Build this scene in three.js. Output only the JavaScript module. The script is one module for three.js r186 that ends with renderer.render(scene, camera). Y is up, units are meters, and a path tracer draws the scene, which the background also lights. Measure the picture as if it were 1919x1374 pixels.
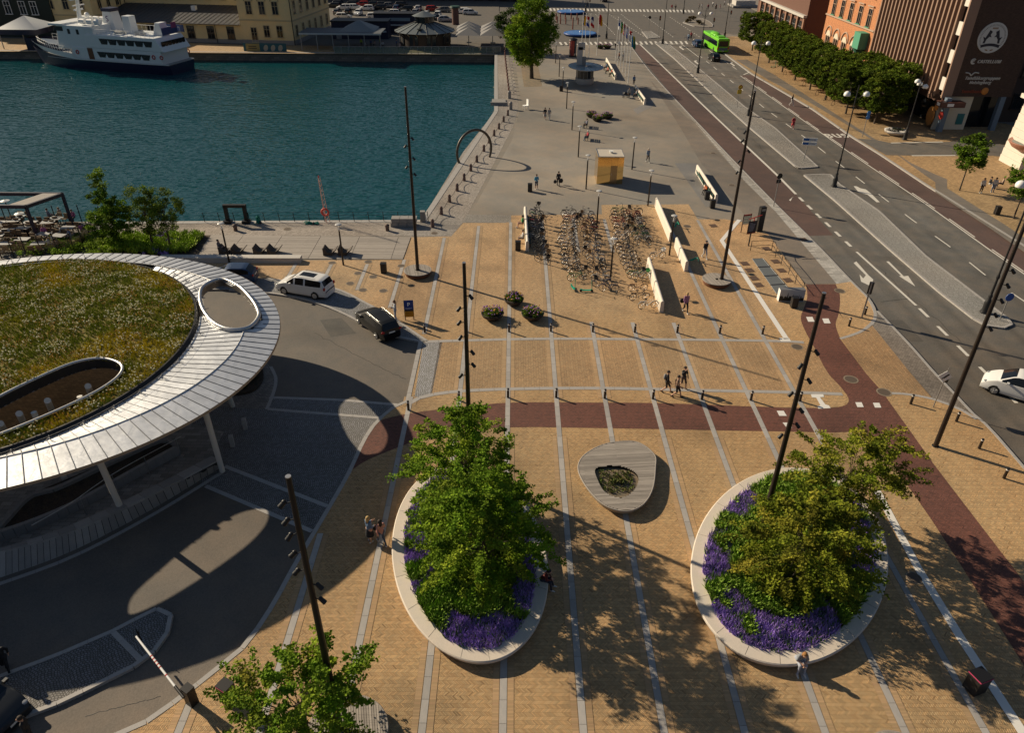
import * as THREE from 'three';
import { MarchingCubes } from 'three/addons/objects/MarchingCubes.js';
import { FontLoader } from 'three/addons/loaders/FontLoader.js';
import { TextGeometry } from 'three/addons/geometries/TextGeometry.js';

// ---------------------------------------------------------------- camera, sky, sun, exposure
const scene = new THREE.Scene();
const EYE = new THREE.Vector3(0, 28.2, 0);
const FOCAL = 1376.64, PITCH = 0.56888, YAW = 0.0001944, ROLL = 0.0082867;
const camera = new THREE.PerspectiveCamera(2 * Math.atan(687 / FOCAL) * 180 / Math.PI, 1919 / 1374, 0.5, 3000);
const FWD = new THREE.Vector3(Math.sin(YAW) * Math.cos(PITCH), -Math.sin(PITCH), -Math.cos(YAW) * Math.cos(PITCH));
const R0 = new THREE.Vector3().crossVectors(FWD, new THREE.Vector3(0, 1, 0)).normalize(), U0 = new THREE.Vector3().crossVectors(R0, FWD);
const RIGHT = R0.clone().multiplyScalar(Math.cos(ROLL)).addScaledVector(U0, Math.sin(ROLL));
const UP = U0.clone().multiplyScalar(Math.cos(ROLL)).addScaledVector(R0, -Math.sin(ROLL));
camera.position.copy(EYE);
camera.quaternion.setFromRotationMatrix(new THREE.Matrix4().makeBasis(RIGHT, UP, FWD.clone().negate()));

const SUN_EL = 26.6 * Math.PI / 180, SUN_AZ = 31.5 * Math.PI / 180;   // shadows run to +x and +z
const SUN = new THREE.Vector3(-Math.cos(SUN_AZ) * Math.cos(SUN_EL), Math.sin(SUN_EL), -Math.sin(SUN_AZ) * Math.cos(SUN_EL));
{ // hazy late afternoon sky: pale towards the horizon, soft blue above, brighter round the sun
  const W = 512, H = 256, d = new Float32Array(W * H * 4), up = [0.034, 0.066, 0.125], low = [0.125, 0.142, 0.162];
  for (let j = 0, o = 0; j < H; j++) for (let i = 0; i < W; i++, o += 4) { const el = ((j + 0.5) / H - 0.5) * Math.PI, az = ((i + 0.5) / W - 0.5) * 2 * Math.PI, y = Math.sin(el), c = Math.cos(el) * Math.cos(az) * SUN.x + y * SUN.y + Math.cos(el) * Math.sin(az) * SUN.z, t = Math.pow(Math.max(0, y), 0.5), g = Math.exp((c - 1) * 7) * 0.16 + Math.exp((c - 1) * 60) * 0.4; for (let k = 0; k < 3; k++) d[o + k] = y < 0 ? [0.07, 0.063, 0.054][k] : low[k] + (up[k] - low[k]) * t + g * [1, 0.86, 0.66][k]; d[o + 3] = 1; }
  const t = new THREE.DataTexture(d, W, H, THREE.RGBAFormat, THREE.FloatType); t.mapping = THREE.EquirectangularReflectionMapping; t.magFilter = t.minFilter = THREE.LinearFilter; t.wrapS = THREE.RepeatWrapping; t.needsUpdate = true; scene.background = t; scene.environment = t;
}
const sun = new THREE.DirectionalLight(new THREE.Color(1, 0.84, 0.61), 5);
sun.name = 'sun'; sun.position.copy(SUN).multiplyScalar(300).add(new THREE.Vector3(0, 0, -80)); sun.target.position.set(0, 0, -80);
sun.castShadow = true; sun.shadow.mapSize.set(4096, 4096);
Object.assign(sun.shadow.camera, { left: -160, right: 160, top: 160, bottom: -160, near: 1, far: 700 });
scene.add(sun, sun.target);
const renderer = new THREE.WebGLRenderer({ antialias: true });
renderer.setSize(1024, 734); renderer.toneMapping = THREE.LinearToneMapping; renderer.toneMappingExposure = 1.24;
renderer.shadowMap.enabled = true;

// ---------------------------------------------------------------- helpers
const V = (x, y, z) => new THREE.Vector3(x, y, z), PI = Math.PI, sin = Math.sin, cos = Math.cos, clamp = (x, a, b) => Math.min(b, Math.max(a, x)), lerp = (a, b, t) => a + (b - a) * t;
const smooth = (a, b, x) => { const t = clamp((x - a) / (b - a), 0, 1); return t * t * (3 - 2 * t); };
function rand(seed) { let s = seed | 0; return () => { s = (s + 0x6d2b79f5) | 0; let t = Math.imul(s ^ (s >>> 15), 1 | s); t = (t + Math.imul(t ^ (t >>> 7), 61 | t)) ^ t; return ((t ^ (t >>> 14)) >>> 0) / 4294967296; }; }
const hash = (x, y, s = 0) => { let h = Math.imul(x | 0, 374761393) + Math.imul(y | 0, 668265263) + Math.imul(s | 0, 2147483647) | 0; h = Math.imul(h ^ (h >>> 13), 1274126177); return ((h ^ (h >>> 16)) >>> 0) / 4294967296; };
function noise(x, y, s = 0, per = 0) {
  const x0 = Math.floor(x), y0 = Math.floor(y), fx = x - x0, fy = y - y0, u = fx * fx * (3 - 2 * fx), v = fy * fy * (3 - 2 * fy), w = per ? (i) => ((i % per) + per) % per : (i) => i;
  return lerp(lerp(hash(w(x0), w(y0), s), hash(w(x0 + 1), w(y0), s), u), lerp(hash(w(x0), w(y0 + 1), s), hash(w(x0 + 1), w(y0 + 1), s), u), v);
}
const fbm = (x, y, s = 0, n = 4, per = 0) => { let a = 0.5, t = 0, k = 1; for (let i = 0; i < n; i++) { t += a * noise(x * k, y * k, s + i * 17, per * k); a *= 0.5; k *= 2; } return t / (1 - Math.pow(0.5, n)); };
// surveyed point of the site: where the sight line through a pixel of the survey photograph meets the level y
function G(u, v, y = 0) {
  const d = FWD.clone().addScaledVector(RIGHT, (u - 959.5) / FOCAL).addScaledVector(UP, (687 - v) / FOCAL);
  return EYE.clone().addScaledVector(d, (y - EYE.y) / d.y);
}
const xz = (p) => [p.x, p.z];
const P = (list, y = 0) => list.map(([u, v]) => xz(G(u, v, y)));
function spline(pts, n = 6, closed = false) {
  const c = new THREE.CatmullRomCurve3(pts.map(([x, z]) => V(x, 0, z)), closed, 'centripetal');
  return c.getPoints(n * (pts.length - (closed ? 0 : 1))).slice(0, closed ? -1 : undefined).map((p) => [p.x, p.z]);
}
const S = (list, y = 0, n = 5) => spline(P(list, y), n);
const names = new Map();
function numbered(name) { const n = names.get(name) ?? 0; names.set(name, n + 1); return n ? name + '_' + String(n).padStart(3, '0') : name; }
function thing(name, label, category, pos = [0, 0, 0], turn = 0, group) {
  const o = new THREE.Group(); o.name = numbered(name); scene.add(o); if (pos.isVector3) o.position.copy(pos); else o.position.set(...pos); o.rotation.y = turn;
  o.userData = { label, category }; if (group) o.userData.group = group; return o;
}
function copyOf(src, label, pos, turn = 0, group) {
  const o = src.clone(); o.name = numbered(src.name.replace(/_\d+$/, '')); scene.add(o); if (pos.isVector3) o.position.copy(pos); else o.position.set(...pos); o.rotation.y = turn;
  o.userData = { label, category: src.userData.category }; if (group) o.userData.group = group; return o;
}
// merge any geometries into one, with optional vertex colour per piece
function merge(list) {
  let nv = 0, ni = 0, col = false;
  for (const g of list) { nv += g.attributes.position.count; ni += g.index ? g.index.count : g.attributes.position.count; if (g.attributes.color || g.userData.tint) col = true; }
  const p = new Float32Array(nv * 3), n = new Float32Array(nv * 3), t = new Float32Array(nv * 2), c = col ? new Float32Array(nv * 3).fill(1) : null, ix = new Uint32Array(ni);
  let v0 = 0, i0 = 0;
  for (const g of list) {
    const a = g.attributes, k = a.position.count;
    if (!a.normal) g.computeVertexNormals();
    p.set(a.position.array.subarray(0, k * 3), v0 * 3); n.set(g.attributes.normal.array.subarray(0, k * 3), v0 * 3); if (a.uv) t.set(a.uv.array.subarray(0, k * 2), v0 * 2);
    if (c && a.color) c.set(a.color.array.subarray(0, k * 3), v0 * 3); else if (c && g.userData.tint) for (let i = 0; i < k; i++) c.set(g.userData.tint, (v0 + i) * 3);
    if (g.index) for (let i = 0; i < g.index.count; i++) ix[i0++] = g.index.array[i] + v0; else for (let i = 0; i < k; i++) ix[i0++] = i + v0;
    v0 += k;
  }
  const o = new THREE.BufferGeometry();
  o.setAttribute('position', new THREE.BufferAttribute(p, 3)); o.setAttribute('normal', new THREE.BufferAttribute(n, 3)); o.setAttribute('uv', new THREE.BufferAttribute(t, 2));
  if (c) o.setAttribute('color', new THREE.BufferAttribute(c, 3));
  o.setIndex(new THREE.BufferAttribute(ix, 1)); o.userData.keepUV = list.every((g) => g.userData.keepUV); return o;
}
function metreUV(g) {   // uv in metres by the dominant axis of each vertex normal
  const p = g.attributes.position, n = g.attributes.normal, t = new Float32Array(p.count * 2);
  for (let i = 0; i < p.count; i++) {
    const ax = Math.abs(n.getX(i)), ay = Math.abs(n.getY(i)), az = Math.abs(n.getZ(i));
    if (ay >= ax && ay >= az) { t[i * 2] = p.getX(i); t[i * 2 + 1] = -p.getZ(i); } else if (ax > az) { t[i * 2] = p.getZ(i); t[i * 2 + 1] = p.getY(i); } else { t[i * 2] = p.getX(i); t[i * 2 + 1] = p.getY(i); }
  }
  g.setAttribute('uv', new THREE.BufferAttribute(t, 2)); return g;
}
function mesh(name, geo, mat, parent = scene) {
  let g = Array.isArray(geo) ? (geo.length === 1 && !geo[0].userData.tint ? geo[0] : merge(geo)) : geo;
  if (!g.attributes.normal) g.computeVertexNormals();
  if (!g.userData.keepUV && !g.userData.done) { metreUV(g); g.userData.done = true; }
  const m = new THREE.Mesh(g, mat); m.name = parent === scene ? numbered(name) : name; m.castShadow = m.receiveShadow = true; parent.add(m); return m;
}
function struct(name, geo, mat) { const m = mesh(name, geo, mat); m.userData.kind = 'structure'; return m; }
function single(name, label, category, geo, mat, group) { const m = mesh(name, geo, mat); m.userData = { label, category }; if (group) m.userData.group = group; return m; }
const tinted = (g, ...c) => { g.userData.tint = c; return g; };
const box = (w, h, d, x = 0, y = 0, z = 0, ry = 0) => { const g = new THREE.BoxGeometry(w, h, d); if (ry) g.rotateY(ry); return g.translate(x, y, z); };   // y is the middle
const slab = (w, h, d, x = 0, y = 0, z = 0, ry = 0) => box(w, h, d, x, y + h / 2, z, ry);                                                                // y is the underside
const cyl = (r0, r1, h, x = 0, y = 0, z = 0, n = 12) => new THREE.CylinderGeometry(r1, r0, h, n).translate(x, y + h / 2, z);                              // r0 below, r1 above
const ball = (r, x = 0, y = 0, z = 0, n = 10) => new THREE.SphereGeometry(r, n, Math.max(6, n * 0.7 | 0)).translate(x, y, z);
function rod(a, b, r0, r1 = r0, n = 6) {
  const A = Array.isArray(a) ? V(...a) : a, B = Array.isArray(b) ? V(...b) : b, d = B.clone().sub(A), l = d.length();
  const g = new THREE.CylinderGeometry(r1, r0, l, n); g.applyQuaternion(new THREE.Quaternion().setFromUnitVectors(V(0, 1, 0), d.normalize())); return g.translate((A.x + B.x) / 2, (A.y + B.y) / 2, (A.z + B.z) / 2);
}
const lathe = (pts, n = 20) => new THREE.LatheGeometry(pts.map(([r, y]) => new THREE.Vector2(r, y)), n);
const tube = (pts, r, n = 24, m = 6, closed = false) => new THREE.TubeGeometry(new THREE.CatmullRomCurve3(pts.map((p) => Array.isArray(p) ? V(...p) : p), closed), n, r, m, closed);
function prism(poly, y0, y1, bevel = 0) {   // poly is a list of [x, z]
  const s = new THREE.Shape(poly.map(([x, z]) => new THREE.Vector2(x, -z)));
  const g = new THREE.ExtrudeGeometry(s, { depth: y1 - y0 - 2 * bevel, bevelEnabled: bevel > 0, bevelSize: bevel, bevelThickness: bevel, bevelOffset: -bevel, bevelSegments: 2, curveSegments: 8 });
  return g.rotateX(-PI / 2).translate(0, y0 + bevel, 0);
}
function quad(a, b, c, d) { const g = new THREE.BufferGeometry(); g.setAttribute('position', new THREE.Float32BufferAttribute([a, b, c, d].flatMap((p) => Array.isArray(p) ? p : [p.x, p.y, p.z]), 3)); g.setIndex([0, 1, 2, 0, 2, 3]); g.computeVertexNormals(); return g; }
function grid(nu, nv, f, keepUV = false) {   // f(u, v) -> [x, y, z]
  const p = [], t = [], ix = [];
  for (let j = 0; j <= nv; j++) for (let i = 0; i <= nu; i++) { p.push(...f(i / nu, j / nv)); t.push(i / nu, j / nv); }
  for (let j = 0; j < nv; j++) for (let i = 0; i < nu; i++) { const a = j * (nu + 1) + i; ix.push(a, a + 1, a + nu + 2, a, a + nu + 2, a + nu + 1); }
  const g = new THREE.BufferGeometry(); g.setAttribute('position', new THREE.Float32BufferAttribute(p, 3)); g.setAttribute('uv', new THREE.Float32BufferAttribute(t, 2)); g.setIndex(ix); g.computeVertexNormals(); g.userData.keepUV = keepUV; return g;
}
const inside = (poly, x, z) => { let c = false; for (let i = 0, j = poly.length - 1; i < poly.length; j = i++) { const [xi, zi] = poly[i], [xj, zj] = poly[j]; if ((zi > z) !== (zj > z) && x < ((xj - xi) * (z - zi)) / (zj - zi) + xi) c = !c; } return c; };
const area = (p) => { let a = 0; for (let i = 0; i < p.length; i++) { const q = p[(i + 1) % p.length]; a += p[i][0] * q[1] - q[0] * p[i][1]; } return a / 2; };
function clipPoly(poly, ax, sgn, at) {   // keep sgn * p[ax] <= sgn * at
  const out = [];
  for (let i = 0; i < poly.length; i++) {
    const a = poly[i], b = poly[(i + 1) % poly.length], ia = sgn * a[ax] <= sgn * at, ib = sgn * b[ax] <= sgn * at;
    if (ia) out.push(a);
    if (ia !== ib) { const t = (at - a[ax]) / (b[ax] - a[ax]); out.push([lerp(a[0], b[0], t), lerp(a[1], b[1], t)]); }
  }
  return out;
}
// a thin level sheet, cut into cells so that worn and dirty patches can vary over it
const cool = (x, z) => { const a = fbm(x * 0.07 + 40, z * 0.07 + 90, 3, 3) - 0.5, b = fbm(x * 0.6, z * 0.6, 9, 3) - 0.5, t = 1 + a * 0.55 + b * 0.3 - 0.22 * smooth(0.62, 0.78, fbm(x * 0.33 + 9, z * 0.33, 71, 3)), w = (fbm(x * 0.13, z * 0.13 + 50, 21, 2) - 0.5) * 0.16; return [t * (1 + w), t, t * (1 - w)]; };
function sheetGeo(poly, y, { cell = 1.2, tint = cool, uv = (x, z) => [x, -z] } = {}) {
  const xs = poly.map((p) => p[0]), zs = poly.map((p) => p[1]), x0 = Math.floor(Math.min(...xs) / cell), x1 = Math.ceil(Math.max(...xs) / cell), z0 = Math.floor(Math.min(...zs) / cell), z1 = Math.ceil(Math.max(...zs) / cell);
  const p = [], t = [], c = [], ix = [];
  const add = (pts) => {
    if (area(pts) > 0) pts = pts.slice().reverse();
    const base = p.length / 3;
    for (const [x, z] of pts) { p.push(x, y, z); t.push(...uv(x, z)); c.push(...tint(x, z)); }
    if (pts.length === 4) ix.push(base, base + 1, base + 2, base, base + 2, base + 3);
    else for (const f of THREE.ShapeUtils.triangulateShape(pts.map(([x, z]) => new THREE.Vector2(x, -z)), [])) ix.push(base + f[0], base + f[1], base + f[2]);
  };
  for (let i = x0; i < x1; i++) {
    const strip = clipPoly(clipPoly(poly, 0, 1, (i + 1) * cell), 0, -1, i * cell); if (strip.length < 3) continue;
    for (let j = z0; j < z1; j++) {
      const q = clipPoly(clipPoly(strip, 1, 1, (j + 1) * cell), 1, -1, j * cell).filter((a, k, l) => { const b = l[(k + 1) % l.length]; return Math.hypot(a[0] - b[0], a[1] - b[1]) > 1e-5; });
      if (q.length >= 3 && Math.abs(area(q)) > 1e-5) add(q);
    }
  }
  const g = new THREE.BufferGeometry();
  g.setAttribute('position', new THREE.Float32BufferAttribute(p, 3)); g.setAttribute('uv', new THREE.Float32BufferAttribute(t, 2)); g.setAttribute('color', new THREE.Float32BufferAttribute(c, 3)); g.setIndex(ix);
  const n = new Float32Array(p.length); for (let i = 1; i < n.length; i += 3) n[i] = 1; g.setAttribute('normal', new THREE.BufferAttribute(n, 3)); g.userData.keepUV = true; return g;
}
const sheet = (name, poly, y, mat, o) => struct(name, sheetGeo(poly, y, o), mat);
function band(line, w0, w1) {   // strip along a line of [x, z], from offset w0 to w1 to its right
  const L = [], R = [];
  line.forEach((p, i) => { const a = line[Math.max(0, i - 1)], b = line[Math.min(line.length - 1, i + 1)], l = Math.hypot(b[0] - a[0], b[1] - a[1]) || 1, nx = -(b[1] - a[1]) / l, nz = (b[0] - a[0]) / l; L.push([p[0] + nx * w0, p[1] + nz * w0]); R.push([p[0] + nx * w1, p[1] + nz * w1]); });
  return L.concat(R.reverse());
}
function along(line, step, f, gap = 0) {   // walk a line, calling f(point, direction angle, length, index) per piece
  let k = 0, acc = [0]; for (let i = 1; i < line.length; i++) acc.push(acc[i - 1] + Math.hypot(line[i][0] - line[i - 1][0], line[i][1] - line[i - 1][1]));
  const L = acc[acc.length - 1], n = Math.max(1, Math.round(L / step)), at = (s) => { while (k > 0 && acc[k] > s) k--; while (k < line.length - 2 && acc[k + 1] < s) k++; const t = (s - acc[k]) / (acc[k + 1] - acc[k] || 1); return [lerp(line[k][0], line[k + 1][0], t), lerp(line[k][1], line[k + 1][1], t)]; };
  for (let i = 0; i < n; i++) { const a = at(i * L / n), b = at((i + 1) * L / n); f([(a[0] + b[0]) / 2, (a[1] + b[1]) / 2], Math.atan2(-(b[1] - a[1]), b[0] - a[0]), Math.hypot(b[0] - a[0], b[1] - a[1]) - gap, i, a, b); }
}
const ORD = ['first', 'second', 'third', 'fourth', 'fifth', 'sixth', 'seventh', 'eighth', 'ninth', 'tenth', 'eleventh', 'twelfth', 'thirteenth', 'fourteenth', 'fifteenth', 'sixteenth', 'seventeenth', 'eighteenth', 'nineteenth', 'twentieth'];
const ord = (i) => i < 20 ? ORD[i] : ['twenty', 'thirty', 'forty', 'fifty'][Math.floor((i + 1) / 10) - 2] + ((i + 1) % 10 ? '-' + ORD[(i + 1) % 10 - 1] : 'th').replace('yth', 'ieth');
// ---------------------------------------------------------------- computed surfaces
const enc = (l) => { l = clamp(l, 0, 1); return Math.round(255 * (l <= 0.0031308 ? l * 12.92 : 1.055 * Math.pow(l, 1 / 2.4) - 0.055)); };
function surface(px, py, w, h, f, { bump = 0.004, rough = 0.85, metal = 0, extra = {} } = {}) {   // f(x, y in metres) -> [r, g, b, height 0..1]
  const c = new Uint8Array(px * py * 4), b = new Uint8Array(px * py * 4);
  for (let j = 0, o = 0; j < py; j++) for (let i = 0; i < px; i++, o += 4) {
    const q = f(((i + 0.5) / px) * w, ((j + 0.5) / py) * h);
    c[o] = enc(q[0]); c[o + 1] = enc(q[1]); c[o + 2] = enc(q[2]); c[o + 3] = 255; b[o] = b[o + 1] = b[o + 2] = clamp(q[3] * 255, 0, 255); b[o + 3] = 255;
  }
  const mk = (d, srgb) => { const t = new THREE.DataTexture(d, px, py, THREE.RGBAFormat); t.wrapS = t.wrapT = THREE.RepeatWrapping; t.magFilter = THREE.LinearFilter; t.minFilter = THREE.LinearMipmapLinearFilter; t.generateMipmaps = true; t.repeat.set(1 / w, 1 / h); if (srgb) t.colorSpace = THREE.SRGBColorSpace; t.needsUpdate = true; return t; };
  return new THREE.MeshStandardMaterial({ map: mk(c, true), bumpMap: bump ? mk(b, false) : null, bumpScale: bump, roughness: rough, metalness: metal, ...extra });
}
const recolour = (m, o) => Object.assign(m.clone(), o);
const plain = (r, g, b, rough = 0.7, metal = 0, o = {}) => new THREE.MeshStandardMaterial({ color: new THREE.Color().setRGB(r, g, b), roughness: rough, metalness: metal, ...o });
const BAY = 3.23532, BAY0 = -6.71929;
const HW = (2 * BAY) / (91 * Math.SQRT2), HN = 5, HY = 19 * Math.SQRT2 * HW * HN;
function herring(x, y) {
  const u = (x + y) / Math.SQRT2 / HW, v = (x - y) / Math.SQRT2 / HW, i = Math.floor(u), j = Math.floor(v), m = (((i - j) % (2 * HN)) + 2 * HN) % (2 * HN);
  let al, ac, uc, vc;
  if (m < HN) { al = u - (i - m); ac = v - j; uc = i - m + HN / 2; vc = j + 0.5; } else { const j0 = j - (2 * HN - 1 - m); al = v - j0; ac = u - i; uc = i + 0.5; vc = j0 + HN / 2; }
  const X = 2 * BAY, cx = ((((uc + vc) * HW) / Math.SQRT2 % X) + X) % X, cy = ((((uc - vc) * HW) / Math.SQRT2 % HY) + HY) % HY;
  const e = Math.min(ac, 1 - ac, al, HN - al);
  return [e, hash(Math.round(cx * 100) % Math.round(X * 100), Math.round(cy * 100) % Math.round(HY * 100), m < HN ? 1 : 2), m < HN ? 1 : 0, hash(Math.round(cx * 100), Math.round(cy * 100), 7)];
}
function brickTone(base, dark, spread) {
  return (x, y) => {
    const [e, h, dir, h2] = herring(x, y), g = smooth(0.04, 0.19, e), n = noise(x * 60, y * 60, 5), t = 1 + (h - 0.5) * spread + (n - 0.5) * 0.12 - (h2 > 0.96 ? 0.3 : 0) + (dir ? 0.05 : -0.05), wr = (h2 - 0.5) * 0.12;
    return [lerp(dark[0], base[0] * t * (1 + wr), g), lerp(dark[1], base[1] * t, g), lerp(dark[2], base[2] * t * (1 - wr), g), g * (0.75 + (h - 0.5) * 0.3) + (dir ? 0.05 : 0)];
  };
}
function soldier(base, dark, L) {   // bricks laid across a strip, L long, 60 mm pitch
  return (x, y) => { const r = Math.floor(y / 0.06), e = Math.min((y / 0.06) % 1, 1 - ((y / 0.06) % 1)), k = Math.floor(x / L), ex = Math.min((x / L) % 1, 1 - ((x / L) % 1)) * L / 0.06, g = smooth(0.03, 0.12, Math.min(e, ex)), h = hash(r, k, 11), t = 1 + (h - 0.5) * 0.34 - (h > 0.93 ? 0.2 : 0); return [lerp(dark[0], base[0] * t, g), lerp(dark[1], base[1] * t * (1 - (h - 0.5) * 0.06), g), lerp(dark[2], base[2] * t, g), g * (0.75 + (h - 0.5) * 0.25)]; };
}
function fans(W, s, n, base, dark) {   // setts laid in segment arcs, W wide, s per row
  const R = W * 0.72, sag = (x) => R - Math.sqrt(R * R - x * x);
  return (x, y) => {
    const col = Math.floor(x / W), lx = x - (col + 0.5) * W, yy = y + sag(lx), r = Math.floor(yy / s), e = Math.min((yy / s) % 1, 1 - ((yy / s) % 1)), rr = ((r % n) + n) % n, a = (Math.asin(lx / R) * R) / s * 0.92 + hash(rr, 3, 1) + 50, k = Math.floor(a), f = a - k, g = smooth(0.05, 0.2, Math.min(e, f, 1 - f)), h = hash(rr, k + 40 * (col & 1), 21);
    const t = 1 + (h - 0.5) * 0.5 + (noise(x * 50, y * 50, 3) - 0.5) * 0.2; return [lerp(dark[0], base[0] * t, g), lerp(dark[1], base[1] * t, g), lerp(dark[2], base[2] * t * (1 + (h - 0.5) * 0.1), g), g * (0.7 + h * 0.3)];
  };
}
function rows(w, h, n, base, dark, joint = 0.1) {   // rectangular setts in running rows
  return (x, y) => { const r = Math.floor(y / h), xx = x / w + (r % 2) * 0.5 + hash(r, 1, 4) * 0.2, k = Math.floor(xx), f = xx - k, fy = (y / h) % 1, g = smooth(joint * 0.25, joint, Math.min(f * w, (1 - f) * w, fy * h, (1 - fy) * h) / Math.min(w, h)), q = hash(r, ((k % n) + n) % n, 6), t = 1 + (q - 0.5) * 0.5 + (noise(x * 40, y * 40, 3) - 0.5) * 0.2; return [lerp(dark[0], base[0] * t, g), lerp(dark[1], base[1] * t, g), lerp(dark[2], base[2] * t, g), g * (0.7 + q * 0.3)]; };
}
function grains(base, amp, k1, k2, per1, per2, warm = 0.1) { return (x, y) => { const a = noise(x * k1, y * k1, 1, per1), b = fbm(x * k2, y * k2, 5, 3, per2), t = 1 + (a - 0.5) * amp + (b - 0.5) * amp * 0.8; return [base[0] * t * (1 + (b - 0.5) * warm), base[1] * t, base[2] * t * (1 - (b - 0.5) * warm), a * 0.7 + b * 0.3]; }; }
const vc = { extra: { vertexColors: true } };
const YEL = [0.52, 0.335, 0.17], YDK = [0.11, 0.07, 0.04], RED = [0.165, 0.062, 0.042], RDK = [0.04, 0.02, 0.016];
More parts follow.
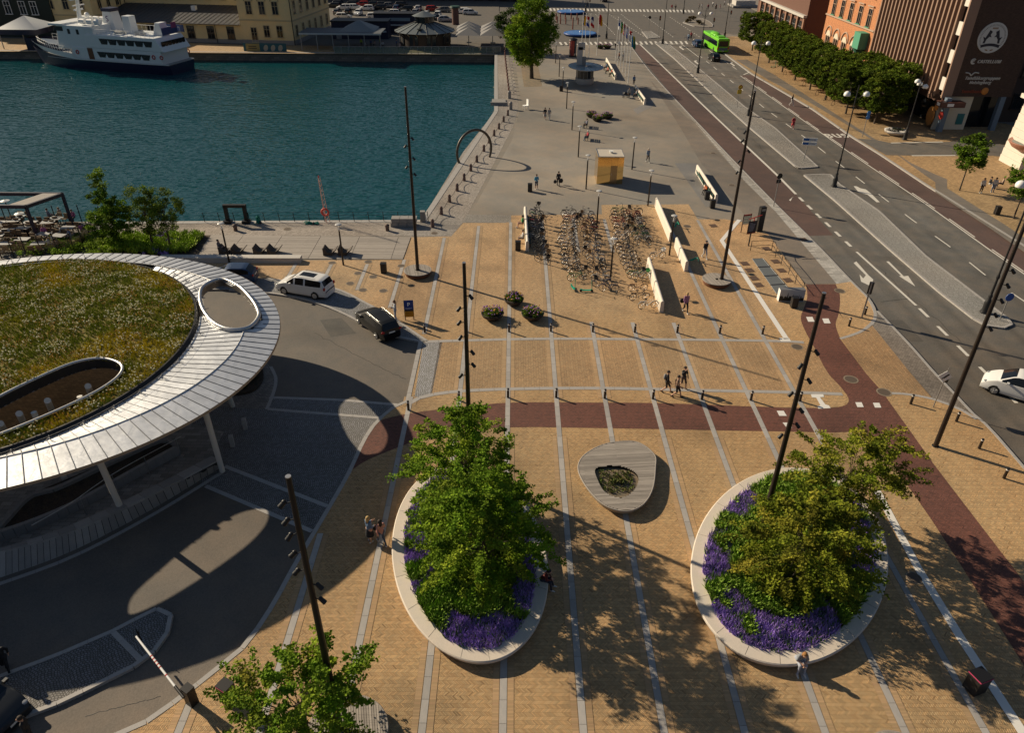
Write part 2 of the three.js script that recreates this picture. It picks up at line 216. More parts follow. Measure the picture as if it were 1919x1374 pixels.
const M = {
  brick: surface(2048, 2048, 2 * BAY, HY, brickTone(YEL, YDK, 0.42), { bump: 0.009, rough: 0.82, ...vc }),
  redBrick: surface(2048, 2048, 2 * BAY, HY, brickTone(RED, RDK, 0.5), { bump: 0.008, rough: 0.8, ...vc }),
  soldier: surface(256, 1024, 0.28, 3.84, soldier([0.48, 0.315, 0.165], YDK, 0.28), { bump: 0.006, rough: 0.82, ...vc }),
  fan: surface(1024, 1024, 2.8, 2.88, fans(1.4, 0.12, 24, [0.27, 0.265, 0.265], [0.075, 0.07, 0.065]), { bump: 0.012, rough: 0.75, ...vc }),
  sett: surface(1024, 1024, 3.2, 3.2, rows(0.2, 0.1333, 16, [0.34, 0.3, 0.26], [0.09, 0.075, 0.06]), { bump: 0.012, rough: 0.8, ...vc }),
  plate: surface(1024, 1024, 4.8, 4.8, rows(0.6, 0.3, 8, [0.36, 0.34, 0.31], [0.12, 0.11, 0.1], 0.04), { bump: 0.004, rough: 0.8, ...vc }),
  cobble: surface(512, 512, 1.6, 1.6, (x, y) => { let d1 = 9, d2 = 9, id = 0; const s = 10; const X = x * s, Y = y * s; for (let j = -1; j < 2; j++) for (let i = -1; i < 2; i++) { const cx = Math.floor(X) + i, cy = Math.floor(Y) + j, wx = (cx + 16) % 16, wy = (cy + 16) % 16, dx = cx + 0.2 + 0.6 * hash(wx, wy, 1) - X, dy = cy + 0.2 + 0.6 * hash(wx, wy, 2) - Y, d = Math.hypot(dx, dy); if (d < d1) { d2 = d1; d1 = d; id = hash(wx, wy, 3); } else if (d < d2) d2 = d; } const g = smooth(0.03, 0.25, d2 - d1), t = 0.75 + id * 0.5; return [lerp(0.1, 0.4 * t, g), lerp(0.09, 0.37 * t, g), lerp(0.075, 0.33 * t, g), g * (1 - d1 * 0.5)]; }, { bump: 0.04, rough: 0.85, ...vc }),
  road: surface(1024, 1024, 8, 8, grains([0.115, 0.102, 0.087], 0.4, 24, 1.25, 192, 10, 0.15), { bump: 0.004, rough: 0.82, ...vc }),
  drive: surface(1024, 1024, 8, 8, grains([0.14, 0.118, 0.097], 0.3, 24, 1.25, 192, 10, 0.1), { bump: 0.003, rough: 0.8, ...vc }),
  promenade: surface(1024, 1024, 8, 8, grains([0.215, 0.188, 0.155], 0.2, 24, 1.25, 192, 10, 0.1), { bump: 0.003, rough: 0.85, ...vc }),
  redLane: surface(1024, 1024, 8, 8, grains([0.1, 0.06, 0.05], 0.3, 24, 1.25, 192, 10, 0.1), { bump: 0.003, rough: 0.82, ...vc }),
  granite: surface(512, 512, 1.5, 1.5, grains([0.36, 0.34, 0.32], 0.2, 64, 4, 96, 6, 0.05), { bump: 0.001, rough: 0.7, ...vc }),
  pale: surface(512, 512, 3, 3, grains([0.6, 0.53, 0.45], 0.12, 40, 2, 120, 6, 0.06), { bump: 0.001, rough: 0.75, ...vc }),
  concrete: surface(512, 512, 3, 3, grains([0.5, 0.47, 0.43], 0.14, 40, 2, 120, 6, 0.06), { bump: 0.001, rough: 0.8 }),
  quay: surface(1024, 512, 4.8, 2.4, rows(1.2, 0.4, 4, [0.2, 0.185, 0.16], [0.05, 0.045, 0.04], 0.06), { bump: 0.02, rough: 0.85 }),
  timber: surface(512, 512, 2, 2, (x, y) => { const n = fbm(x * 2, y * 32, 2, 3, 64), q = 1 + (n - 0.5) * 0.5; return [0.32 * q, 0.285 * q, 0.25 * q, n]; }, { bump: 0.002, rough: 0.8, ...vc }),
  zinc: surface(512, 512, 1.6, 1.6, (x, y) => { const n = fbm(x * 2.5, y * 5, 2, 4, 8), q = 1 + (n - 0.5) * 0.3 - (noise(x * 20, y * 20, 8, 32) > 0.86 ? 0.08 : 0); return [0.72 * q, 0.74 * q, 0.76 * q, n]; }, { bump: 0.012, rough: 0.42, metal: 0.7, ...vc }),
  plaster: surface(512, 512, 4, 4, grains([0.74, 0.59, 0.31], 0.12, 20, 1, 80, 4, 0.08), { bump: 0.002, rough: 0.85 }),
  brownBrick: surface(512, 512, 1.92, 1.92, rows(0.24, 0.08, 8, [0.075, 0.042, 0.028], [0.03, 0.02, 0.016], 0.12), { bump: 0.004, rough: 0.8 }),
  orangeBrick: surface(512, 512, 1.92, 1.92, rows(0.24, 0.08, 8, [0.5, 0.2, 0.08], [0.32, 0.17, 0.1], 0.12), { bump: 0.004, rough: 0.8 }),
  soil: surface(256, 256, 2, 2, grains([0.05, 0.036, 0.024], 0.9, 30, 4, 60, 8, 0.2), { bump: 0.03, rough: 0.95 }),
  gravel: surface(512, 512, 3, 3, grains([0.19, 0.145, 0.095], 0.6, 40, 3, 120, 9, 0.2), { bump: 0.01, rough: 0.95, ...vc }),
  yellowStone: surface(1024, 1024, 4.8, 4.8, rows(0.3, 0.15, 16, [0.4, 0.26, 0.125], [0.13, 0.085, 0.045], 0.1), { bump: 0.006, rough: 0.85, ...vc }),
  bark: surface(256, 256, 1, 1, (x, y) => { const n = fbm(x * 12, y * 4, 2, 3, 12), q = 0.7 + n * 0.6; return [0.09 * q, 0.072 * q, 0.055 * q, n]; }, { bump: 0.02, rough: 0.95 }),
  roofTile: surface(256, 256, 2, 2, (x, y) => { const e = (x * 2) % 1, q = 1 + (noise(x * 8, y * 8, 2, 16) - 0.5) * 0.3; return [0.045 * q, 0.046 * q, 0.05 * q, e < 0.12 ? 1 : 0.2]; }, { bump: 0.03, rough: 0.55 }),
  seam: plain(0.16, 0.17, 0.19, 0.45, 0.6),
  black: plain(0.012, 0.012, 0.013, 0.5), iron: plain(0.02, 0.019, 0.02, 0.45, 0.4), steel: plain(0.55, 0.55, 0.55, 0.35, 0.9), whiteMetal: plain(0.78, 0.78, 0.76, 0.4), galv: plain(0.3, 0.3, 0.3, 0.5, 0.6),
  mast: plain(0.028, 0.02, 0.016, 0.45, 0.3), corten: plain(0.14, 0.055, 0.025, 0.8), white: plain(0.8, 0.8, 0.78, 0.5), paint: plain(0.62, 0.59, 0.53, 0.75), cream: plain(0.62, 0.56, 0.44, 0.7), glassDark: plain(0.008, 0.01, 0.013, 0.08, 0, { envMapIntensity: 1 }), pane: plain(0.03, 0.035, 0.04, 0.08), red: plain(0.45, 0.03, 0.02, 0.5), darkGreen: plain(0.012, 0.03, 0.022, 0.5),
  rubber: plain(0.012, 0.012, 0.012, 0.85), chrome: plain(0.7, 0.7, 0.7, 0.2, 1), blue: plain(0.02, 0.09, 0.36, 0.45), navy: plain(0.012, 0.014, 0.04, 0.5), turquoise: plain(0.0, 0.27, 0.19, 0.45), vcol: new THREE.MeshStandardMaterial({ vertexColors: true, roughness: 0.75 }), glow: plain(0.85, 0.85, 0.82, 0.35),
  leaf: new THREE.MeshPhysicalMaterial({ vertexColors: true, roughness: 0.9, specularIntensity: 0.15, side: THREE.DoubleSide, transmission: 0.3, thickness: 0 }),
  lensRed: plain(0.35, 0.008, 0.008, 0.2), lensAmber: plain(0.6, 0.2, 0.02, 0.3), plateWhite: plain(0.75, 0.75, 0.72, 0.4), headlight: plain(0.3, 0.31, 0.33, 0.12, 0.2),
};
// open water: crossing wind ripples
M.water = surface(1024, 1024, 24, 24, (x, y) => { const n1 = noiseWrap(x, y, 26, 48, 3), n2 = noiseWrap(x, y, 60, 96, 5), n3 = noiseWrap(x, y, 7, 12, 9); return [0.004, 0.06, 0.072, n1 * 0.45 + n2 * 0.28 + n3 * 0.45]; }, { bump: 0.2, rough: 0.08 });
function noiseWrap(x, y, nx, ny, s) {   // value noise with nx by ny cells over a 24 m tile
  const X = (x / 24) * nx, Y = (y / 24) * ny, x0 = Math.floor(X), y0 = Math.floor(Y), fx = X - x0, fy = Y - y0, u = fx * fx * (3 - 2 * fx), v = fy * fy * (3 - 2 * fy), h = (i, j) => hash(((i % nx) + nx) % nx, ((j % ny) + ny) % ny, s);
  return lerp(lerp(h(x0, y0), h(x0 + 1, y0), u), lerp(h(x0, y0 + 1), h(x0 + 1, y0 + 1), u), v);
}
const sign = new Map();
function lettering(w, h, px, draw, o = {}) {   // flat print on a sign, a screen or a poster; w by h metres
  const c = document.createElement('canvas'); c.width = px; c.height = Math.max(8, Math.round((px * h) / w)); draw(c.getContext('2d'), c.width, c.height);
  const t = new THREE.CanvasTexture(c); t.colorSpace = THREE.SRGBColorSpace; return new THREE.MeshStandardMaterial({ map: t, roughness: 0.5, ...o });
}
const face = (w, h) => { const g = new THREE.PlaneGeometry(w, h); g.userData.keepUV = true; return g; };
Object.assign(M, { granite2: recolour(M.granite, { vertexColors: false, color: new THREE.Color().setScalar(0.75) }), whiteWall: surface(256, 256, 2, 2, grains([0.66, 0.6, 0.52], 0.1, 30, 2, 60, 4, 0.04), { bump: 0.002, rough: 0.8 }), greenWood: plain(0.02, 0.07, 0.05, 0.6), darkWood: plain(0.06, 0.045, 0.036, 0.8), binDark: plain(0.018, 0.016, 0.016, 0.5), cover: plain(0.1, 0.075, 0.055, 0.7), coverRim: plain(0.26, 0.21, 0.15, 0.8) , dish: plain(0.5, 0.5, 0.49, 0.3) });
// ---------------------------------------------------------------- land, water, quays
const ROAD = -0.12, WATER = -1.65;
const q0 = xz(G(380, 415)), q1 = xz(G(788, 412.5)), qd = (q1[1] - q0[1]) / (q1[0] - q0[0]);
const quayWest = [-420, q0[1] + (-420 - q0[0]) * qd];
const farQ = xz(G(927, 102)), farZ = farQ[1];
const pierLine = [q1, ...P([[860.5, 306], [926, 209], [926.5, 140]]), farQ];
const harbour = [quayWest, ...pierLine, [-420, farZ + 1]];
{
  const s = new THREE.Shape([[-700, 60], [700, 60], [700, -900], [-700, -900]].map(([x, z]) => new THREE.Vector2(x, -z)));
  s.holes.push(new THREE.Path(harbour.map(([x, z]) => new THREE.Vector2(x, -z))));
  const g = new THREE.ShapeGeometry(s).rotateX(-PI / 2).translate(0, ROAD, 0); g.setAttribute('color', new THREE.BufferAttribute(new Float32Array(g.attributes.position.count * 3).fill(1), 3));
  struct('ground', g, M.road);
  const w = new THREE.PlaneGeometry(480, 200, 1, 1).rotateX(-PI / 2).translate(-215, WATER, -130); w.setAttribute('uv', new THREE.Float32BufferAttribute([-455, 230, 25, 230, -455, 30, 25, 30], 2)); w.userData.keepUV = true;
  struct('water', w, M.water);
}
{ // quay walls below the edges and the paler edge stones on top of them
  const wall = (line, name) => { const g = []; for (let i = 0; i < line.length - 1; i++) { const [a, b] = [line[i], line[i + 1]]; g.push(quad([a[0], -4, a[1]], [b[0], -4, b[1]], [b[0], 0, b[1]], [a[0], 0, a[1]])); } return struct(name, g, M.quay); };
  wall([quayWest, q1], 'quay_wall'); wall(pierLine, 'quay_wall'); wall([farQ, [-420, farZ + 1]], 'quay_wall');
  const cap = (line, side, name) => { const g = []; along(line, 1.5, ([x, z], a, l) => g.push(box(l - 0.02, 0.22, 0.62, x + sin(a) * side, -0.075, z + cos(a) * side, a))); return struct(name, g, M.granite); };
  cap([[-110, quayWest[1] + 310 * qd], q1], 0.31, 'quay_edge'); cap(pierLine.slice(0, 5), 0.31, 'quay_edge'); cap([farQ, [-130, farZ + 0.6]], 0.31, 'quay_edge');
}
// raised ground: everything that a kerb lifts above the road
const kerbEast = S([[1183, 88], [1217, 133], [1278, 200], [1316, 240], [1392, 320], [1459, 388.6], [1537, 466], [1594, 526.6], [1624, 556]], 0, 3);
const noseEast = S([[1624, 556], [1636, 574], [1640, 594], [1633, 609]], 0, 5);
const kerbSouth = S([[1643, 583], [1700, 642], [1751, 700], [1789, 739.5], [1826, 779], [1842, 791], [1919, 878], [2010, 985], [2120, 1120], [2300, 1330]], 0, 3);
const driveKerb = S([[100, 1425], [225, 1375], [268, 1357], [353.5, 1296], [414, 1248], [454.5, 1215], [505, 1145], [555.6, 1054], [585, 1005], [616, 953], [655, 884.6], [683, 824], [706, 791], [743, 760], [764, 751.5]], 0, 5);
const driveEast = P([[764, 751.5], [789, 640]]);
const layIn = S([[789, 640], [727, 626], [690, 612], [656, 593], [604, 570.7], [565, 559], [500, 548], [430, 543], [360, 545], [280, 560], [200, 590]], 0, 5);
const layOut = S([[802, 640], [786.6, 630.7], [734.5, 595.5], [682, 567], [630, 542], [565, 531], [500, 523], [430, 518], [360, 520], [280, 535], [190, 575]], 0, 5);
const westEdge = [[-110, layIn[layIn.length - 1][1]], [-110, quayWest[1] + 310 * qd]];
const quayLine = [westEdge[1], q1, ...pierLine.slice(1)];
const mainLand = [...quayLine, ...P([[960, 92], [1100, 84]]), ...kerbEast, ...noseEast.slice(1), ...kerbSouth, ...P([[2300, 1560], [60, 1560]]), ...driveKerb, ...driveEast.slice(1), ...layIn.slice(1), westEdge[0]];
const raise = (name, poly, mat, y1 = 0) => { const g = prism(poly, -0.3, y1); g.setAttribute('color', new THREE.BufferAttribute(new Float32Array(g.attributes.position.count * 3).fill(1), 3)); return struct(name, g, mat); };
raise('promenade', mainLand, M.promenade, -0.004);
sheet('promenade_surface', [...P([[868, 418], [892, 383], [960, 262], [975, 200], [968, 128], [962, 108]]), ...P([[1100, 84], [1180, 86]]), ...P([[1217, 133], [1278, 200], [1316, 240], [1392, 320], [1459, 388.6], [1512, 441], [1512, 533], [1300, 420], [1128, 420]])], 0, M.promenade, { cell: 2.5, tint: (x, z) => { const c = cool(x, z), p = 1 + 0.12 * smooth(0.45, 0.7, fbm(x * 0.045, z * 0.045, 60, 3)); return [c[0] * p, c[1] * p, c[2] * p]; } });
// setts along the quays
sheet('sett_paving', [...P([[-60, 447], [-60, 418.5], [380, 418], [780, 415.5], [790, 412], [868, 285], [931, 205], [931.5, 106], [958, 106], [972, 200], [963, 235], [876, 402], [868, 417], [846, 443], [390, 441]])], 0.004, M.sett, { uv: (x, z) => z > -70.5 ? [x * 0.94 - z * 0.34, -z * 0.94 - x * 0.34] : [x * 0.46 - z * 0.89, x * 0.89 + z * 0.46] });
sheet('sett_paving', P([[876, 402], [958, 404], [958, 418], [868, 417]]), 0.008, M.cobble);
// the yellow brick square
const plaza = [...P([[768, 487], [755, 487.5], [770, 445], [846, 443], [868, 418], [958, 418], [958, 404], [1128, 402], [1127, 384], [1290, 383], [1307, 411], [1357, 411], [1400, 418], [1431, 433], [1473.5, 470], [1509, 523], [1509.5, 533], [1567, 532.5], [1594, 527]]), ...kerbEast.slice(-3), ...noseEast.slice(1), ...P([[1706.5, 700], [1747, 748]]), ...kerbSouth.slice(11), ...P([[2300, 1560], [60, 1560]]), ...driveKerb, ...P([[770, 748], [794, 642]]), ...layOut, [-70, layOut[layOut.length - 1][1]], [-70, G(-200, 490).z], xz(G(300, 490)), xz(G(565, 488))];
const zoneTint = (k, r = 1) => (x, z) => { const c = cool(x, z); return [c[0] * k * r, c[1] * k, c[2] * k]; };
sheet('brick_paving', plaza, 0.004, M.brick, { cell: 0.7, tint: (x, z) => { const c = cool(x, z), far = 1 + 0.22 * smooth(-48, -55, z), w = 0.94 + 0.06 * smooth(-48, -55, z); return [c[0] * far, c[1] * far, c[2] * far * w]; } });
const crossing = P([[824, 641], [1000, 638], [1300, 640], [1505, 643], [1523, 650], [1555, 700], [1578, 735], [1498, 738], [1314, 734], [1132, 730], [953, 732], [850, 737], [806, 743]]);
sheet('brick_crossing', crossing, 0.008, M.brick, { uv: (x, z) => [-z + 1.3, x + 0.4], tint: zoneTint(0.86) });
sheet('brick_crossing', P([[1577, 637], [1633, 611], [1706, 700], [1747, 746], [1662, 737], [1622, 700]]), 0.008, M.brick, { uv: (x, z) => [-z + 0.3, x + 2.4], tint: zoneTint(0.8) });
sheet('sett_ramp', P([[1643, 584], [1751, 700], [1789, 739.5], [1825, 778], [1747, 748], [1706, 700], [1634, 611]]), 0.008, M.sett, { tint: zoneTint(0.62) });
sheet('sett_ramp', P([[794, 642], [829, 640], [809, 742], [776, 750]]), 0.008, M.fan, { tint: zoneTint(1.35) });
// the red cycle path
const pathA = [...S([[1510, 533], [1512, 558], [1505, 580], [1500, 597], [1509, 622], [1523, 647], [1551.4, 700], [1573.6, 724.5], [1588, 744], [1589, 754], [1578.6, 761.3], [1534, 765], [1240, 756], [1130, 755], [958.6, 755], [899.7, 759], [762, 776], [722, 785]], 0, 4), ...P([[706, 791], [683, 824], [671, 847], [652.5, 887]]), ...S([[652.5, 887], [680.5, 867], [713, 852], [745.7, 839], [800, 820], [880, 806], [956, 801], [1125, 802.5], [1277.5, 805.5], [1470.6, 809], [1560, 811]], 0, 3)];
const pathB = [...S([[1560, 811], [1625, 812], [1657, 852], [1745, 975], [1919, 1249.5], [2120, 1560]], 0, 3), ...P([[2350, 1560], [2300, 1545], [1919, 1092.5], [1750, 872], [1652, 734], [1622, 700], [1574, 636]]), ...S([[1574, 636], [1565, 608], [1571, 587], [1572.6, 551], [1565, 533]], 0, 4)];
sheet('cycle_path', pathA.concat(pathB), 0.012, M.redBrick, { uv: (x, z) => [x, -z] });
// stone strips across the square, one granite slab after another, with brick soldier courses on both sides
const slabGeo = [0, 1, 2].map((k) => { const g = slab(0.3, 0.05, 1.03, 0, -0.03, 0); g.setAttribute('color', new THREE.BufferAttribute(new Float32Array(g.attributes.position.count * 3).fill([1, 0.9, 1.08][k]), 3)); return g; });
const onPlaza = (x, z) => inside(plaza, x, z);
const holes = [];   // planters and the like, filled in below
const soldierRuns = [];
for (let i = -4; i < 9; i++) {
  const x = BAY0 + i * BAY, top = i < 9 ? -72.5 : -45, s = new THREE.Group(); s.name = numbered('stone_strip'); s.userData.kind = 'structure';
  let run = null;
  for (let z = -11.5, k = 0; z > top; z -= 1.045, k++) {
    const far = i >= 4 && i <= 5 && z < -51 && z > -64, ok = onPlaza(x - 0.5, z + 0.5) && onPlaza(x + 0.5, z - 0.5) && !far && !(i === 6 && z < -50.2) && !(i < 0 && z < -42 && z > -53);
    if (ok) { const m = new THREE.Mesh(slabGeo[Math.floor(hash(i, k, 2) * 3)], M.granite); m.name = 'slab'; m.position.set(x, 0, z); m.castShadow = m.receiveShadow = true; s.add(m); }
    const inRed = [-0.6, 0.6].some((q) => [-0.6, 0.6].some((w) => inside(pathA, x + q, z + w))); if (ok && !inRed) { if (!run) soldierRuns.push(run = [x, z + 0.52, z - 0.52]); else run[2] = z - 0.52; } else run = null;
  }
  if (s.children.length) scene.add(s);
}
{
  const g = []; for (const [x, z0, z1] of soldierRuns) for (const sd of [-1, 1]) g.push(sheetGeo([[x + sd * 0.17, z0], [x + sd * 0.45, z0], [x + sd * 0.45, z1], [x + sd * 0.17, z1]], 0.013, { uv: (a, b) => [a - x - sd * 0.17, -b] }));
  struct('brick_border', g, M.soldier);
  const line = (px, name, w = 0.34, y = 0.018) => { const s = new THREE.Group(); s.name = numbered(name); s.userData.kind = 'structure'; scene.add(s); const base = slab(1, 0.05, w, 0, -0.05, 0); base.setAttribute('color', new THREE.BufferAttribute(new Float32Array(base.attributes.position.count * 3).fill(1), 3)); along(S(px, 0, 4), 1.03, ([x, z], a, l, i) => { const m = new THREE.Mesh(base, M.granite); m.scale.x = l - 0.02; m.name = 'slab'; m.position.set(x, y, z); m.rotation.y = a; m.receiveShadow = m.castShadow = true; s.add(m); }); };
  line([[797, 640.5], [1000, 635.5], [1240, 636.5], [1474, 640], [1506, 642]], 'stone_strip');
  line([[764, 758], [776, 750], [800, 742], [850, 734.5], [953, 729.5], [1132, 728], [1314, 732], [1498, 736], [1578, 739]], 'stone_strip');
  line([[1662, 737], [1700, 739], [1747, 748], [1800, 768], [1829, 786]], 'stone_strip', 0.25);
  line([[1574, 635], [1608, 624], [1629, 610], [1640, 594], [1634, 572], [1624, 556]], 'stone_strip', 0.25);
  line([[789, 638], [764, 753]], 'stone_strip', 0.3);
  line([[500, 522], [565, 530], [630, 541], [682, 566], [734.5, 594.5], [786.6, 630], [802, 640]], 'stone_strip', 0.2);
}
sheet('sett_layby', [...layIn, ...layOut.slice().reverse()], 0.006, M.fan, { tint: zoneTint(1.15) });
{ const g = []; const kerb = (line, w = 0.2, y = 0.02, off = 0) => along(line, 1.1, ([x, z], a, l) => g.push(box(l - 0.015, 0.2, w, x + sin(a) * off, y - 0.1, z + cos(a) * off, a)));
  kerb(kerbEast); kerb(noseEast); kerb(kerbSouth); kerb(driveKerb, 0.24); kerb(layIn.slice(0, 36)); struct('kerb', g, M.granite); }
// ---------------------------------------------------------------- the drive under the canopy
sheet('drive_asphalt', [...driveKerb, ...driveEast.slice(1), ...layIn.slice(1), [-60, -46], [-60, -8], [-30, -8]], ROAD + 0.004, M.drive, { cell: 2.2 });
const fanTop = P([[515, 744], [640, 750], [745, 759]], ROAD), fanBot = P([[386, 910], [560, 985], [592, 997]], ROAD);
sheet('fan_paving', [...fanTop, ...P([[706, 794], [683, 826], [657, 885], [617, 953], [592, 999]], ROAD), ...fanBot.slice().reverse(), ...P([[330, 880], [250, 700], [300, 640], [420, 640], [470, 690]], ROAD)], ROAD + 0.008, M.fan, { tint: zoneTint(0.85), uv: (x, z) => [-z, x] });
{ const g = [], b = (px, w = 0.25) => along(P(px, ROAD), 1, ([x, z], a, l) => g.push(slab(l - 0.015, 0.03, w, x, ROAD - 0.01, z, a)));
  b([[505, 745], [640, 750], [745, 759]]); b([[502, 767], [600, 775], [716, 784]]); b([[422, 874], [614, 949]]); b([[386, 911], [585, 996]]); struct('stone_strip', g, M.granite).userData.kind = 'structure'; }
// ---------------------------------------------------------------- roads
{ const a = G(1245, 100, ROAD), b = G(1760, 600, ROAD), dx = (b.x - a.x) / (b.z - a.z), wear = (x, z) => { const u = x - a.x - (z - a.z) * dx, l = (((u + 0.2) / 3.35) % 1 + 1) % 1, tr = Math.exp(-(((l - 0.27) / 0.1) ** 2)) + Math.exp(-(((l - 0.73) / 0.1) ** 2)), oil = Math.exp(-(((l - 0.5) / 0.08) ** 2)), k = 1 + 0.14 * tr * (0.5 + noise(x * 0.2, z * 0.05, 3)) - 0.16 * oil * (0.4 + noise(x * 0.3, z * 0.15, 4)) + (fbm(x * 0.25, z * 0.06, 33, 3) - 0.5) * 0.5, c = cool(x, z); return [c[0] * k, c[1] * k, c[2] * k]; };
  sheet('road_surface', P([[1199, 82], [1320, 200], [1456, 328.5], [1491, 364], [1561, 440], [1512, 442], [1537, 467], [1594, 527], [1633, 568], [1643, 584], [1751, 701], [1826, 780], [1842, 792], [1919, 879], [2120, 1121], [2300, 1330], [2400, 1000], [2120, 642], [1735, 384], [1525, 241], [1387, 142], [1410, 140], [1368, 110], [1352, 97], [1338, 82]], ROAD), ROAD + 0.003, M.road, { cell: 0.55, tint: wear }); }
sheet('cycle_asphalt', P([[1232, 165], [1262, 196], [1306, 240], [1396, 341], [1452, 396], [1567, 532], [1508, 532], [1438, 438], [1396, 404], [1314, 307], [1269, 230], [1218, 150]]), 0.006, M.drive, { cell: 2, tint: zoneTint(1.35) });
sheet('sett_verge', P([[1217, 136], [1278, 203], [1316, 243], [1392, 323], [1459, 391], [1537, 468], [1594, 528], [1567, 532], [1452, 396], [1396, 341], [1311, 240], [1262, 186]]), 0.008, M.plate, { cell: 2, tint: zoneTint(1.1) });
sheet('bus_lane', P([[1184, 88], [1278, 201], [1392, 321], [1459, 390], [1512, 442.5], [1561, 441], [1491, 365], [1456, 329], [1362, 241], [1320, 200], [1199, 83]], ROAD), ROAD + 0.004, M.redLane, { cell: 2.5 });
sheet('bus_lane', P([[1387, 142], [1410, 140], [1522, 205], [1597, 258], [1650, 291], [1735, 348], [1919, 463], [2120, 595], [2120, 642], [1919, 514], [1856, 471], [1735, 384], [1604, 296], [1525, 241]], ROAD), ROAD + 0.004, M.redLane, { cell: 2.5 });
const paintG = [];
const paint = (px, y = ROAD + 0.009) => { const q = P(px, y), g = new THREE.ShapeGeometry(new THREE.Shape(q.map(([x, z]) => new THREE.Vector2(x, -z)))).rotateX(-PI / 2).translate(0, y, 0); paintG.push(g); };
const stroke = (px, w, y = ROAD + 0.009) => { const l = P(px, y), s = new THREE.ShapeGeometry(new THREE.Shape(band(l, -w / 2, w / 2).map(([x, z]) => new THREE.Vector2(x, -z)))).rotateX(-PI / 2).translate(0, y, 0); paintG.push(s); };
const dashes = (px, on, off, w, y = ROAD + 0.009) => { const l = P(px, y); let d = 0; along(l, 0.25, (c, a, len, i, p, q) => { if (d % (on + off) < on) paintG.push(box(0.252, 0.004, w, c[0], y, c[1], a)); d += 0.25; }); };
stroke([[1199, 83], [1320, 200], [1362, 240], [1456, 328.5], [1491, 364]], 0.3);
dashes([[1497, 370], [1604.5, 472]], 1.1, 1.4, 0.3);
stroke([[1604.5, 472], [1716, 572.6]], 0.22);
dashes([[1722, 578], [1860, 712], [1919, 770], [2060, 905]], 1.5, 1.5, 0.25);
stroke([[1387, 142], [1525, 240], [1604.5, 295], [1735, 383], [1856, 470], [1919, 514], [2100, 640]], 0.16); dashes([[1395, 145], [1525, 237.5], [1604.5, 292], [1735, 379.5], [1856, 466], [1919, 510], [2100, 635]], 5, 3, 0.14);
dashes([[1310, 104], [1405, 180], [1430, 201], [1530, 274], [1582, 315], [1647, 365], [1710, 413], [1776, 460], [1851, 520], [1919, 565], [2050, 680]], 2.6, 3.6, 0.14);
dashes([[1380, 130], [1318, 87]], 3, 3, 0.14);
for (const [x0, x1] of [[1047, 1290]]) for (let x = x0; x < x1; x += 9.4) { const t = (x - 1040) / 200; paint([[x, 79 - t * 1.5], [x + 4, 79 - t * 1.5], [x + 8, 84.5 - t * 1.5], [x + 4, 84.5 - t * 1.5]], x < 1180 ? 0.012 : ROAD + 0.009); }
for (let x = 1366; x < 1402; x += 9) paint([[x, 73], [x + 4, 73], [x + 9, 78], [x + 4, 78]]);
for (let x = 1029; x < 1300; x += 7) paint([[x, 15.5 + (x - 1029) * 0.012], [x + 3.4, 15.5 + (x - 1029) * 0.012], [x + 5.6, 20 + (x - 1029) * 0.012], [x + 2.2, 20 + (x - 1029) * 0.012]]);
for (const l of [[[1116, 27], [1153, 66]], [[1142, 27], [1206, 68]], [[1164, 27], [1204, 58]], [[1206, 28], [1262, 70]], [[1255, 32], [1312, 70]]]) dashes(l, 1, 1.4, 0.16);
stroke([[1250, 82], [1276, 82]], 0.3); stroke([[1276, 82], [1309, 107]], 0.16); stroke([[1393, 140], [1406, 134.5]], 0.25);
// arrows, as on the asphalt
paint([[1599, 493], [1604, 490], [1627, 516], [1636, 524], [1634, 529], [1628, 535], [1613, 528], [1610, 514], [1617, 522], [1622, 516]]);
paint([[1660, 490], [1665, 490], [1693, 518], [1701, 517], [1714.5, 537], [1684, 517.5], [1688, 517]]);
paint([[1599, 349], [1604, 349], [1612, 353], [1622, 355], [1632, 363], [1648, 379], [1642, 379], [1625, 365], [1608, 360]]);
for (const [x, y] of [[1272, 87], [1300, 114], [1367, 117]]) paint([[x, y], [x + 6, y - 1], [x + 4, y + 1.5], [x + 10, y + 6], [x + 8, y + 7], [x + 1, y + 2]]);
paint([[1478, 375], [1487, 368], [1484, 371], [1481, 377]]);
stroke([[1669, 268], [1766, 266]], 0.3, 0.016); stroke([[1708, 291.8], [1790, 291.5]], 0.3, 0.016);
struct('road_marking', paintG.splice(0), M.paint);
{ // white tactile lines and signs laid in the square
  const y = 0.022; stroke([[1385, 412], [1352, 451], [1474, 636]], 0.42, y); stroke([[1461, 636.5], [1480, 636.5]], 0.5, y); stroke([[1642, 918], [1720, 1065], [1800, 1196], [1919, 1378], [2010, 1520]], 0.42, y);
  paint([[1519, 739], [1542, 739], [1544, 744], [1536, 744.5], [1546, 758], [1553, 760], [1556, 765], [1533, 766], [1531, 761], [1537, 760], [1529, 745.5], [1521, 745]], y);
  for (const [x, yy] of [[1510, 594], [1540, 597], [1602, 754], [1635, 755]]) paint([[x, yy], [x + 12, yy], [x + 16, yy + 9], [x + 4, yy + 9]], y);
  paint([[1455, 770], [1468, 770], [1474, 779.5], [1460, 779.5]], y); paint([[1466, 792], [1476, 792], [1484, 802], [1474, 802]], y);
  struct('pavement_marking', paintG.splice(0), plain(0.72, 0.7, 0.66, 0.7));
}
{ const f = (await new FontLoader().loadAsync('fonts/droid/droid_sans_bold.typeface.json')); M.font = f;
  const g = new TextGeometry('BUSS', { font: f, size: 1.2, depth: 0.004, curveSegments: 3 }); g.rotateX(-PI / 2); g.scale(1.1, 1, 1.6); const p = G(1549, 258, ROAD); g.rotateY(0.05).translate(p.x, ROAD + 0.007, p.z); struct('road_marking', g, M.paint); }
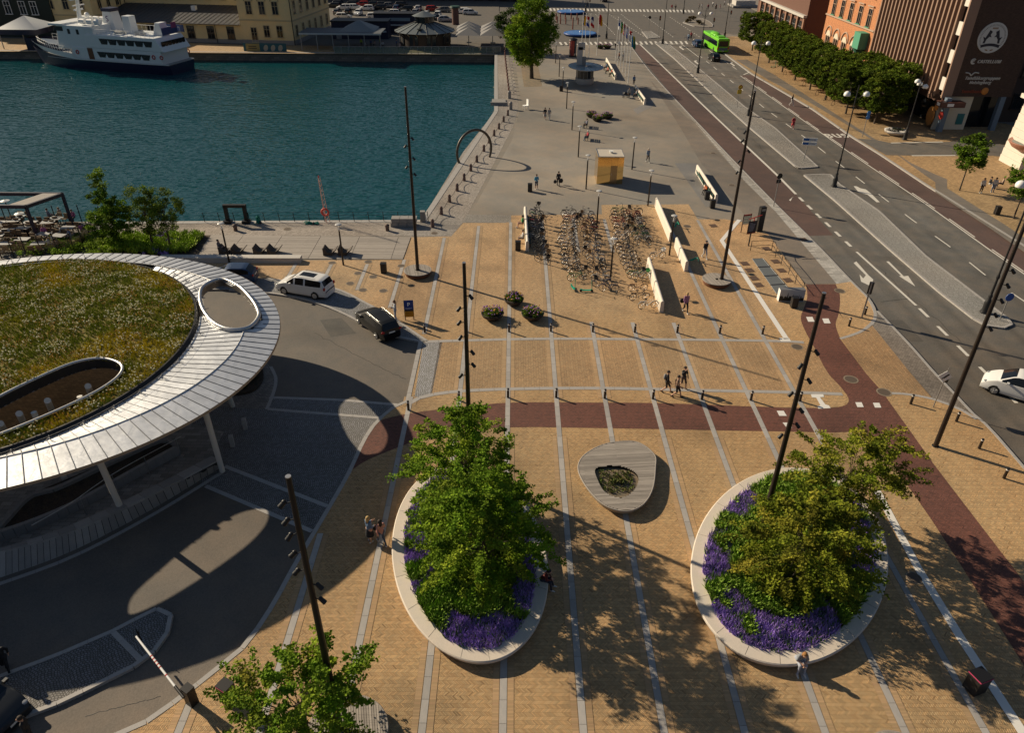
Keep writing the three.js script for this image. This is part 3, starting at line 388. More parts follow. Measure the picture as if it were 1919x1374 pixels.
{ // old repairs, cracks and oil on the asphalt
  const fix = (px, k, y = ROAD) => sheet('asphalt_patch', P(px, y), y + 0.007, M.road, { cell: 0.8, tint: (x, z) => { const c = cool(x, z); return [c[0] * k, c[1] * k, c[2] * k]; } });
  fix([[1655, 600], [1690, 600], [1730, 640], [1690, 640]], 0.72); fix([[1560, 300], [1590, 300], [1640, 338], [1608, 338]], 0.8); fix([[1795, 560], [1850, 598], [1836, 606], [1778, 562]], 1.2); fix([[600, 600], [640, 596], [668, 625], [620, 632]], 0.82);
  const g = [], r = rand(6); for (const [a, b] of [[[590, 625], [760, 712]], [[1610, 470], [1800, 640]], [[1700, 560], [1650, 566]], [[1540, 330], [1700, 470]], [[160, 1342], [300, 1306]], [[1300, 170], [1440, 290]]]) { const A = G(...a, ROAD), B = G(...b, ROAD), w = A.distanceTo(B) * 0.02, pts = Array.from({ length: 26 }, (_, i) => { const q = A.clone().lerp(B, i / 25); return [q.x + (r() - 0.5) * w, q.z + (r() - 0.5) * w]; }); for (let i = 0; i < 25; i++) { const [p, q] = [pts[i], pts[i + 1]]; g.push(box(Math.hypot(q[0] - p[0], q[1] - p[1]) + 0.01, 0.004, 0.016 + r() * 0.014, (p[0] + q[0]) / 2, ROAD + 0.01, (p[1] + q[1]) / 2, Math.atan2(-(q[1] - p[1]), q[0] - p[0]))); } } struct('asphalt_crack', g, M.binDark);
}
// central reservations
const med1 = P([[1228, 80.5], [1262, 108], [1361, 200], [1406, 240], [1495, 315], [1532, 312.5], [1452, 240], [1395, 200], [1290, 112], [1254.7, 84], [1240, 79]]);
const med2 = [...P([[1507, 328], [1565.5, 376], [1664.6, 464.7], [1763.7, 549.6], [1829, 600]]), ...S([[1829, 600], [1850, 610], [1877, 614], [1893, 610], [1894, 602], [1880, 591]], 0, 4), ...P([[1841.5, 562], [1735, 480.6], [1647, 395.7], [1571, 344], [1555, 326]])];
const medEdge = (poly) => { const g = []; along([...poly, poly[0]], 1.2, ([x, z], a, l) => g.push(box(l - 0.02, 0.2, 0.22, x, -0.08, z, a))); return g; };
raise('central_reservation', med1, M.road, 0); raise('central_reservation', med2, M.road, 0);
sheet('cobble_paving', med1, 0.006, M.cobble, { cell: 2 }); sheet('cobble_paving', med2, 0.006, M.cobble, { cell: 2 });
const isl3 = P([[1203, 59], [1219, 58.5], [1237, 70], [1214, 72]]); raise('traffic_island', isl3, M.road, 0); sheet('cobble_paving', isl3, 0.006, M.cobble);
const isl4 = S([[1280, 42], [1288, 37], [1305, 33], [1320, 36], [1335, 46], [1330, 51], [1300, 49]], 0, 3); raise('traffic_island', isl4, M.promenade, 0);
struct('kerb', [...medEdge(med1), ...medEdge(med2), ...medEdge(isl3), ...medEdge(isl4)], M.granite);
// the pavement on the other side of the road
const kerbWest = P([[1352, 96], [1368.6, 108.7], [1410, 139], [1522, 204], [1597, 256.7], [1650, 289.5], [1735, 346], [1919, 461], [2120, 592], [2400, 790]]);
const eastLand = [...P([[1385, 64], [1340, 62], [1338, 80]]), ...kerbWest, [140, kerbWest[9][1]], [140, -400], [70, -400], xz(G(1440, 30))];
raise('pavement', eastLand, M.promenade, -0.004);
sheet('stone_pavement', [...P([[1372, 68], [1345, 72], [1356, 96], [1368.6, 107], [1410, 137.5], [1522, 202.5], [1597, 255], [1650, 288], [1735, 344.5], [1919, 459.5], [2120, 590], [2120, 430], [1919, 320], [1919, 240], [1720, 200], [1560, 80]])], 0.002, M.yellowStone, { cell: 1.6, tint: (x, z) => { const c = cool(x, z); return c; } });
sheet('footpath', P([[1378, 112], [1400, 112], [1450, 140], [1522, 186], [1650, 268], [1705, 305], [1752, 327], [1774, 336], [1774, 353], [1880, 420], [2000, 500], [2000, 530], [1860, 432], [1752, 361], [1752, 342], [1715, 316], [1680, 290], [1500, 182], [1440, 150]]), 0.006, M.drive, { cell: 2, tint: zoneTint(1.2) });
sheet('side_street', P([[1640, 262], [1669, 268.5], [1766, 266.5], [1830, 262], [1919, 280], [1919, 300], [1860, 292], [1790, 291.5], [1708, 291.8], [1660, 291], [1640, 280], [1606, 260]]), 0.009, M.road, { cell: 2, tint: zoneTint(1.1) });
{ const g = []; along(kerbWest, 1.1, ([x, z], a, l) => g.push(box(l - 0.015, 0.2, 0.3, x, -0.08, z, a))); struct('kerb', g, M.granite); }
// the far quay
const farLand = [[-420, farZ + 1], farQ, ...P([[962, 92], [956, 60], [935, 20]]), [-6, -330], [-420, -330]];
raise('far_quay', farLand, M.road, -0.004);
sheet('far_quay_paving', P([[-60, 96], [926, 103], [950, 88], [640, 86], [450, 84], [300, 78], [-60, 70]]), 0.002, M.yellowStone, { cell: 4 });
// gravel bed round the willow on the quay
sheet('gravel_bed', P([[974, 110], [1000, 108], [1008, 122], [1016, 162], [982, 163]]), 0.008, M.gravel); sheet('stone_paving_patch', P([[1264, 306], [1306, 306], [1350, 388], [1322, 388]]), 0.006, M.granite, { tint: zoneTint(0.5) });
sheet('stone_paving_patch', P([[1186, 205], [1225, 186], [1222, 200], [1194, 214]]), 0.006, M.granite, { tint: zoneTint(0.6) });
const hedgeLater = [];
// ---------------------------------------------------------------- the canopy with its meadow roof
const CY = 5.2, OC = [-30.6, -37.6], OA = [16.27, 13.85], GC = [-31.7, -37.5], GR = 12.1;
const eggHole = spline(P([[414, 527], [443.5, 537], [467, 557.7], [483, 581], [486, 598], [467, 618], [437.7, 622], [410, 614], [386.5, 591.7], [376.5, 562.6], [384, 540]], CY + 0.2), 6, true);
const longHole = spline([[-22.46, -35.61], [-23.45, -35.8], [-24.53, -35.3], [-25.87, -33.6], [-27.15, -31.4], [-27.9, -29.6], [-27.5, -28.5], [-26.5, -28.1], [-25.5, -28.7], [-24.45, -29.75], [-23, -31.5], [-22.04, -33], [-21.65, -34.2], [-21.8, -35.05]].map(([x, z]) => { const q = ((x + 24.6) * 0.72 + (z + 31.6) * 0.69) * 0.13; return [(x + 0.72 * q) * 0.985 - 0.47, (z + 0.69 * q) * 0.985 - 0.3]; }), 5, true);
{
  const canopy = thing('bicycle_garage', 'low round pavilion with flowering meadow roof ringed by shining zinc panels beside the drive', 'pavilion', [0, 0, 0]);
  const ring = (a, off) => [OC[0] + (OA[0] - off) * cos(a), OC[1] + (OA[1] - off) * sin(a)];
  const rnd = rand(5), yOut = CY, yMid = CY + 0.3, N = 138;
  const panel = (name, a0, a1, inner) => {
    const g = [], k = 0.93 + rnd() * 0.12, nv = inner ? 18 : 4, gap = 0.006, end = (a) => { if (!inner) return [ring(a, 0.0), ring(a, 2.05), yOut, yMid]; const p = ring(a, 2.09), d = Math.hypot(p[0] - GC[0], p[1] - GC[1]), q = [GC[0] + (p[0] - GC[0]) / d * (GR + 0.16), GC[1] + (p[1] - GC[1]) / d * (GR + 0.16)]; return [p, q, yMid - 0.02, CY + 0.12]; };
    const at = (u, v) => { const [p, q, y0, y1] = end(lerp(a0, a1, u)); return [lerp(p[0], q[0], v), lerp(y0, y1, v) + (inner ? 0.03 : 0.012) * (noise(lerp(p[0], q[0], v) * 1.1, lerp(p[1], q[1], v) * 1.1, 4) - 0.5), lerp(p[1], q[1], v)]; };
    const p = [], ix = [], nu = 4; for (let j = 0; j <= nv; j++) for (let i = 0; i <= nu; i++) p.push(...at(gap + (1 - 2 * gap) * i / nu, j / nv));
    for (let j = 0; j < nv; j++) for (let i = 0; i < nu; i++) { const c = at((i + 0.5) / nu, (j + 0.5) / nv); if (inside(eggHole, c[0], c[2])) continue; const a = j * (nu + 1) + i; ix.push(a, a + nu + 2, a + 1, a, a + nu + 1, a + nu + 2); }
    if (inner && (ix.length < 60 || new Set(ix).size > ix.length * 0.4)) return; const keep = new Map(), pk = []; ix.forEach((v, i) => { if (!keep.has(v)) { keep.set(v, pk.length / 3); pk.push(p[v * 3], p[v * 3 + 1], p[v * 3 + 2]); } ix[i] = keep.get(v); }); const m = new THREE.BufferGeometry(); m.setAttribute('position', new THREE.Float32BufferAttribute(pk, 3)); m.setIndex(ix); m.computeVertexNormals(); if (m.attributes.normal.getY(1) < 0) { ix.reverse(); m.setIndex(ix); m.computeVertexNormals(); } g.push(tinted(m, k, k, k * 1.01));
    let run = []; const flush = () => { if (run.length > 1) { const t = new THREE.TubeGeometry(new THREE.CatmullRomCurve3(run), Math.max(2, run.length), 0.024, 4); mesh('standing_seam', t, M.seam, canopy); } run = []; };
    for (let j = 0; j <= nv; j++) { const a = at(0, j / nv); if (inside(eggHole, a[0], a[2])) flush(); else run.push(V(a[0], a[1] + 0.012, a[2])); } flush();
    mesh(name, g, M.zinc, canopy);
  };
  for (let i = 0; i < N; i++) panel('zinc_panel', i / N * 2 * PI, (i + 1) / N * 2 * PI, false);
  for (let i = 0; i < N; i++) { const a = (i + 0.5) / N * 2 * PI, p = ring(a, 2.09); if (Math.hypot(p[0] - GC[0], p[1] - GC[1]) > GR + 0.5) panel('zinc_panel', i / N * 2 * PI, (i + 1) / N * 2 * PI, true); }
  const seam = []; for (let i = 0; i < 120; i++) { const a = i / 120 * 2 * PI, b = (i + 1) / 120 * 2 * PI, p = ring(a, 2.07), q = ring(b, 2.07); if (inside(eggHole, p[0], p[1])) continue; seam.push(rod([p[0], yMid + 0.01, p[1]], [q[0], yMid + 0.01, q[1]], 0.035, 0.035, 5)); } mesh('ridge_trim', seam, M.steel, canopy);
  // edge, underside and the reveals of the two openings
  const edge = []; for (let i = 0; i < 120; i++) { const a = ring(i / 120 * 2 * PI, -0.02), b = ring((i + 1) / 120 * 2 * PI, -0.02), c = ring(i / 120 * 2 * PI, 0.5), d = ring((i + 1) / 120 * 2 * PI, 0.5); edge.push(quad([a[0], yOut - 0.16, a[1]], [b[0], yOut - 0.16, b[1]], [b[0], yOut + 0.01, b[1]], [a[0], yOut + 0.01, a[1]]), quad([c[0], yOut - 0.3, c[1]], [d[0], yOut - 0.3, d[1]], [b[0], yOut - 0.16, b[1]], [a[0], yOut - 0.16, a[1]])); }
  mesh('roof_edge', edge, plain(0.42, 0.3, 0.2, 0.55), canopy);
  const cells = (step, test, y) => { const p = [], ix = []; for (let x = -50; x < -13; x += step) for (let z = -53; z < -22; z += step) { const c = [x + step / 2, z + step / 2]; if (!test(...c)) continue; const b = p.length / 3; for (const [i, j] of [[0, 0], [0, 1], [1, 1], [1, 0]]) p.push(x + i * step, y(x + i * step, z + j * step), z + j * step); ix.push(b, b + 1, b + 2, b, b + 2, b + 3); } const g = new THREE.BufferGeometry(); g.setAttribute('position', new THREE.Float32BufferAttribute(p, 3)); g.setIndex(ix); g.computeVertexNormals(); return g; };
  const open = (x, z) => inside(eggHole, x, z) || inside(longHole, x, z);
  const inOut = (x, z, o) => ((x - OC[0]) / (OA[0] - o)) ** 2 + ((z - OC[1]) / (OA[1] - o)) ** 2 < 1;
  mesh('soffit', cells(0.15, (x, z) => inOut(x, z, 0.5) && !open(x, z), () => yOut - 0.16), plain(0.45, 0.42, 0.38, 0.7), canopy);
  const domeY = (x, z) => { const r = Math.hypot(x - GC[0], z - GC[1]) / GR; return CY + 0.25 + 0.16 * (1 - r * r) + 0.05 * (fbm(x * 0.7, z * 0.7, 3, 2) - 0.5); };
  { const p = [], ix = [], na = 260, nr = 90; for (let j = 0; j <= nr; j++) for (let i = 0; i <= na; i++) { const a = i / na * 2 * PI, r = GR * j / nr, x = GC[0] + r * cos(a), z = GC[1] + r * sin(a); p.push(x, domeY(x, z), z); } for (let j = 0; j < nr; j++) for (let i = 0; i < na; i++) { const a = (i + 0.5) / na * 2 * PI, r = GR * (j + 0.5) / nr; if (inside(longHole, GC[0] + r * cos(a), GC[1] + r * sin(a))) continue; const b = j * (na + 1) + i; ix.push(b, b + 1, b + na + 2, b, b + na + 2, b + na + 1); } const g = new THREE.BufferGeometry(); g.setAttribute('position', new THREE.Float32BufferAttribute(p, 3)); g.setIndex(ix); g.computeVertexNormals(); if (g.attributes.normal.getY(5000) < 0) { ix.reverse(); g.setIndex(ix); g.computeVertexNormals(); } mesh('meadow_bed', g, plain(0.16, 0.13, 0.02, 0.95), canopy); }
  const reveal = (hole, y0, y1) => hole.map((a, i) => { const b = hole[(i + 1) % hole.length]; return quad([a[0], y0, a[1]], [b[0], y0, b[1]], [b[0], y1, b[1]], [a[0], y1, a[1]]); });
  mesh('opening_lining', reveal(eggHole, yOut - 0.2, CY + 0.38), plain(0.24, 0.23, 0.21, 0.35, 0.7), canopy);
  mesh('opening_lining', reveal(longHole, yOut - 0.2, CY + 0.46), plain(0.03, 0.028, 0.028, 0.4, 0.3), canopy);
  mesh('opening_rim', tube(eggHole.map(([x, z]) => V(x, CY + 0.36, z)), 0.13, 110, 8, true), M.steel, canopy);
  mesh('opening_rim', tube(longHole.map(([x, z]) => V(x, CY + 0.47, z)), 0.09, 110, 8, true), M.steel, canopy);
  // dark gutter round the meadow and the fall-arrest line on its posts
  const gutter = [], posts = [], n = 96; for (let i = 0; i < n; i++) { const a = i / n * 2 * PI, b = (i + 1) / n * 2 * PI, f = (t, r, y) => [GC[0] + r * cos(t), y, GC[1] + r * sin(t)]; gutter.push(quad(f(a, GR + 0.18, CY + 0.16), f(b, GR + 0.18, CY + 0.16), f(b, GR + 0.02, CY + 0.36), f(a, GR + 0.02, CY + 0.36)), quad(f(a, GR + 0.02, CY + 0.36), f(b, GR + 0.02, CY + 0.36), f(b, GR - 0.08, CY + 0.36), f(a, GR - 0.08, CY + 0.36))); posts.push(rod(f(a, GR + 0.5, CY + 0.42), f(b, GR + 0.5, CY + 0.42), 0.008, 0.008, 4)); if (i % 2 === 0) { posts.push(rod(f(a, GR + 0.5, CY + 0.12), f(a, GR + 0.5, CY + 0.46), 0.02, 0.02, 5), rod(f(a, GR + 0.25, CY + 0.2), f(a, GR + 0.75, CY + 0.2), 0.02, 0.02, 4), rod(f(a + 0.018, GR + 0.36, CY + 0.15), f(a, GR + 0.5, CY + 0.38), 0.014, 0.014, 4)); } }
  mesh('gutter', gutter, M.iron, canopy); mesh('safety_line', posts, M.galv, canopy);
  for (const [a, b] of [[[187, 864], [225, 947.7]], [[385, 771], [411.6, 863]]]) { const t = G(...a, 4.75), f = G(...b, 0.9), d = f.clone().sub(t), q = t.clone().addScaledVector(d, 4.75 / 3.85); mesh('column', rod(q, t, 0.16, 0.16, 14), M.paint, canopy); }
  for (const [x, z] of [[-20.5, -37.4], [-23.6, -33.1], [-25.3, -31.6], [-29, -30], [-36, -29], [-22, -46], [-30, -49], [-40, -44]]) mesh('column', rod([x, ROAD, z], [x - 0.25, 4.78, z - 0.1], 0.15, 0.15, 12), M.paint, canopy);
  mesh('column', rod(G(437, 762, ROAD), G(432, 745, 1.2).add(V(-0.35, 3.5, 0)), 0.15, 0.15, 12), M.paint, canopy);
  for (const [a, b, c, d] of [[168, 730, 178, 757], [93, 758, 107, 789], [40, 782, 54, 811], [5, 800, 20, 826]]) mesh('column', rod(G(c, d, 0.6), G(a, b, 4.2).lerp(G(c, d, 0.6), -0.2), 0.17, 0.17, 12), M.paint, canopy);
  // parked bicycles and floodlights are seen dimly through the opening
  mesh('floodlight', [ball(0.3, -25.2, 3.2, -31.2), ball(0.3, -24.6, 3.3, -31.6), ball(0.26, -24.8, 2.8, -31.1)], M.white, canopy);
  // meadow: grass tufts and flower heads, nobody could count them
  const blade = () => { const p = [], ix = [], c = [], r = rand(9); for (let k = 0; k < 7; k++) { const a = r() * 6.28, x = cos(a) * 0.05 * r(), z = sin(a) * 0.05 * r(), h = 0.1 + r() * 0.12, lx = (r() - 0.5) * 0.14, lz = (r() - 0.5) * 0.14, w = 0.011, b = p.length / 3; p.push(x - w * sin(a), 0, z + w * cos(a), x + w * sin(a), 0, z - w * cos(a), x + lx, h, z + lz); ix.push(b, b + 1, b + 2); } const g = new THREE.BufferGeometry(); g.setAttribute('position', new THREE.Float32BufferAttribute(p, 3)); g.setIndex(ix); g.computeVertexNormals(); return g; };
  const tuft = blade(), r = rand(77), o = new THREE.Object3D(), col = new THREE.Color();
  const scatter = (count, geo, mat, name, yoff, colour, size, dens) => { const im = new THREE.InstancedMesh(geo, mat, count); let i = 0, tries = 0; while (i < count && tries++ < count * 6) { const a = r() * 2 * PI, d = Math.sqrt(r()) * (GR - 0.12), x = GC[0] + d * cos(a), z = GC[1] + d * sin(a); if (x < -52 || inside(longHole, x, z) || r() > dens(x, z)) continue; o.position.set(x, domeY(x, z) + yoff * (0.7 + r() * 0.6), z); o.rotation.set((r() - 0.5) * 0.4, r() * 6.28, (r() - 0.5) * 0.4); o.scale.setScalar(size * (0.7 + r() * 0.7)); o.updateMatrix(); im.setMatrixAt(i, o.matrix); colour(col, x, z); im.setColorAt(i, col); i++; } im.count = i; im.name = name; im.castShadow = im.receiveShadow = true; im.userData = { kind: 'stuff' }; canopy.add(im); };
  const patch = (x, z) => fbm(x * 0.35 + 7, z * 0.35, 31, 3), dryness = (x, z) => smooth(0.54, 0.74, patch(x, z) + 0.3 * Math.exp(-((x + 24) ** 2 + (z + 38) ** 2) / 8));
  scatter(30000, tuft, plain(1, 1, 1, 0.9, 0, { side: THREE.DoubleSide }), 'meadow_grass', 0, (c, x, z) => { const d = dryness(x, z), k = 0.65 + r() * 0.7; c.setRGB(lerp(0.25, 0.5, d) * k, lerp(0.285, 0.42, d) * k, 0.016 * k); }, 1, () => 1);
  scatter(4600, new THREE.IcosahedronGeometry(0.042, 0), plain(1, 1, 1, 0.8), 'meadow_flowers', 0.2, (c) => { const k = 0.7 + r() * 0.3; c.setRGB(0.7 * k, 0.66 * k, 0.42 * k); }, 1, (x, z) => smooth(0.42, 0.62, fbm(x * 0.9, z * 0.9, 14, 3)));
  scatter(3600, new THREE.IcosahedronGeometry(0.03, 0), plain(1, 1, 1, 0.8), 'meadow_flowers', 0.18, (c) => { const k = 0.7 + r() * 0.4; c.setRGB(0.5 * k, 0.24 * k, 0.02 * k); }, 1, (x, z) => smooth(0.44, 0.6, fbm(x * 0.8 + 30, z * 0.8, 15, 3)));
}
{ // the curved stone wall along the ramp, one slab after another
  const w = thing('stone_wall', 'long curved grey stone wall of sloping slabs along the ramp under the canopy', 'wall');
  const top = S([[413, 860], [263, 938], [128, 998], [0, 1034], [-120, 1062]], 0.95, 8), foot = S([[414, 877], [275, 961], [131.5, 1035], [0, 1083.5], [-120, 1122]], ROAD, 8), inn = S([[397, 855], [250.7, 930], [122, 988.5], [0, 1028], [-115, 1055]], 0.95, 8), n = 44, at = (l, t) => { const k = t * (l.length - 1), i = Math.min(l.length - 2, Math.floor(k)), f = k - i; return [lerp(l[i][0], l[i + 1][0], f), lerp(l[i][1], l[i + 1][1], f)]; };
  const mats = [0, 1, 2].map((k) => recolour(M.granite, { color: new THREE.Color().setScalar([0.82, 0.95, 0.72][k]) }));
  const solid = (a, b, c, d, y0, y1, th) => { const e = (p, y) => [p[0], y, p[1]], A = e(a, y0), B = e(b, y0), C = e(c, y1), D = e(d, y1); return [quad(A, B, C, D)]; };
  for (let i = 0; i < n; i++) { const e = 0.06 / n * 6, t0 = (i + 0.04) / n, t1 = (i + 0.96) / n, a = at(foot, t0), b = at(foot, t1), c = at(top, t1), d = at(top, t0), g = solid(a, b, c, d, ROAD, 0.93); g[0].setAttribute('color', new THREE.BufferAttribute(new Float32Array(12).fill(1), 3)); mesh('stone_slab', g, mats[Math.floor(hash(i, 3) * 3)], w); }
  for (let i = 0; i < 17; i++) { const a = at(top, (i + 0.01) / 17), b = at(top, (i + 0.99) / 17), c = at(inn, (i + 0.99) / 17), d = at(inn, (i + 0.01) / 17), g = prism([a, b, c, d], 0.83, 0.965); g.setAttribute('color', new THREE.BufferAttribute(new Float32Array(g.attributes.position.count * 3).fill(1), 3)); mesh('coping_stone', g, mats[i % 3], w); }
  const back = []; for (let i = 0; i < 20; i++) { const a = at(top, i / 20), b = at(top, (i + 1) / 20), c = at(inn, i / 20), d = at(inn, (i + 1) / 20), f = at(foot, i / 20), h = at(foot, (i + 1) / 20); back.push(quad([f[0], ROAD, f[1]], [h[0], ROAD, h[1]], [b[0], 0.83, b[1]], [a[0], 0.83, a[1]]).translate(-0.02, -0.02, -0.04), quad([c[0], ROAD, c[1]], [d[0], ROAD, d[1]], [d[0], 0.83, d[1]], [c[0], 0.83, c[1]])); } mesh('wall_core', back, M.iron, w);
  const g2 = []; along(foot.map(([x, z]) => [x + 0.28, z + 0.34]), 1, ([x, z], a, l) => g2.push(slab(l - 0.015, 0.06, 0.22, x, ROAD - 0.03, z, a))); struct('kerb', g2, M.granite);
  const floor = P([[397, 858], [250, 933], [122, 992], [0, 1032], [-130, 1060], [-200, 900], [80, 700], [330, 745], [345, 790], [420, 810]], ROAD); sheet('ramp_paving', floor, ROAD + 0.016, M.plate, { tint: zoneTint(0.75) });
  const lw = thing('stone_wall', 'low stone kerb wall enclosing the dark planting under the canopy', 'wall'), ll = S([[333, 835], [250, 880], [120, 950], [0, 995], [-80, 1010]], 0.5, 6); along(ll, 0.5, ([x, z], a, l) => mesh('stone_slab', slab(l - 0.012, 0.62, 0.25, x, ROAD, z, a), mats[0], lw));
  const l2 = S([[333, 835], [310, 822], [225, 857], [100, 915], [60, 925], [0, 985]], 0.5, 6); along(l2, 0.5, ([x, z], a, l) => mesh('stone_slab', slab(l - 0.012, 0.62, 0.25, x, ROAD, z, a), mats[2], lw));
  sheet('planting_bed', P([[333, 835], [250, 880], [120, 950], [0, 995], [60, 925], [225, 857], [310, 822]], 0.3), 0.3, recolour(M.soil, { vertexColors: true }));
  sheet('ramp_paving', P([[-60, 880], [60, 830], [180, 765], [270, 715], [215, 670], [60, 700], [-120, 790]], ROAD), ROAD + 0.022, M.yellowStone);
  single('handrail', 'thin steel handrail above the dark planting beneath the canopy', 'handrail', [tube([G(340, 818, 1.3), G(210, 890, 1.3), G(130, 945, 1.3), G(60, 985, 1.3)], 0.025, 30), ...[[330, 822], [270, 855], [210, 890], [150, 932]].map(([u, v]) => { const p = G(u, v, 1.3); return rod([p.x, 0, p.z], p, 0.02); })], M.steel);
  for (const [u, v, l] of [[461, 804, 'pale stone block post on the fan paving nearer the turning loop'], [437, 836, 'pale stone block post on the fan paving nearer the leaning column']]) { const p = G(u, v, ROAD); single('stone_post', l, 'bollard', [slab(0.24, 0.78, 0.3, p.x, ROAD, p.z, 0.25)], M.granite, 'stone posts on the fan paving'); }
  // planted roundel by the drive
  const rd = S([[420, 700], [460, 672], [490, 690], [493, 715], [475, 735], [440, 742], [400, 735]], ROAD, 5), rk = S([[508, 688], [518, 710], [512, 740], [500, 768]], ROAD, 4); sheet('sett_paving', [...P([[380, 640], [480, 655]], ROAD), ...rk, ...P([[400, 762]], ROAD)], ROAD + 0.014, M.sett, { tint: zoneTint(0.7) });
  const hd = thing('low_hedge', 'dark round bed of low shrubs under the outer edge of the canopy', 'hedge'); mesh('soil', prism(rd, ROAD, 0.1), M.soil, hd); hedgeLater.push([hd, rd]);
  const g3 = []; along(rk, 0.8, ([x, z], a, l) => g3.push(slab(l - 0.01, 0.06, 0.22, x, ROAD - 0.02, z, a))); struct('kerb', g3, M.granite);
}
// ---------------------------------------------------------------- planters, seats, trees, masts
const ellipse = (c, a, b, ang, n = 72) => Array.from({ length: n }, (_, i) => { const t = i / n * 2 * PI, x = a * cos(t), z = b * sin(t); return [c[0] + x * cos(ang) - z * sin(ang), c[1] + x * sin(ang) + z * cos(ang)]; });
function leafCloud({ seed, centre = [0, 0, 0], rad = [2, 2, 2], clumps = 60, per = 200, size = 0.14, spread = 0.55, base = [0.1, 0.15, 0.02], alt = [0.17, 0.19, 0.03], shape = null, cube = false, hollow = 0.45, droop = 0, el = 0 }) {
  const r = rand(seed), p = [], n = [], c = [], ix = [], heads = [];
  for (let k = 0; k < clumps; k++) {
    let x, y, z, d; do { x = r() * 2 - 1; y = r() * 2 - 1; z = r() * 2 - 1; d = Math.hypot(x, y, z); } while ((!cube && d > 1) || (cube && Math.max(Math.abs(x), Math.abs(y), Math.abs(z)) < hollow) || d < hollow * r() || (shape && !shape(x, y, z, r)));
    const cx = centre[0] + x * rad[0], cy = centre[1] + y * rad[1], cz = centre[2] + z * rad[2]; heads.push([cx, cy, cz]);
    const tone = 0.62 + r() * 0.75, mix = r() * r() * 1.1, sp = spread * (0.6 + r() * 0.8), ax = el ? [x + (r() - 0.5) * 0.9, y * 0.6 + (r() - 0.4) * 0.6, z + (r() - 0.5) * 0.9] : [r() - 0.5, (r() - 0.5) * 0.5, r() - 0.5];
    for (let i = 0; i < per; i++) {
      let u, v, w; do { u = r() * 2 - 1; v = r() * 2 - 1; w = r() * 2 - 1; } while (u * u + v * v + w * w > 1);
      const st = el ? el * (r() - 0.3) * 2 : 1.4 * (r() - 0.5), th = el ? 0.5 - 0.14 * st : 0.8, px = cx + (u * th + ax[0] * st) * sp, py = cy + (v * th * 0.7 + ax[1] * st) * sp - droop * Math.abs(r()) - (el ? 0.05 * st * st : 0), pz = cz + (w * th + ax[2] * st) * sp, s = size * (0.6 + r() * 0.8), a = r() * 6.283, tl = (r() - 0.35) * 1.3, ca = cos(a), sa = sin(a), ct = cos(tl), stl = sin(tl);
      const ex = [ca * ct, stl, sa * ct], ro = (r() - 0.5) * 1.4, ey = [-sa * cos(ro), sin(ro), ca * cos(ro)], b = p.length / 3, q = tone * (0.8 + r() * 0.4), m = clamp(mix + (r() - 0.5) * 0.3, 0, 1), col = [lerp(base[0], alt[0], m) * q, lerp(base[1], alt[1], m) * q, lerp(base[2], alt[2], m) * q];
      p.push(px, py, pz, px + (ex[0] + ey[0] * 0.7) * s * 0.5, py + (ex[1] + ey[1] * 0.7) * s * 0.5 + s * 0.12, pz + (ex[2] + ey[2] * 0.7) * s * 0.5, px + ex[0] * s, py + ex[1] * s, pz + ex[2] * s, px + (ex[0] - ey[0] * 0.7) * s * 0.5, py + (ex[1] - ey[1] * 0.7) * s * 0.5 + s * 0.12, pz + (ex[2] - ey[2] * 0.7) * s * 0.5);
      for (let j = 0; j < 4; j++) c.push(...col); ix.push(b, b + 1, b + 2, b, b + 2, b + 3);
    }
  }
  const g = new THREE.BufferGeometry(); g.setAttribute('position', new THREE.Float32BufferAttribute(p, 3)); g.setAttribute('color', new THREE.Float32BufferAttribute(c, 3)); g.setIndex(ix); g.computeVertexNormals(); g.userData.keepUV = true; g.setAttribute('uv', new THREE.BufferAttribute(new Float32Array(p.length / 3 * 2), 2)); g.userData.heads = heads; return g;
}
function limbs(root, heads, r0, stems = 3, seed = 1, fork = 0.45) {   // tapering stems that branch to the leaf clumps
  const r = rand(seed), g = [], tips = [];
  for (let s = 0; s < stems; s++) { const h = heads.filter((_, i) => i % stems === s); if (!h.length) continue; const m = h.reduce((a, q) => [a[0] + q[0] / h.length, a[1] + q[1] / h.length, a[2] + q[2] / h.length], [0, 0, 0]); const k = [lerp(root[0], m[0], 0.5), lerp(root[1], m[1], fork), lerp(root[2], m[2], 0.5)], o = stems > 1 ? [(r() - 0.5) * 0.35, 0, (r() - 0.5) * 0.35] : [0, 0, 0]; const b = [root[0] + o[0], root[1], root[2] + o[2]]; g.push(rod(b, k, r0, r0 * 0.6, 8), ball(r0 * 0.62, ...k, 6)); const top = [lerp(k[0], m[0], 0.8), lerp(k[1], m[1], 1.0), lerp(k[2], m[2], 0.8)]; g.push(rod(k, top, r0 * 0.6, r0 * 0.25, 6)); h.slice(0, 14).forEach((q) => { const t = 0.15 + r() * 0.8, f = [lerp(k[0], top[0], t), lerp(k[1], top[1], t), lerp(k[2], top[2], t)]; g.push(rod(f, q, r0 * 0.3, r0 * 0.08, 5)); }); }
  return g;
}
function tree(name, label, pos, { root = [0, 0, 0], trunkR = 0.08, stems = 3, seed = 1, fork, crowns, el = 0 }, group, category = 'tree') {
  const t = thing(name, label, category, pos, 0, group), gs = crowns.map((c) => leafCloud({ seed, el, ...c })), heads = gs.flatMap((g) => g.userData.heads);
  mesh('trunk', limbs(root, heads, trunkR, stems, seed + 3, fork), M.bark, t); const cr = mesh('crown', gs, M.leaf, t); return t;
}
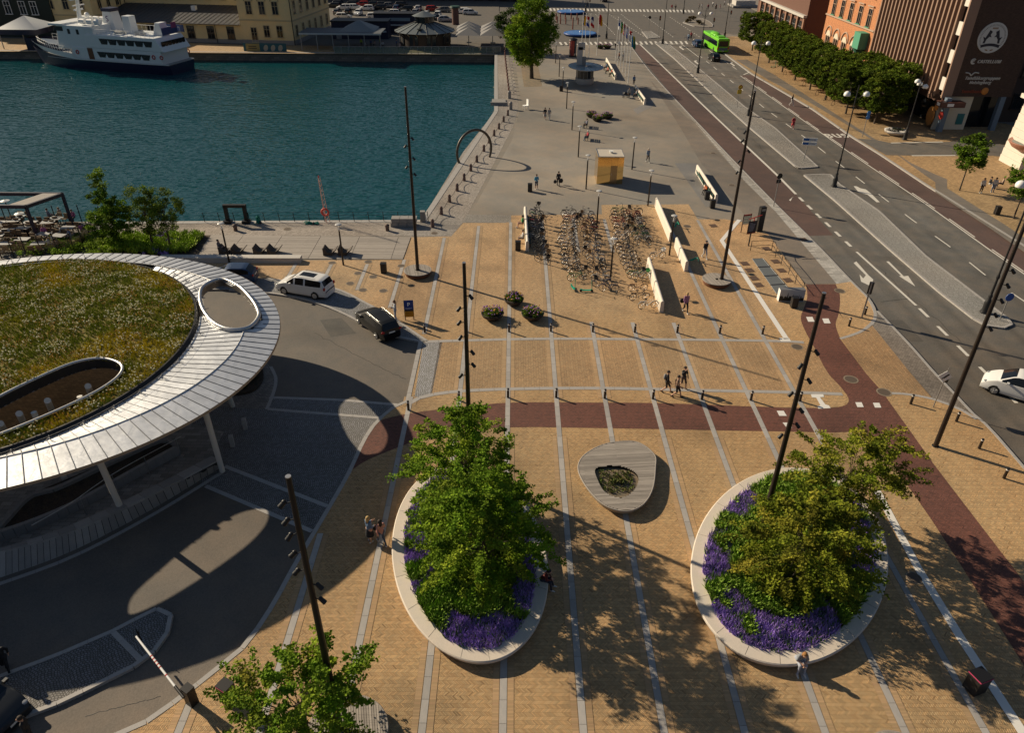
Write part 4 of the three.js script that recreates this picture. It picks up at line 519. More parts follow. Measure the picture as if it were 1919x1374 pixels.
const lavG = (() => { const g = []; for (let i = 0; i < 4; i++) { const a = i * 1.7, h = 0.2 + 0.05 * (i % 3); const c = new THREE.ConeGeometry(0.03, h, 4); c.translate(0, h / 2 + 0.02, 0); c.rotateX(0.35 * cos(a)); c.rotateZ(0.35 * sin(a)); c.translate(0.06 * cos(a), 0, 0.06 * sin(a)); g.push(c); } return merge(g); })();
const tuftG = (() => { const p = [], ix = [], r = rand(4); for (let k = 0; k < 14; k++) { const a = r() * 6.28, h = 0.18 + r() * 0.2, lx = cos(a) * 0.25 * r(), lz = sin(a) * 0.25 * r(), w = 0.022, b = p.length / 3; p.push(-w * sin(a), 0, w * cos(a), w * sin(a), 0, -w * cos(a), lx * 0.5 + w * sin(a), h * 0.7, lz * 0.5 - w * cos(a), lx, h, lz); ix.push(b, b + 1, b + 2, b, b + 2, b + 3); } const g = new THREE.BufferGeometry(); g.setAttribute('position', new THREE.Float32BufferAttribute(p, 3)); g.setIndex(ix); g.computeVertexNormals(); return g; })();
const white1 = plain(1, 1, 1, 0.85, 0, { side: THREE.DoubleSide });
function scatterOn(name, label, category, geo, spots, colour, parent = scene) {   // spots: [x, y, z, scale]
  const im = new THREE.InstancedMesh(geo, white1, spots.length), o = new THREE.Object3D(), c = new THREE.Color(), r = rand(spots.length);
  spots.forEach(([x, y, z, s], i) => { o.position.set(x, y, z); o.rotation.set((r() - 0.5) * 0.3, r() * 6.28, (r() - 0.5) * 0.3); o.scale.setScalar(s * (0.75 + r() * 0.5)); o.updateMatrix(); im.setMatrixAt(i, o.matrix); colour(c, r, x, z); im.setColorAt(i, c); });
  im.name = parent === scene ? numbered(name) : name; im.castShadow = im.receiveShadow = true; im.userData = { kind: 'stuff' }; if (label) Object.assign(im.userData, { label, category }); parent.add(im); return im;
}
const purple = (c, r) => { const k = 0.55 + r() * 0.9; if (r() < 0.22) c.setRGB(0.1 * k, 0.19 * k, 0.04); else c.setRGB(0.36 * k, 0.245 * k, 0.6 * k); };
const greens = (c, r) => { const k = 0.55 + r() * 0.8; c.setRGB(0.2 * k, 0.33 * k, 0.03 * k); };
function planter(label, c, a, b, ang, isPurple, seedN, who) {
  const pl = thing('oval_planter', label, 'planter'), out = ellipse(c, a, b, ang, 96), n = 18, k = (o) => ellipse(c, a - o, b - o, ang, 96);
  const o0 = k(0), o1 = k(0.05), i1 = k(0.72), base = k(0.22), seg = 96;
  const mats = [1, 0.94, 1.05].map((f) => recolour(M.pale, { color: new THREE.Color().setScalar(f), vertexColors: false }));
  for (let s = 0; s < n; s++) {   // each rim stone with a rounded nose and a slanting face under it
    const i0 = Math.round(s * seg / n), i1x = Math.round((s + 1) * seg / n), g = [], at = (l, i, y, f = 0) => { const q = l[(i + seg) % seg]; return [q[0], y, q[1]]; };
    for (let i = i0; i < i1x; i++) { const j = i + 1, prof = [[i1, 0.44], [i1, 0.5], [o1, 0.5], [o0, 0.46], [o0, 0.38], [base, 0.02]]; for (let q = 0; q < prof.length - 1; q++) g.push(quad(at(prof[q][0], i, prof[q][1]), at(prof[q][0], j, prof[q][1]), at(prof[q + 1][0], j, prof[q + 1][1]), at(prof[q + 1][0], i, prof[q + 1][1]))); }
    const m = mesh('rim_stone', g, mats[Math.floor(hash(s, seedN) * 3)], pl); const cx = c[0], cz = c[1], ii = (i0 + i1x) >> 1, q = out[ii % seg]; m.position.set((q[0] - cx) * 0.0006, 0, (q[1] - cz) * 0.0006);
  }
  const joint = []; for (let s = 0; s < n; s++) { const i = Math.round(s * seg / n), A = o1[i % seg], B = i1[i % seg]; joint.push(rod([A[0], 0.497, A[1]], [B[0], 0.497, B[1]], 0.009, 0.009, 4)); } mesh('joint', joint, M.iron, pl);
  mesh('soil', prism(k(0.7), 0.1, 0.4), M.soil, pl);
  const r = rand(seedN), lav = [], grn = [];
  for (let t = 0; t < 9000; t++) { const th = r() * 2 * PI, rr = Math.sqrt(r()), x0 = (a - 0.66) * rr * cos(th), z0 = (b - 0.66) * rr * sin(th), x = c[0] + x0 * cos(ang) - z0 * sin(ang), z = c[1] + x0 * sin(ang) + z0 * cos(ang), m = isPurple(Math.atan2(z - c[1], x - c[0]) * 180 / PI, rr, x, z); const hump = 0.3 * Math.sqrt(Math.max(0, 1 - rr * rr)) + 0.12 * noise(x * 2, z * 2, 5); if (m === 1) lav.push([x, 0.36 + 0.22 * (fbm(x * 1.6, z * 1.6, 4, 2)) + (rr > 0.9 ? -0.06 : 0), z, 1.15]); else if (r() < 0.6) grn.push([x, 0.38 + hump * 0.5, z, m === 2 ? 0.8 : 1.25]); }
  scatterOn('lavender', 'purple lavender in bloom inside ' + who, 'lavender', lavG, lav, purple); scatterOn('green_undergrowth', 'fresh green ground plants between the lavender inside ' + who, 'ground cover', tuftG, grn, greens);
}
const dpr = PI / 180;
planter('pale oval stone planter nearer the canopy with two bushy trees and lavender', [-2.11, -26.33], 6.68, 3.83, -101 * dpr, (d, rr, x, z) => { const D = (d + 360) % 360; if (rr > (D > 128 && D < 215 ? 0.6 : 0.74) && noise(x * 1.4, z * 1.4, 6) > 0.2 && ((D > 30 && D < 100) || (D > 128 && D < 215) || D > 330 || D < 30)) return 1; if (rr > 0.8 && D > 215 && D < 330) return 1; return 0; }, 3, 'the oval planter nearer the canopy');
planter('pale oval stone planter nearer the road with a seated person on its rim', [14.09, -26.24], 7.2, 4.46, -57.4 * dpr, (d, rr, x, z) => { const D = (d + 360) % 360; if (rr > 0.7 && noise(x * 1.4, z * 1.4, 8) > 0.2 && ((D > 78 && D < 205) || (D > 225 && D < 262) || D > 318 || D < 28)) return D > 145 && D < 155 ? 0 : 1; return 0; }, 5, 'the oval planter nearer the road');
const leafA = { base: [0.13, 0.24, 0.014], alt: [0.3, 0.37, 0.03] }, leafB = { base: [0.15, 0.2, 0.014], alt: [0.32, 0.28, 0.035] };
tree('bushy_tree', 'bushy light green tree at the far end of the oval planter nearer the canopy', G(858, 950, 0.4), { root: [0, 0, 0], trunkR: 0.07, stems: 5, seed: 11, el: 1.1, fork: 0.3, crowns: [{ centre: [0.05, 3.0, -0.2], rad: [2.75, 2.9, 2.4], clumps: 175, per: 160, size: 0.125, spread: 0.55, ...leafA }, { seed: 14, centre: [0.4, 5.7, -0.2], rad: [1.1, 1.2, 1.1], clumps: 18, per: 120, size: 0.15, spread: 0.5, ...leafA }] });
tree('bushy_tree', 'tall dense bright green tree at the near end of the oval planter nearer the canopy', G(905, 1085, 0.4), { root: [0, 0, 0], trunkR: 0.08, stems: 5, seed: 21, el: 1.1, fork: 0.3, crowns: [{ centre: [0.1, 2.9, -0.1], rad: [2.95, 2.9, 2.5], clumps: 225, per: 165, size: 0.125, spread: 0.55, ...leafA }, { seed: 24, centre: [-0.1, 5.4, 0], rad: [1.9, 1.4, 1.6], clumps: 55, per: 150, size: 0.125, spread: 0.5, ...leafA }] });
tree('bushy_tree', 'olive green tree at the near end of the oval planter nearer the road', G(1490, 1095, 0.4), { root: [0, 0, 0], trunkR: 0.07, stems: 5, seed: 31, el: 1.1, fork: 0.3, crowns: [{ centre: [0.1, 2.3, -0.2], rad: [2.8, 2.3, 2.6], clumps: 200, per: 160, size: 0.125, spread: 0.55, ...leafB }, { seed: 33, centre: [0.6, 3.6, -0.9], rad: [1.6, 1.2, 1.6], clumps: 24, per: 120, size: 0.15, spread: 0.5, ...leafB }] });
tree('bushy_tree', 'open bronze tinged tree at the far end of the oval planter nearer the road', G(1555, 985, 0.4), { root: [0, 0, 0], trunkR: 0.07, stems: 4, seed: 41, el: 1.1, fork: 0.3, crowns: [{ centre: [0.3, 3.2, -0.3], rad: [3.0, 2.3, 2.4], clumps: 125, per: 150, size: 0.125, spread: 0.55, hollow: 0.6, ...leafB }, { seed: 44, centre: [1.5, 5.2, -0.3], rad: [1.2, 1.0, 1.0], clumps: 18, per: 120, size: 0.15, spread: 0.5, ...leafB }] });
tree('young_tree', 'airy young tree beside the round timber seat by the barrier', G(585, 1395, 0), { root: [0, 0, 0], trunkR: 0.07, stems: 3, seed: 51, el: 1.1, fork: 0.35, crowns: [{ centre: [-0.3, 2.5, 0.1], rad: [2.7, 1.7, 2.2], clumps: 95, per: 140, size: 0.12, spread: 0.5, hollow: 0.7, ...leafA, alt: [0.24, 0.22, 0.03] }, { seed: 54, centre: [0.6, 4.0, -0.2], rad: [1.9, 0.9, 1.5], clumps: 30, per: 130, size: 0.145, spread: 0.45, ...leafA }] });
// ---- light masts
function mast(label, base, h, spots) {
  const m = thing('light_mast', label, 'light mast', base, 0, 'tall dark light masts');
  mesh('pole', [cyl(0.15, 0.085, h, 0, 0, 0, 16)], M.mast, m); mesh('top_cap', cyl(0.09, 0.09, 0.03, 0, h, 0, 16), M.steel, m); mesh('base_plate', cyl(0.22, 0.2, 0.04, 0, 0, 0, 16), M.iron, m);
  const r = rand(Math.round(base.x * 100)); for (const y of spots) { const a = r() < 0.5 ? 0.15 + r() * 0.5 : PI - 0.6 + r() * 0.5, rr = lerp(0.15, 0.085, y / h), s = mesh('spotlight', [rod([cos(a) * rr, y, sin(a) * rr], [cos(a) * (rr + 0.22), y - 0.03, sin(a) * (rr + 0.22)], 0.022), rod([cos(a) * (rr + 0.16), y + 0.05, sin(a) * (rr + 0.16)], [cos(a) * (rr + 0.32), y - 0.12, sin(a) * (rr + 0.32)], 0.075, 0.09, 12), ball(0.08, cos(a) * (rr + 0.18), y + 0.05, sin(a) * (rr + 0.18), 8)], M.black, m); mesh('lens', rod([cos(a) * (rr + 0.315), y - 0.115, sin(a) * (rr + 0.315)], [cos(a) * (rr + 0.33), y - 0.13, sin(a) * (rr + 0.33)], 0.078, 0.078, 12), M.pane, s); }
}
const spotsY = [10.9, 10.2, 9.4, 8.6, 7.7, 6.9, 6.2];
mast('tall dark light mast rising from the oval planter nearer the canopy', G(881.5, 880, 0.4), 12.95, spotsY.map((y) => y + 0.3));
mast('tall dark light mast rising from the oval planter nearer the road', G(1428, 990, 0.4), 13.75, spotsY);
mast('tall dark light mast standing in the round timber seat by the barrier', G(637, 1362, 0.45), 13.0, [12, 11.3, 10.7, 9.8, 9.0, 8.3, 7.6]);
mast('tall dark light mast standing on the round timber seat beside the parked cars', G(783, 506, 0.44), 15.4, [11.5, 10.9, 9.9, 9.2, 8.6]);
mast('tall dark light mast standing on the round timber seat near the bicycles', G(1352, 523, 0.44), 15.6, [12.6, 11.9, 11.1, 10.3, 9.4]);
mast('tall dark light mast standing on the pavement beside the white road car', G(1752, 836, 0), 15.4, [11.8, 11, 10.1, 9.2, 8.4]);
// ---- round timber seats
M.gravelPlain = recolour(M.gravel, { vertexColors: false }); M.timberRim = plain(0.3, 0.27, 0.24, 0.8); M.pale2 = plain(0.34, 0.3, 0.25, 0.8);
function slats(parent, outline, hole, y, pitch, ang, mat, th = 0.045) {   // parallel boards cut to an outline, each a part
  const ca = cos(ang), sa = sin(ang), rot = (l) => l.map(([x, z]) => [x * ca + z * sa, -x * sa + z * ca]), O = rot(outline), H = hole && rot(hole), zs = O.map((p) => p[1]), z0 = Math.min(...zs), z1 = Math.max(...zs);
  const cross = (l, z) => { const xs = []; for (let i = 0; i < l.length; i++) { const a = l[i], b = l[(i + 1) % l.length]; if ((a[1] > z) !== (b[1] > z)) xs.push(lerp(a[0], b[0], (z - a[1]) / (b[1] - a[1]))); } return xs.sort((p, q) => p - q); };
  for (let z = z0 + pitch / 2, k = 0; z < z1; z += pitch, k++) { const e = cross(O, z); if (e.length < 2) continue; const h = H ? cross(H, z) : [], runs = h.length >= 2 ? [[e[0], h[0]], [h[h.length - 1], e[e.length - 1]]] : [[e[0], e[e.length - 1]]]; for (const [a, b] of runs) if (b - a > 0.03) { const g = slab(b - a, th, pitch - 0.016, (a + b) / 2, y + (hash(k, 3) - 0.5) * 0.004, z).rotateY(-ang), f = 0.72 + hash(k, Math.round(a * 10), 8) * 0.5; g.setAttribute('color', new THREE.BufferAttribute(new Float32Array(72).fill(f), 3)); mesh('slat', g, M.timber, parent); } }
}
const circle = (R, n = 40) => ellipse([0, 0], R, R, 0, n);
function discSeat(label, pos, R, pitch, steel) {
  const s = thing('round_bench', label, 'seat', [pos.x, 0, pos.z], 0, 'round timber seats'); slats(s, circle(R), circle(0.17, 12), 0.4, pitch, 1.35, M.timber);
  mesh('drum', lathe([[R - 0.12, 0.02], [R - 0.04, 0.2], [R - 0.03, 0.385], [0.2, 0.385]], 40), steel ? M.corten : M.pale2, s); mesh('rim', new THREE.TorusGeometry(R, 0.035, 8, 48).rotateX(PI / 2).translate(0, 0.415, 0), M.timberRim, s);
}
discSeat('round timber seat on a rusty steel drum near the parking drive', G(783, 506, 0.44), 1.19, 0.095, true);
discSeat('round timber seat on a rusty steel drum near the white walls', G(1343, 523, 0.44), 1.21, 0.095, true);
discSeat('round timber seat at the foot of the young tree by the barrier', G(650, 1372, 0.44), 1.6, 0.1, false);
discSeat('round timber seat cut off at the lower edge beyond the oval planter', G(1690, 1428, 0.44), 1.25, 0.1, false);
{ // rounded three-cornered timber seat with a small bed in it
  const top = S([[1152, 828.5], [1194, 828.5], [1226, 852], [1228, 876.6], [1221, 920.8], [1201.4, 947.8], [1174.5, 957.6], [1140, 950], [1106, 921], [1083.7, 879], [1091, 857], [1120.5, 837]], 0.46).slice(0, -1), outl = spline(P([[1152, 828.5], [1194, 828.5], [1226, 852], [1228, 876.6], [1221, 920.8], [1201.4, 947.8], [1174.5, 957.6], [1140, 950], [1106, 921], [1083.7, 879], [1091, 857], [1120.5, 837]], 0.46), 6, true), hole = spline(P([[1115.6, 879], [1130, 874], [1164.6, 874], [1191.6, 886.5], [1196.5, 901], [1184, 923], [1162, 933], [1135, 923], [1120.5, 901]], 0.46), 6, true);
  const c = outl.reduce((a, p) => [a[0] + p[0] / outl.length, a[1] + p[1] / outl.length], [0, 0]), rel = (l, k = 1) => l.map(([x, z]) => [(x - c[0]) * k, (z - c[1]) * k]), hc = hole.reduce((a, p) => [a[0] + p[0] / hole.length, a[1] + p[1] / hole.length], [0, 0]);
  const s = thing('timber_bench', 'large rounded three-cornered timber seat with a small planted hole', 'seat', [c[0], 0, c[1]]); slats(s, rel(outl, 0.985), rel(hole), 0.42, 0.1, -0.09, M.timber);
  const side = []; const R = rel(outl); R.forEach((a, i) => { const b = R[(i + 1) % R.length], k = 0.93, e = (p, q, y) => [p[0] * q, y, p[1] * q]; side.push(quad(e(a, k, 0.02), e(b, k, 0.02), e(b, 0.995, 0.38), e(a, 0.995, 0.38))); }); mesh('drum', side, M.pale2, s);
  mesh('rim', tube(R.map(([x, z]) => V(x, 0.43, z)), 0.05, 120, 6, true), M.timberRim, s);
  const hs = []; const Hh = rel(hole); Hh.forEach((a, i) => { const b = Hh[(i + 1) % Hh.length]; hs.push(quad([a[0], 0.1, a[1]], [b[0], 0.1, b[1]], [b[0], 0.46, b[1]], [a[0], 0.46, a[1]])); }); mesh('hole_lining', hs, M.iron, s); mesh('soil', prism(Hh, 0.1, 0.3), M.gravelPlain, s);
  const r = rand(8), sp = []; for (let i = 0; i < 420; i++) { const x = hc[0] + (r() - 0.5) * 1.9, z = hc[1] + (r() - 0.5) * 1.9; if (inside(hole, x, z) && r() < 0.55) sp.push([x, 0.3, z, Math.hypot(x - hc[0], z - hc[1]) < 0.4 ? 0.9 : 0.45]); } scatterOn('bed_plants', 'sparse grassy plants in the hole of the three-cornered seat', 'plants', tuftG, sp, (c, r) => { const k = 0.5 + r(); c.setRGB(0.13 * k, (0.11 + r() * 0.09) * k, 0.03 * k); });
}
// ---------------------------------------------------------------- street furniture
const at = (u, v, y = 0) => G(u, v, y), ONE = ['nearest the drive'];
const dist = (a, b) => a.distanceTo(b);
const turnTo = (a, b) => Math.atan2(-(b.z - a.z), b.x - a.x);   // local +x along a to b
{ // low bollards with a pale ring
  const make = (label, p, group) => { const b = thing('bollard', label, 'bollard', p, 0, group); mesh('post', cyl(0.085, 0.08, 0.72, 0, 0, 0, 14), M.mast, b); mesh('ring', cyl(0.087, 0.087, 0.05, 0, 0.62, 0, 14), M.white, b); mesh('cap', lathe([[0.08, 0.72], [0.07, 0.745], [0, 0.755]], 14), M.iron, b); return b; };
  let src = null; const put = (list, f, group) => list.forEach(([u, v], i) => { const p = G(u, v); if (!src) src = make(f(i), p, group); else copyOf(src, f(i), p, 0, group); });
  put([[796.3, 623.6], [875.2, 622.5], [953.9, 622.5], [1032.2, 621.7], [1110.6, 622.5], [1189.2, 623.6], [1268.6, 624.2], [1348, 625.7], [1428.1, 626.7]], (i) => `dark bollard with pale ring, ${ord(i)} from the parking sign along the farther stone strip`, 'bollards along the farther stone strip');
  put([[765.8, 769], [860.5, 751], [952, 745.5], [1042.2, 745.5], [1132.9, 747], [1223.2, 748], [1314.7, 749.3], [1406.4, 750.7], [1498.1, 752.2]], (i) => `dark bollard with pale ring, ${ord(i)} from the drive along the red cycle path`, 'bollards along the red cycle path');
  put([[1590, 611.5], [1619.7, 590]], (i) => `dark bollard with pale ring on the rounded brick corner, ${['farther from', 'nearer to'][i]} the road`, 'bollards on the rounded brick corner');
  put([[1705.5, 757], [1791, 790], [1833.7, 840.6], [1880, 896.5]], (i) => `dark bollard with pale ring near the white road car, ${ord(i)} along the pavement kerb`, 'bollards along the pavement kerb');
}
{ // granite posts and chains along the quay
  const px = [[951.7, 216.6], [943.7, 228.7], [935, 242], [926, 255], [916.7, 268.4], [906.9, 284], [893.7, 304], [882.4, 320.6], [870, 338.8], [856.9, 358], [842.6, 379], [827.3, 402], [811, 426]], pts = px.map(([u, v]) => G(u, v));
  let src = null; pts.forEach((p, i) => { const label = `reddish granite quay post, ${ord(i)} from the quay steps`, group = 'granite posts along the quay'; if (!src) { src = thing('quay_post', label, 'bollard', p, 0.4, group); mesh('post', lathe([[0.2, 0], [0.17, 0.7], [0.15, 0.84], [0, 0.9]], 8), plain(0.16, 0.1, 0.085, 0.8), src); mesh('collar', new THREE.TorusGeometry(0.175, 0.02, 6, 12).rotateX(PI / 2).translate(0, 0.62, 0), M.iron, src); } else copyOf(src, label, p, 0.4, group); });
  pts.slice(0, -1).forEach((p, i) => { const q = pts[i + 1]; single('chain', `dark sagging chain after the ${ord(i)} granite quay post from the steps`, 'chain', tube(Array.from({ length: 7 }, (_, k) => { const t = k / 6; return V(lerp(p.x, q.x, t), 0.64 - 0.36 * (1 - (2 * t - 1) ** 2), lerp(p.z, q.z, t)); }), 0.028, 18, 5), M.iron, 'chains between the quay posts'); });
  const red = plain(0.12, 0.035, 0.03, 0.7); let s2 = null; const A = G(945.5, 100), B = G(953.8, 176); for (let i = 0; i < 14; i++) { const p = A.clone().lerp(B, i / 13), label = `dark red iron post, ${ord(i)} from the restaurant end of the quay row`; if (!s2) { s2 = thing('iron_post', label, 'bollard', p, 0, 'dark red posts along the quay'); mesh('post', cyl(0.13, 0.1, 0.95, 0, 0, 0, 10), red, s2); mesh('knob', ball(0.14, 0, 1, 0, 10), red, s2); } else copyOf(s2, label, p, 0, 'dark red posts along the quay'); if (i) { const o = A.clone().lerp(B, (i - 1) / 13); single('chain', `dark chain before the ${ord(i)} dark red iron post of the quay row`, 'chain', tube([V(o.x, 0.8, o.z), V((o.x + p.x) / 2, 0.45, (o.z + p.z) / 2), V(p.x, 0.8, p.z)], 0.03, 8, 4), M.iron, 'chains between the red posts'); } }
  for (const [u, v, l] of [[954.6, 184.5, 'farther from the white chair'], [957, 205.5, 'nearer to the white chair']]) { const p = G(u, v), b = thing('stone_pillar', `squat grey stone pillar by the quay steps, ${l}`, 'bollard', p, 0, 'stone pillars by the quay steps'); mesh('shaft', slab(0.5, 1.05, 0.5, 0, 0, 0, 0.1), M.granite2, b); mesh('cap', cyl(0.3, 0.05, 0.2, 0, 1.05, 0, 8), M.granite2, b); }
  for (const [u, v, l] of [[442.5, 432.5, 'by the timber loungers'], [726.4, 432.5, 'by the grey cabinet']]) { const b = thing('mooring_bollard', `rusty rounded mooring bollard on the quay ${l}`, 'bollard', G(u, v), 0, 'mooring bollards'); mesh('body', lathe([[0.2, 0], [0.18, 0.25], [0.22, 0.5], [0.24, 0.62], [0, 0.72]], 14), plain(0.13, 0.085, 0.07, 0.8), b); }
  const st = thing('quay_steps', 'pale stone steps going down to the water beside the squat pillars', 'steps'), c = G(935, 192); for (let i = 0; i < 5; i++) mesh('step', slab(2.2 - i * 0.4, 0.2, 3.2, c.x + 0.2 * i, -0.02 - 0.02 * i, c.z, 0.05), M.granite2, st); mesh('side_wall', slab(2.6, 0.5, 0.4, c.x, 0, c.z + 2.0), M.granite2, st);
  const ch = thing('white_chair', 'empty white outdoor chair standing alone on the promenade', 'chair', G(985, 205), 0.4); for (const [x, z] of [[-0.3, -0.3], [0.3, -0.3], [-0.3, 0.3], [0.3, 0.3]]) mesh('leg', cyl(0.04, 0.04, 0.55, x, 0, z, 6), M.white, ch); mesh('seat', slab(0.75, 0.07, 0.75, 0, 0.55, 0), M.white, ch); mesh('backrest', [slab(0.1, 0.9, 0.75, 0.34, 0.6, 0)], M.white, ch);
}
{ // promenade lamps with a glass head and a dish
  const px = [[1098, 354.6], [1083.4, 294.5], [1071.7, 243.8], [1061.5, 203.8], [1054, 172], [1047.6, 143.6], [1041, 118.6], [1184, 318], [1117.7, 428], [1213.7, 386], [1253.8, 478.6], [1143.3, 525.6], [431, 495], [644, 497]];
  const where = ['beside the golden kiosk on its harbour side', 'second beyond the golden kiosk', 'third beyond the golden kiosk, near the flower bowls', 'fourth beyond the golden kiosk', 'with a bin at its foot', 'in the shade of the willow', 'farthest along behind the willow', 'behind the golden kiosk on its road side', 'at the near end of the far bicycle rows', 'between the golden kiosk and the white walls', 'between the two white walls beyond the bicycles', 'standing among the nearest bicycles', 'by the seated people on the timber deck', 'between the timber loungers and the white van'];
  let src = null; px.forEach(([u, v], i) => { const label = 'slim dark lamp post with glass head, ' + where[i], g = 'slim dark lamp posts'; if (src) return copyOf(src, label, G(u, v), 0, g); src = thing('lamp_post', label, 'lamp post', G(u, v), 0, g); mesh('pole', cyl(0.085, 0.07, 3.35, 0, 0, 0, 12), M.mast, src); mesh('collar', cyl(0.1, 0.1, 0.12, 0, 3.3, 0, 12), M.steel, src); mesh('glass', lathe([[0.1, 3.42], [0.15, 3.55], [0.2, 3.88]], 14), new THREE.MeshPhysicalMaterial({ color: 0xffffff, roughness: 0.05, transmission: 1, thickness: 0 }), src); mesh('burner', cyl(0.05, 0.04, 0.3, 0, 3.42, 0, 8), M.white, src); mesh('dish', lathe([[0, 3.97], [0.18, 3.96], [0.29, 3.9], [0.29, 3.88], [0, 3.93]], 18), M.dish, src); });
}
// white concrete walls with rounded tops, and the benches that lean on them
function whiteWall(label, a, b, h = 1.0, th = 0.32) {
  const A = G(...a), B = G(...b), L = dist(A, B), ry = turnTo(A, B), w = thing('concrete_wall', label, 'wall', A.clone().lerp(B, 0.5), ry, 'white concrete walls'), n = L > 4 ? 3 : 2, s = new THREE.Shape(); s.moveTo(-th / 2, 0); s.lineTo(th / 2, 0); s.lineTo(th / 2 * 0.85, h - 0.12); s.absarc(0, h - 0.13, th / 2 * 0.84, 0, PI, false); s.lineTo(-th / 2, 0);
  const g = new THREE.ExtrudeGeometry(s, { depth: L / n - 0.02, bevelEnabled: true, bevelSize: 0.008, bevelThickness: 0.008, bevelSegments: 1, curveSegments: 8 }).rotateY(PI / 2); for (let i = 0; i < n; i++) { const m = mesh('wall_section', g, M.whiteWall, w); m.position.x = -L / 2 + i * L / n + 0.01; } return w;
}
function bench(label, p, ry, len = 1.9, mat = M.greenWood) {   // back along local x, seat towards +z
  const b = thing('bench', label, 'bench', p, ry); for (let i = 0; i < 4; i++) mesh('slat', slab(len, 0.04, 0.1, 0, 0.42, 0.12 + i * 0.12), mat, b); for (let i = 0; i < 3; i++) mesh('slat', slab(len, 0.1, 0.035, 0, 0.5 + i * 0.13, 0.03 - i * 0.03), mat, b); for (const x of [-len / 2 + 0.2, len / 2 - 0.2]) { mesh('leg', slab(0.05, 0.42, 0.06, x, 0, 0.12), M.iron, b); mesh('leg', slab(0.05, 0.42, 0.06, x, 0, 0.48), M.iron, b); mesh('arm', [slab(0.05, 0.04, 0.5, x, 0.62, 0.26), slab(0.05, 0.24, 0.04, x, 0.4, 0.48)], M.iron, b); } return b;
}
whiteWall('white concrete wall behind two people on a bench beside the parked bicycles', [984, 404], [988, 471]);
whiteWall('long white concrete wall with a green bicycle behind it, nearest the golden kiosk', [1229, 387], [1256, 453]);
whiteWall('short white concrete wall in two sections beside a green scooter', [1266, 463], [1285, 509.3]);
whiteWall('white concrete wall nearest the viewer with bicycles leaning at its end', [1214, 501], [1239, 585.8]);
whiteWall('white concrete wall behind the green benches and two bins', [1305, 324], [1341, 381]);
whiteWall('white concrete wall with a group and a pram beside the cycle lane', [1190, 171], [1208, 197]);
whiteWall('far white concrete wall behind the crowd beside the round kiosk', [1136, 118], [1153, 150]);
const benchAt = (label, u, v, u2, v2, mat) => { const a = G(u, v), b = G(u2, v2); return bench(label, a.clone().lerp(b, 0.5), turnTo(a, b), dist(a, b) * 0.94, mat); };
benchAt('dark bench with a person in a green top beside the white wall', 983, 438, 981, 413); benchAt('dark bench with a person in white beside the bin at the white wall', 984.5, 466, 983, 440);
benchAt('empty green slatted bench against the white wall beyond the golden kiosk', 1316, 354, 1303, 331, M.greenWood); benchAt('green slatted bench with a seated person in orange beside two bins', 1334, 379, 1318, 356, M.greenWood);
benchAt('bench with a seated group beside the pram at the white wall', 1203, 196, 1187, 174); benchAt('bench with the crowd beside the round kiosk', 1149, 150, 1133, 122);
for (const [l, u, v, r] of [['dark park bench with one seated person beside the flower bowls', 1101, 238, -1.7], ['dark park bench with a person in red in front of the golden kiosk', 1103, 262, -1.7]]) bench(l, G(u, v), r, 1.7);
// litter bins
function bin(label, p, w = 0.5, h = 0.85, ry = 0, rim) { const b = thing('litter_bin', label, 'litter bin', p, ry, 'dark litter bins'); mesh('body', [slab(w, h, w * 0.9, 0, 0.03, 0), slab(w * 0.8, 0.03, w * 0.7, 0, 0, 0)], M.binDark, b); mesh('lid', [slab(w * 1.04, 0.05, w * 0.94, 0, h + 0.03, 0)], M.iron, b); mesh('opening', slab(w * 0.6, 0.12, 0.01, 0, h - 0.2, w * 0.45), M.black, b); if (rim) mesh('rim', [slab(w * 1.05, 0.035, 0.03, 0, h, w * 0.47), slab(0.03, 0.035, w * 0.95, -w * 0.52, h, 0)], rim, b); return b; }
M.pink = plain(0.55, 0.06, 0.16, 0.5);
for (const [l, u, v] of [['dark litter bin beside the man in the blue jacket', 993, 359], ['dark litter bin at the end of the bench wall with two people', 970.7, 469], ['dark litter bin in front of the end of the white wall beyond the kiosk', 1324, 374], ['dark litter bin standing clear of the white wall end beyond the kiosk', 1334, 390], ['dark litter bin between the loungers and the round timber seat', 720, 511], ['dark litter bin in front of the low panel with a skyline picture', 1486, 576], ['dark litter bin under the small trees beyond the road', 1866, 402], ['dark litter bin at the foot of a lamp near the round kiosk', 1051, 171]]) bin(l, G(u, v));
bin('large black bin with a pink rim beside the white line', G(1823, 1292), 0.66, 0.95, 0.35, M.pink);
bin('black box bin with a red marked lid beside the barrier', G(431, 1312), 0.55, 1.0, -0.5, M.pink);
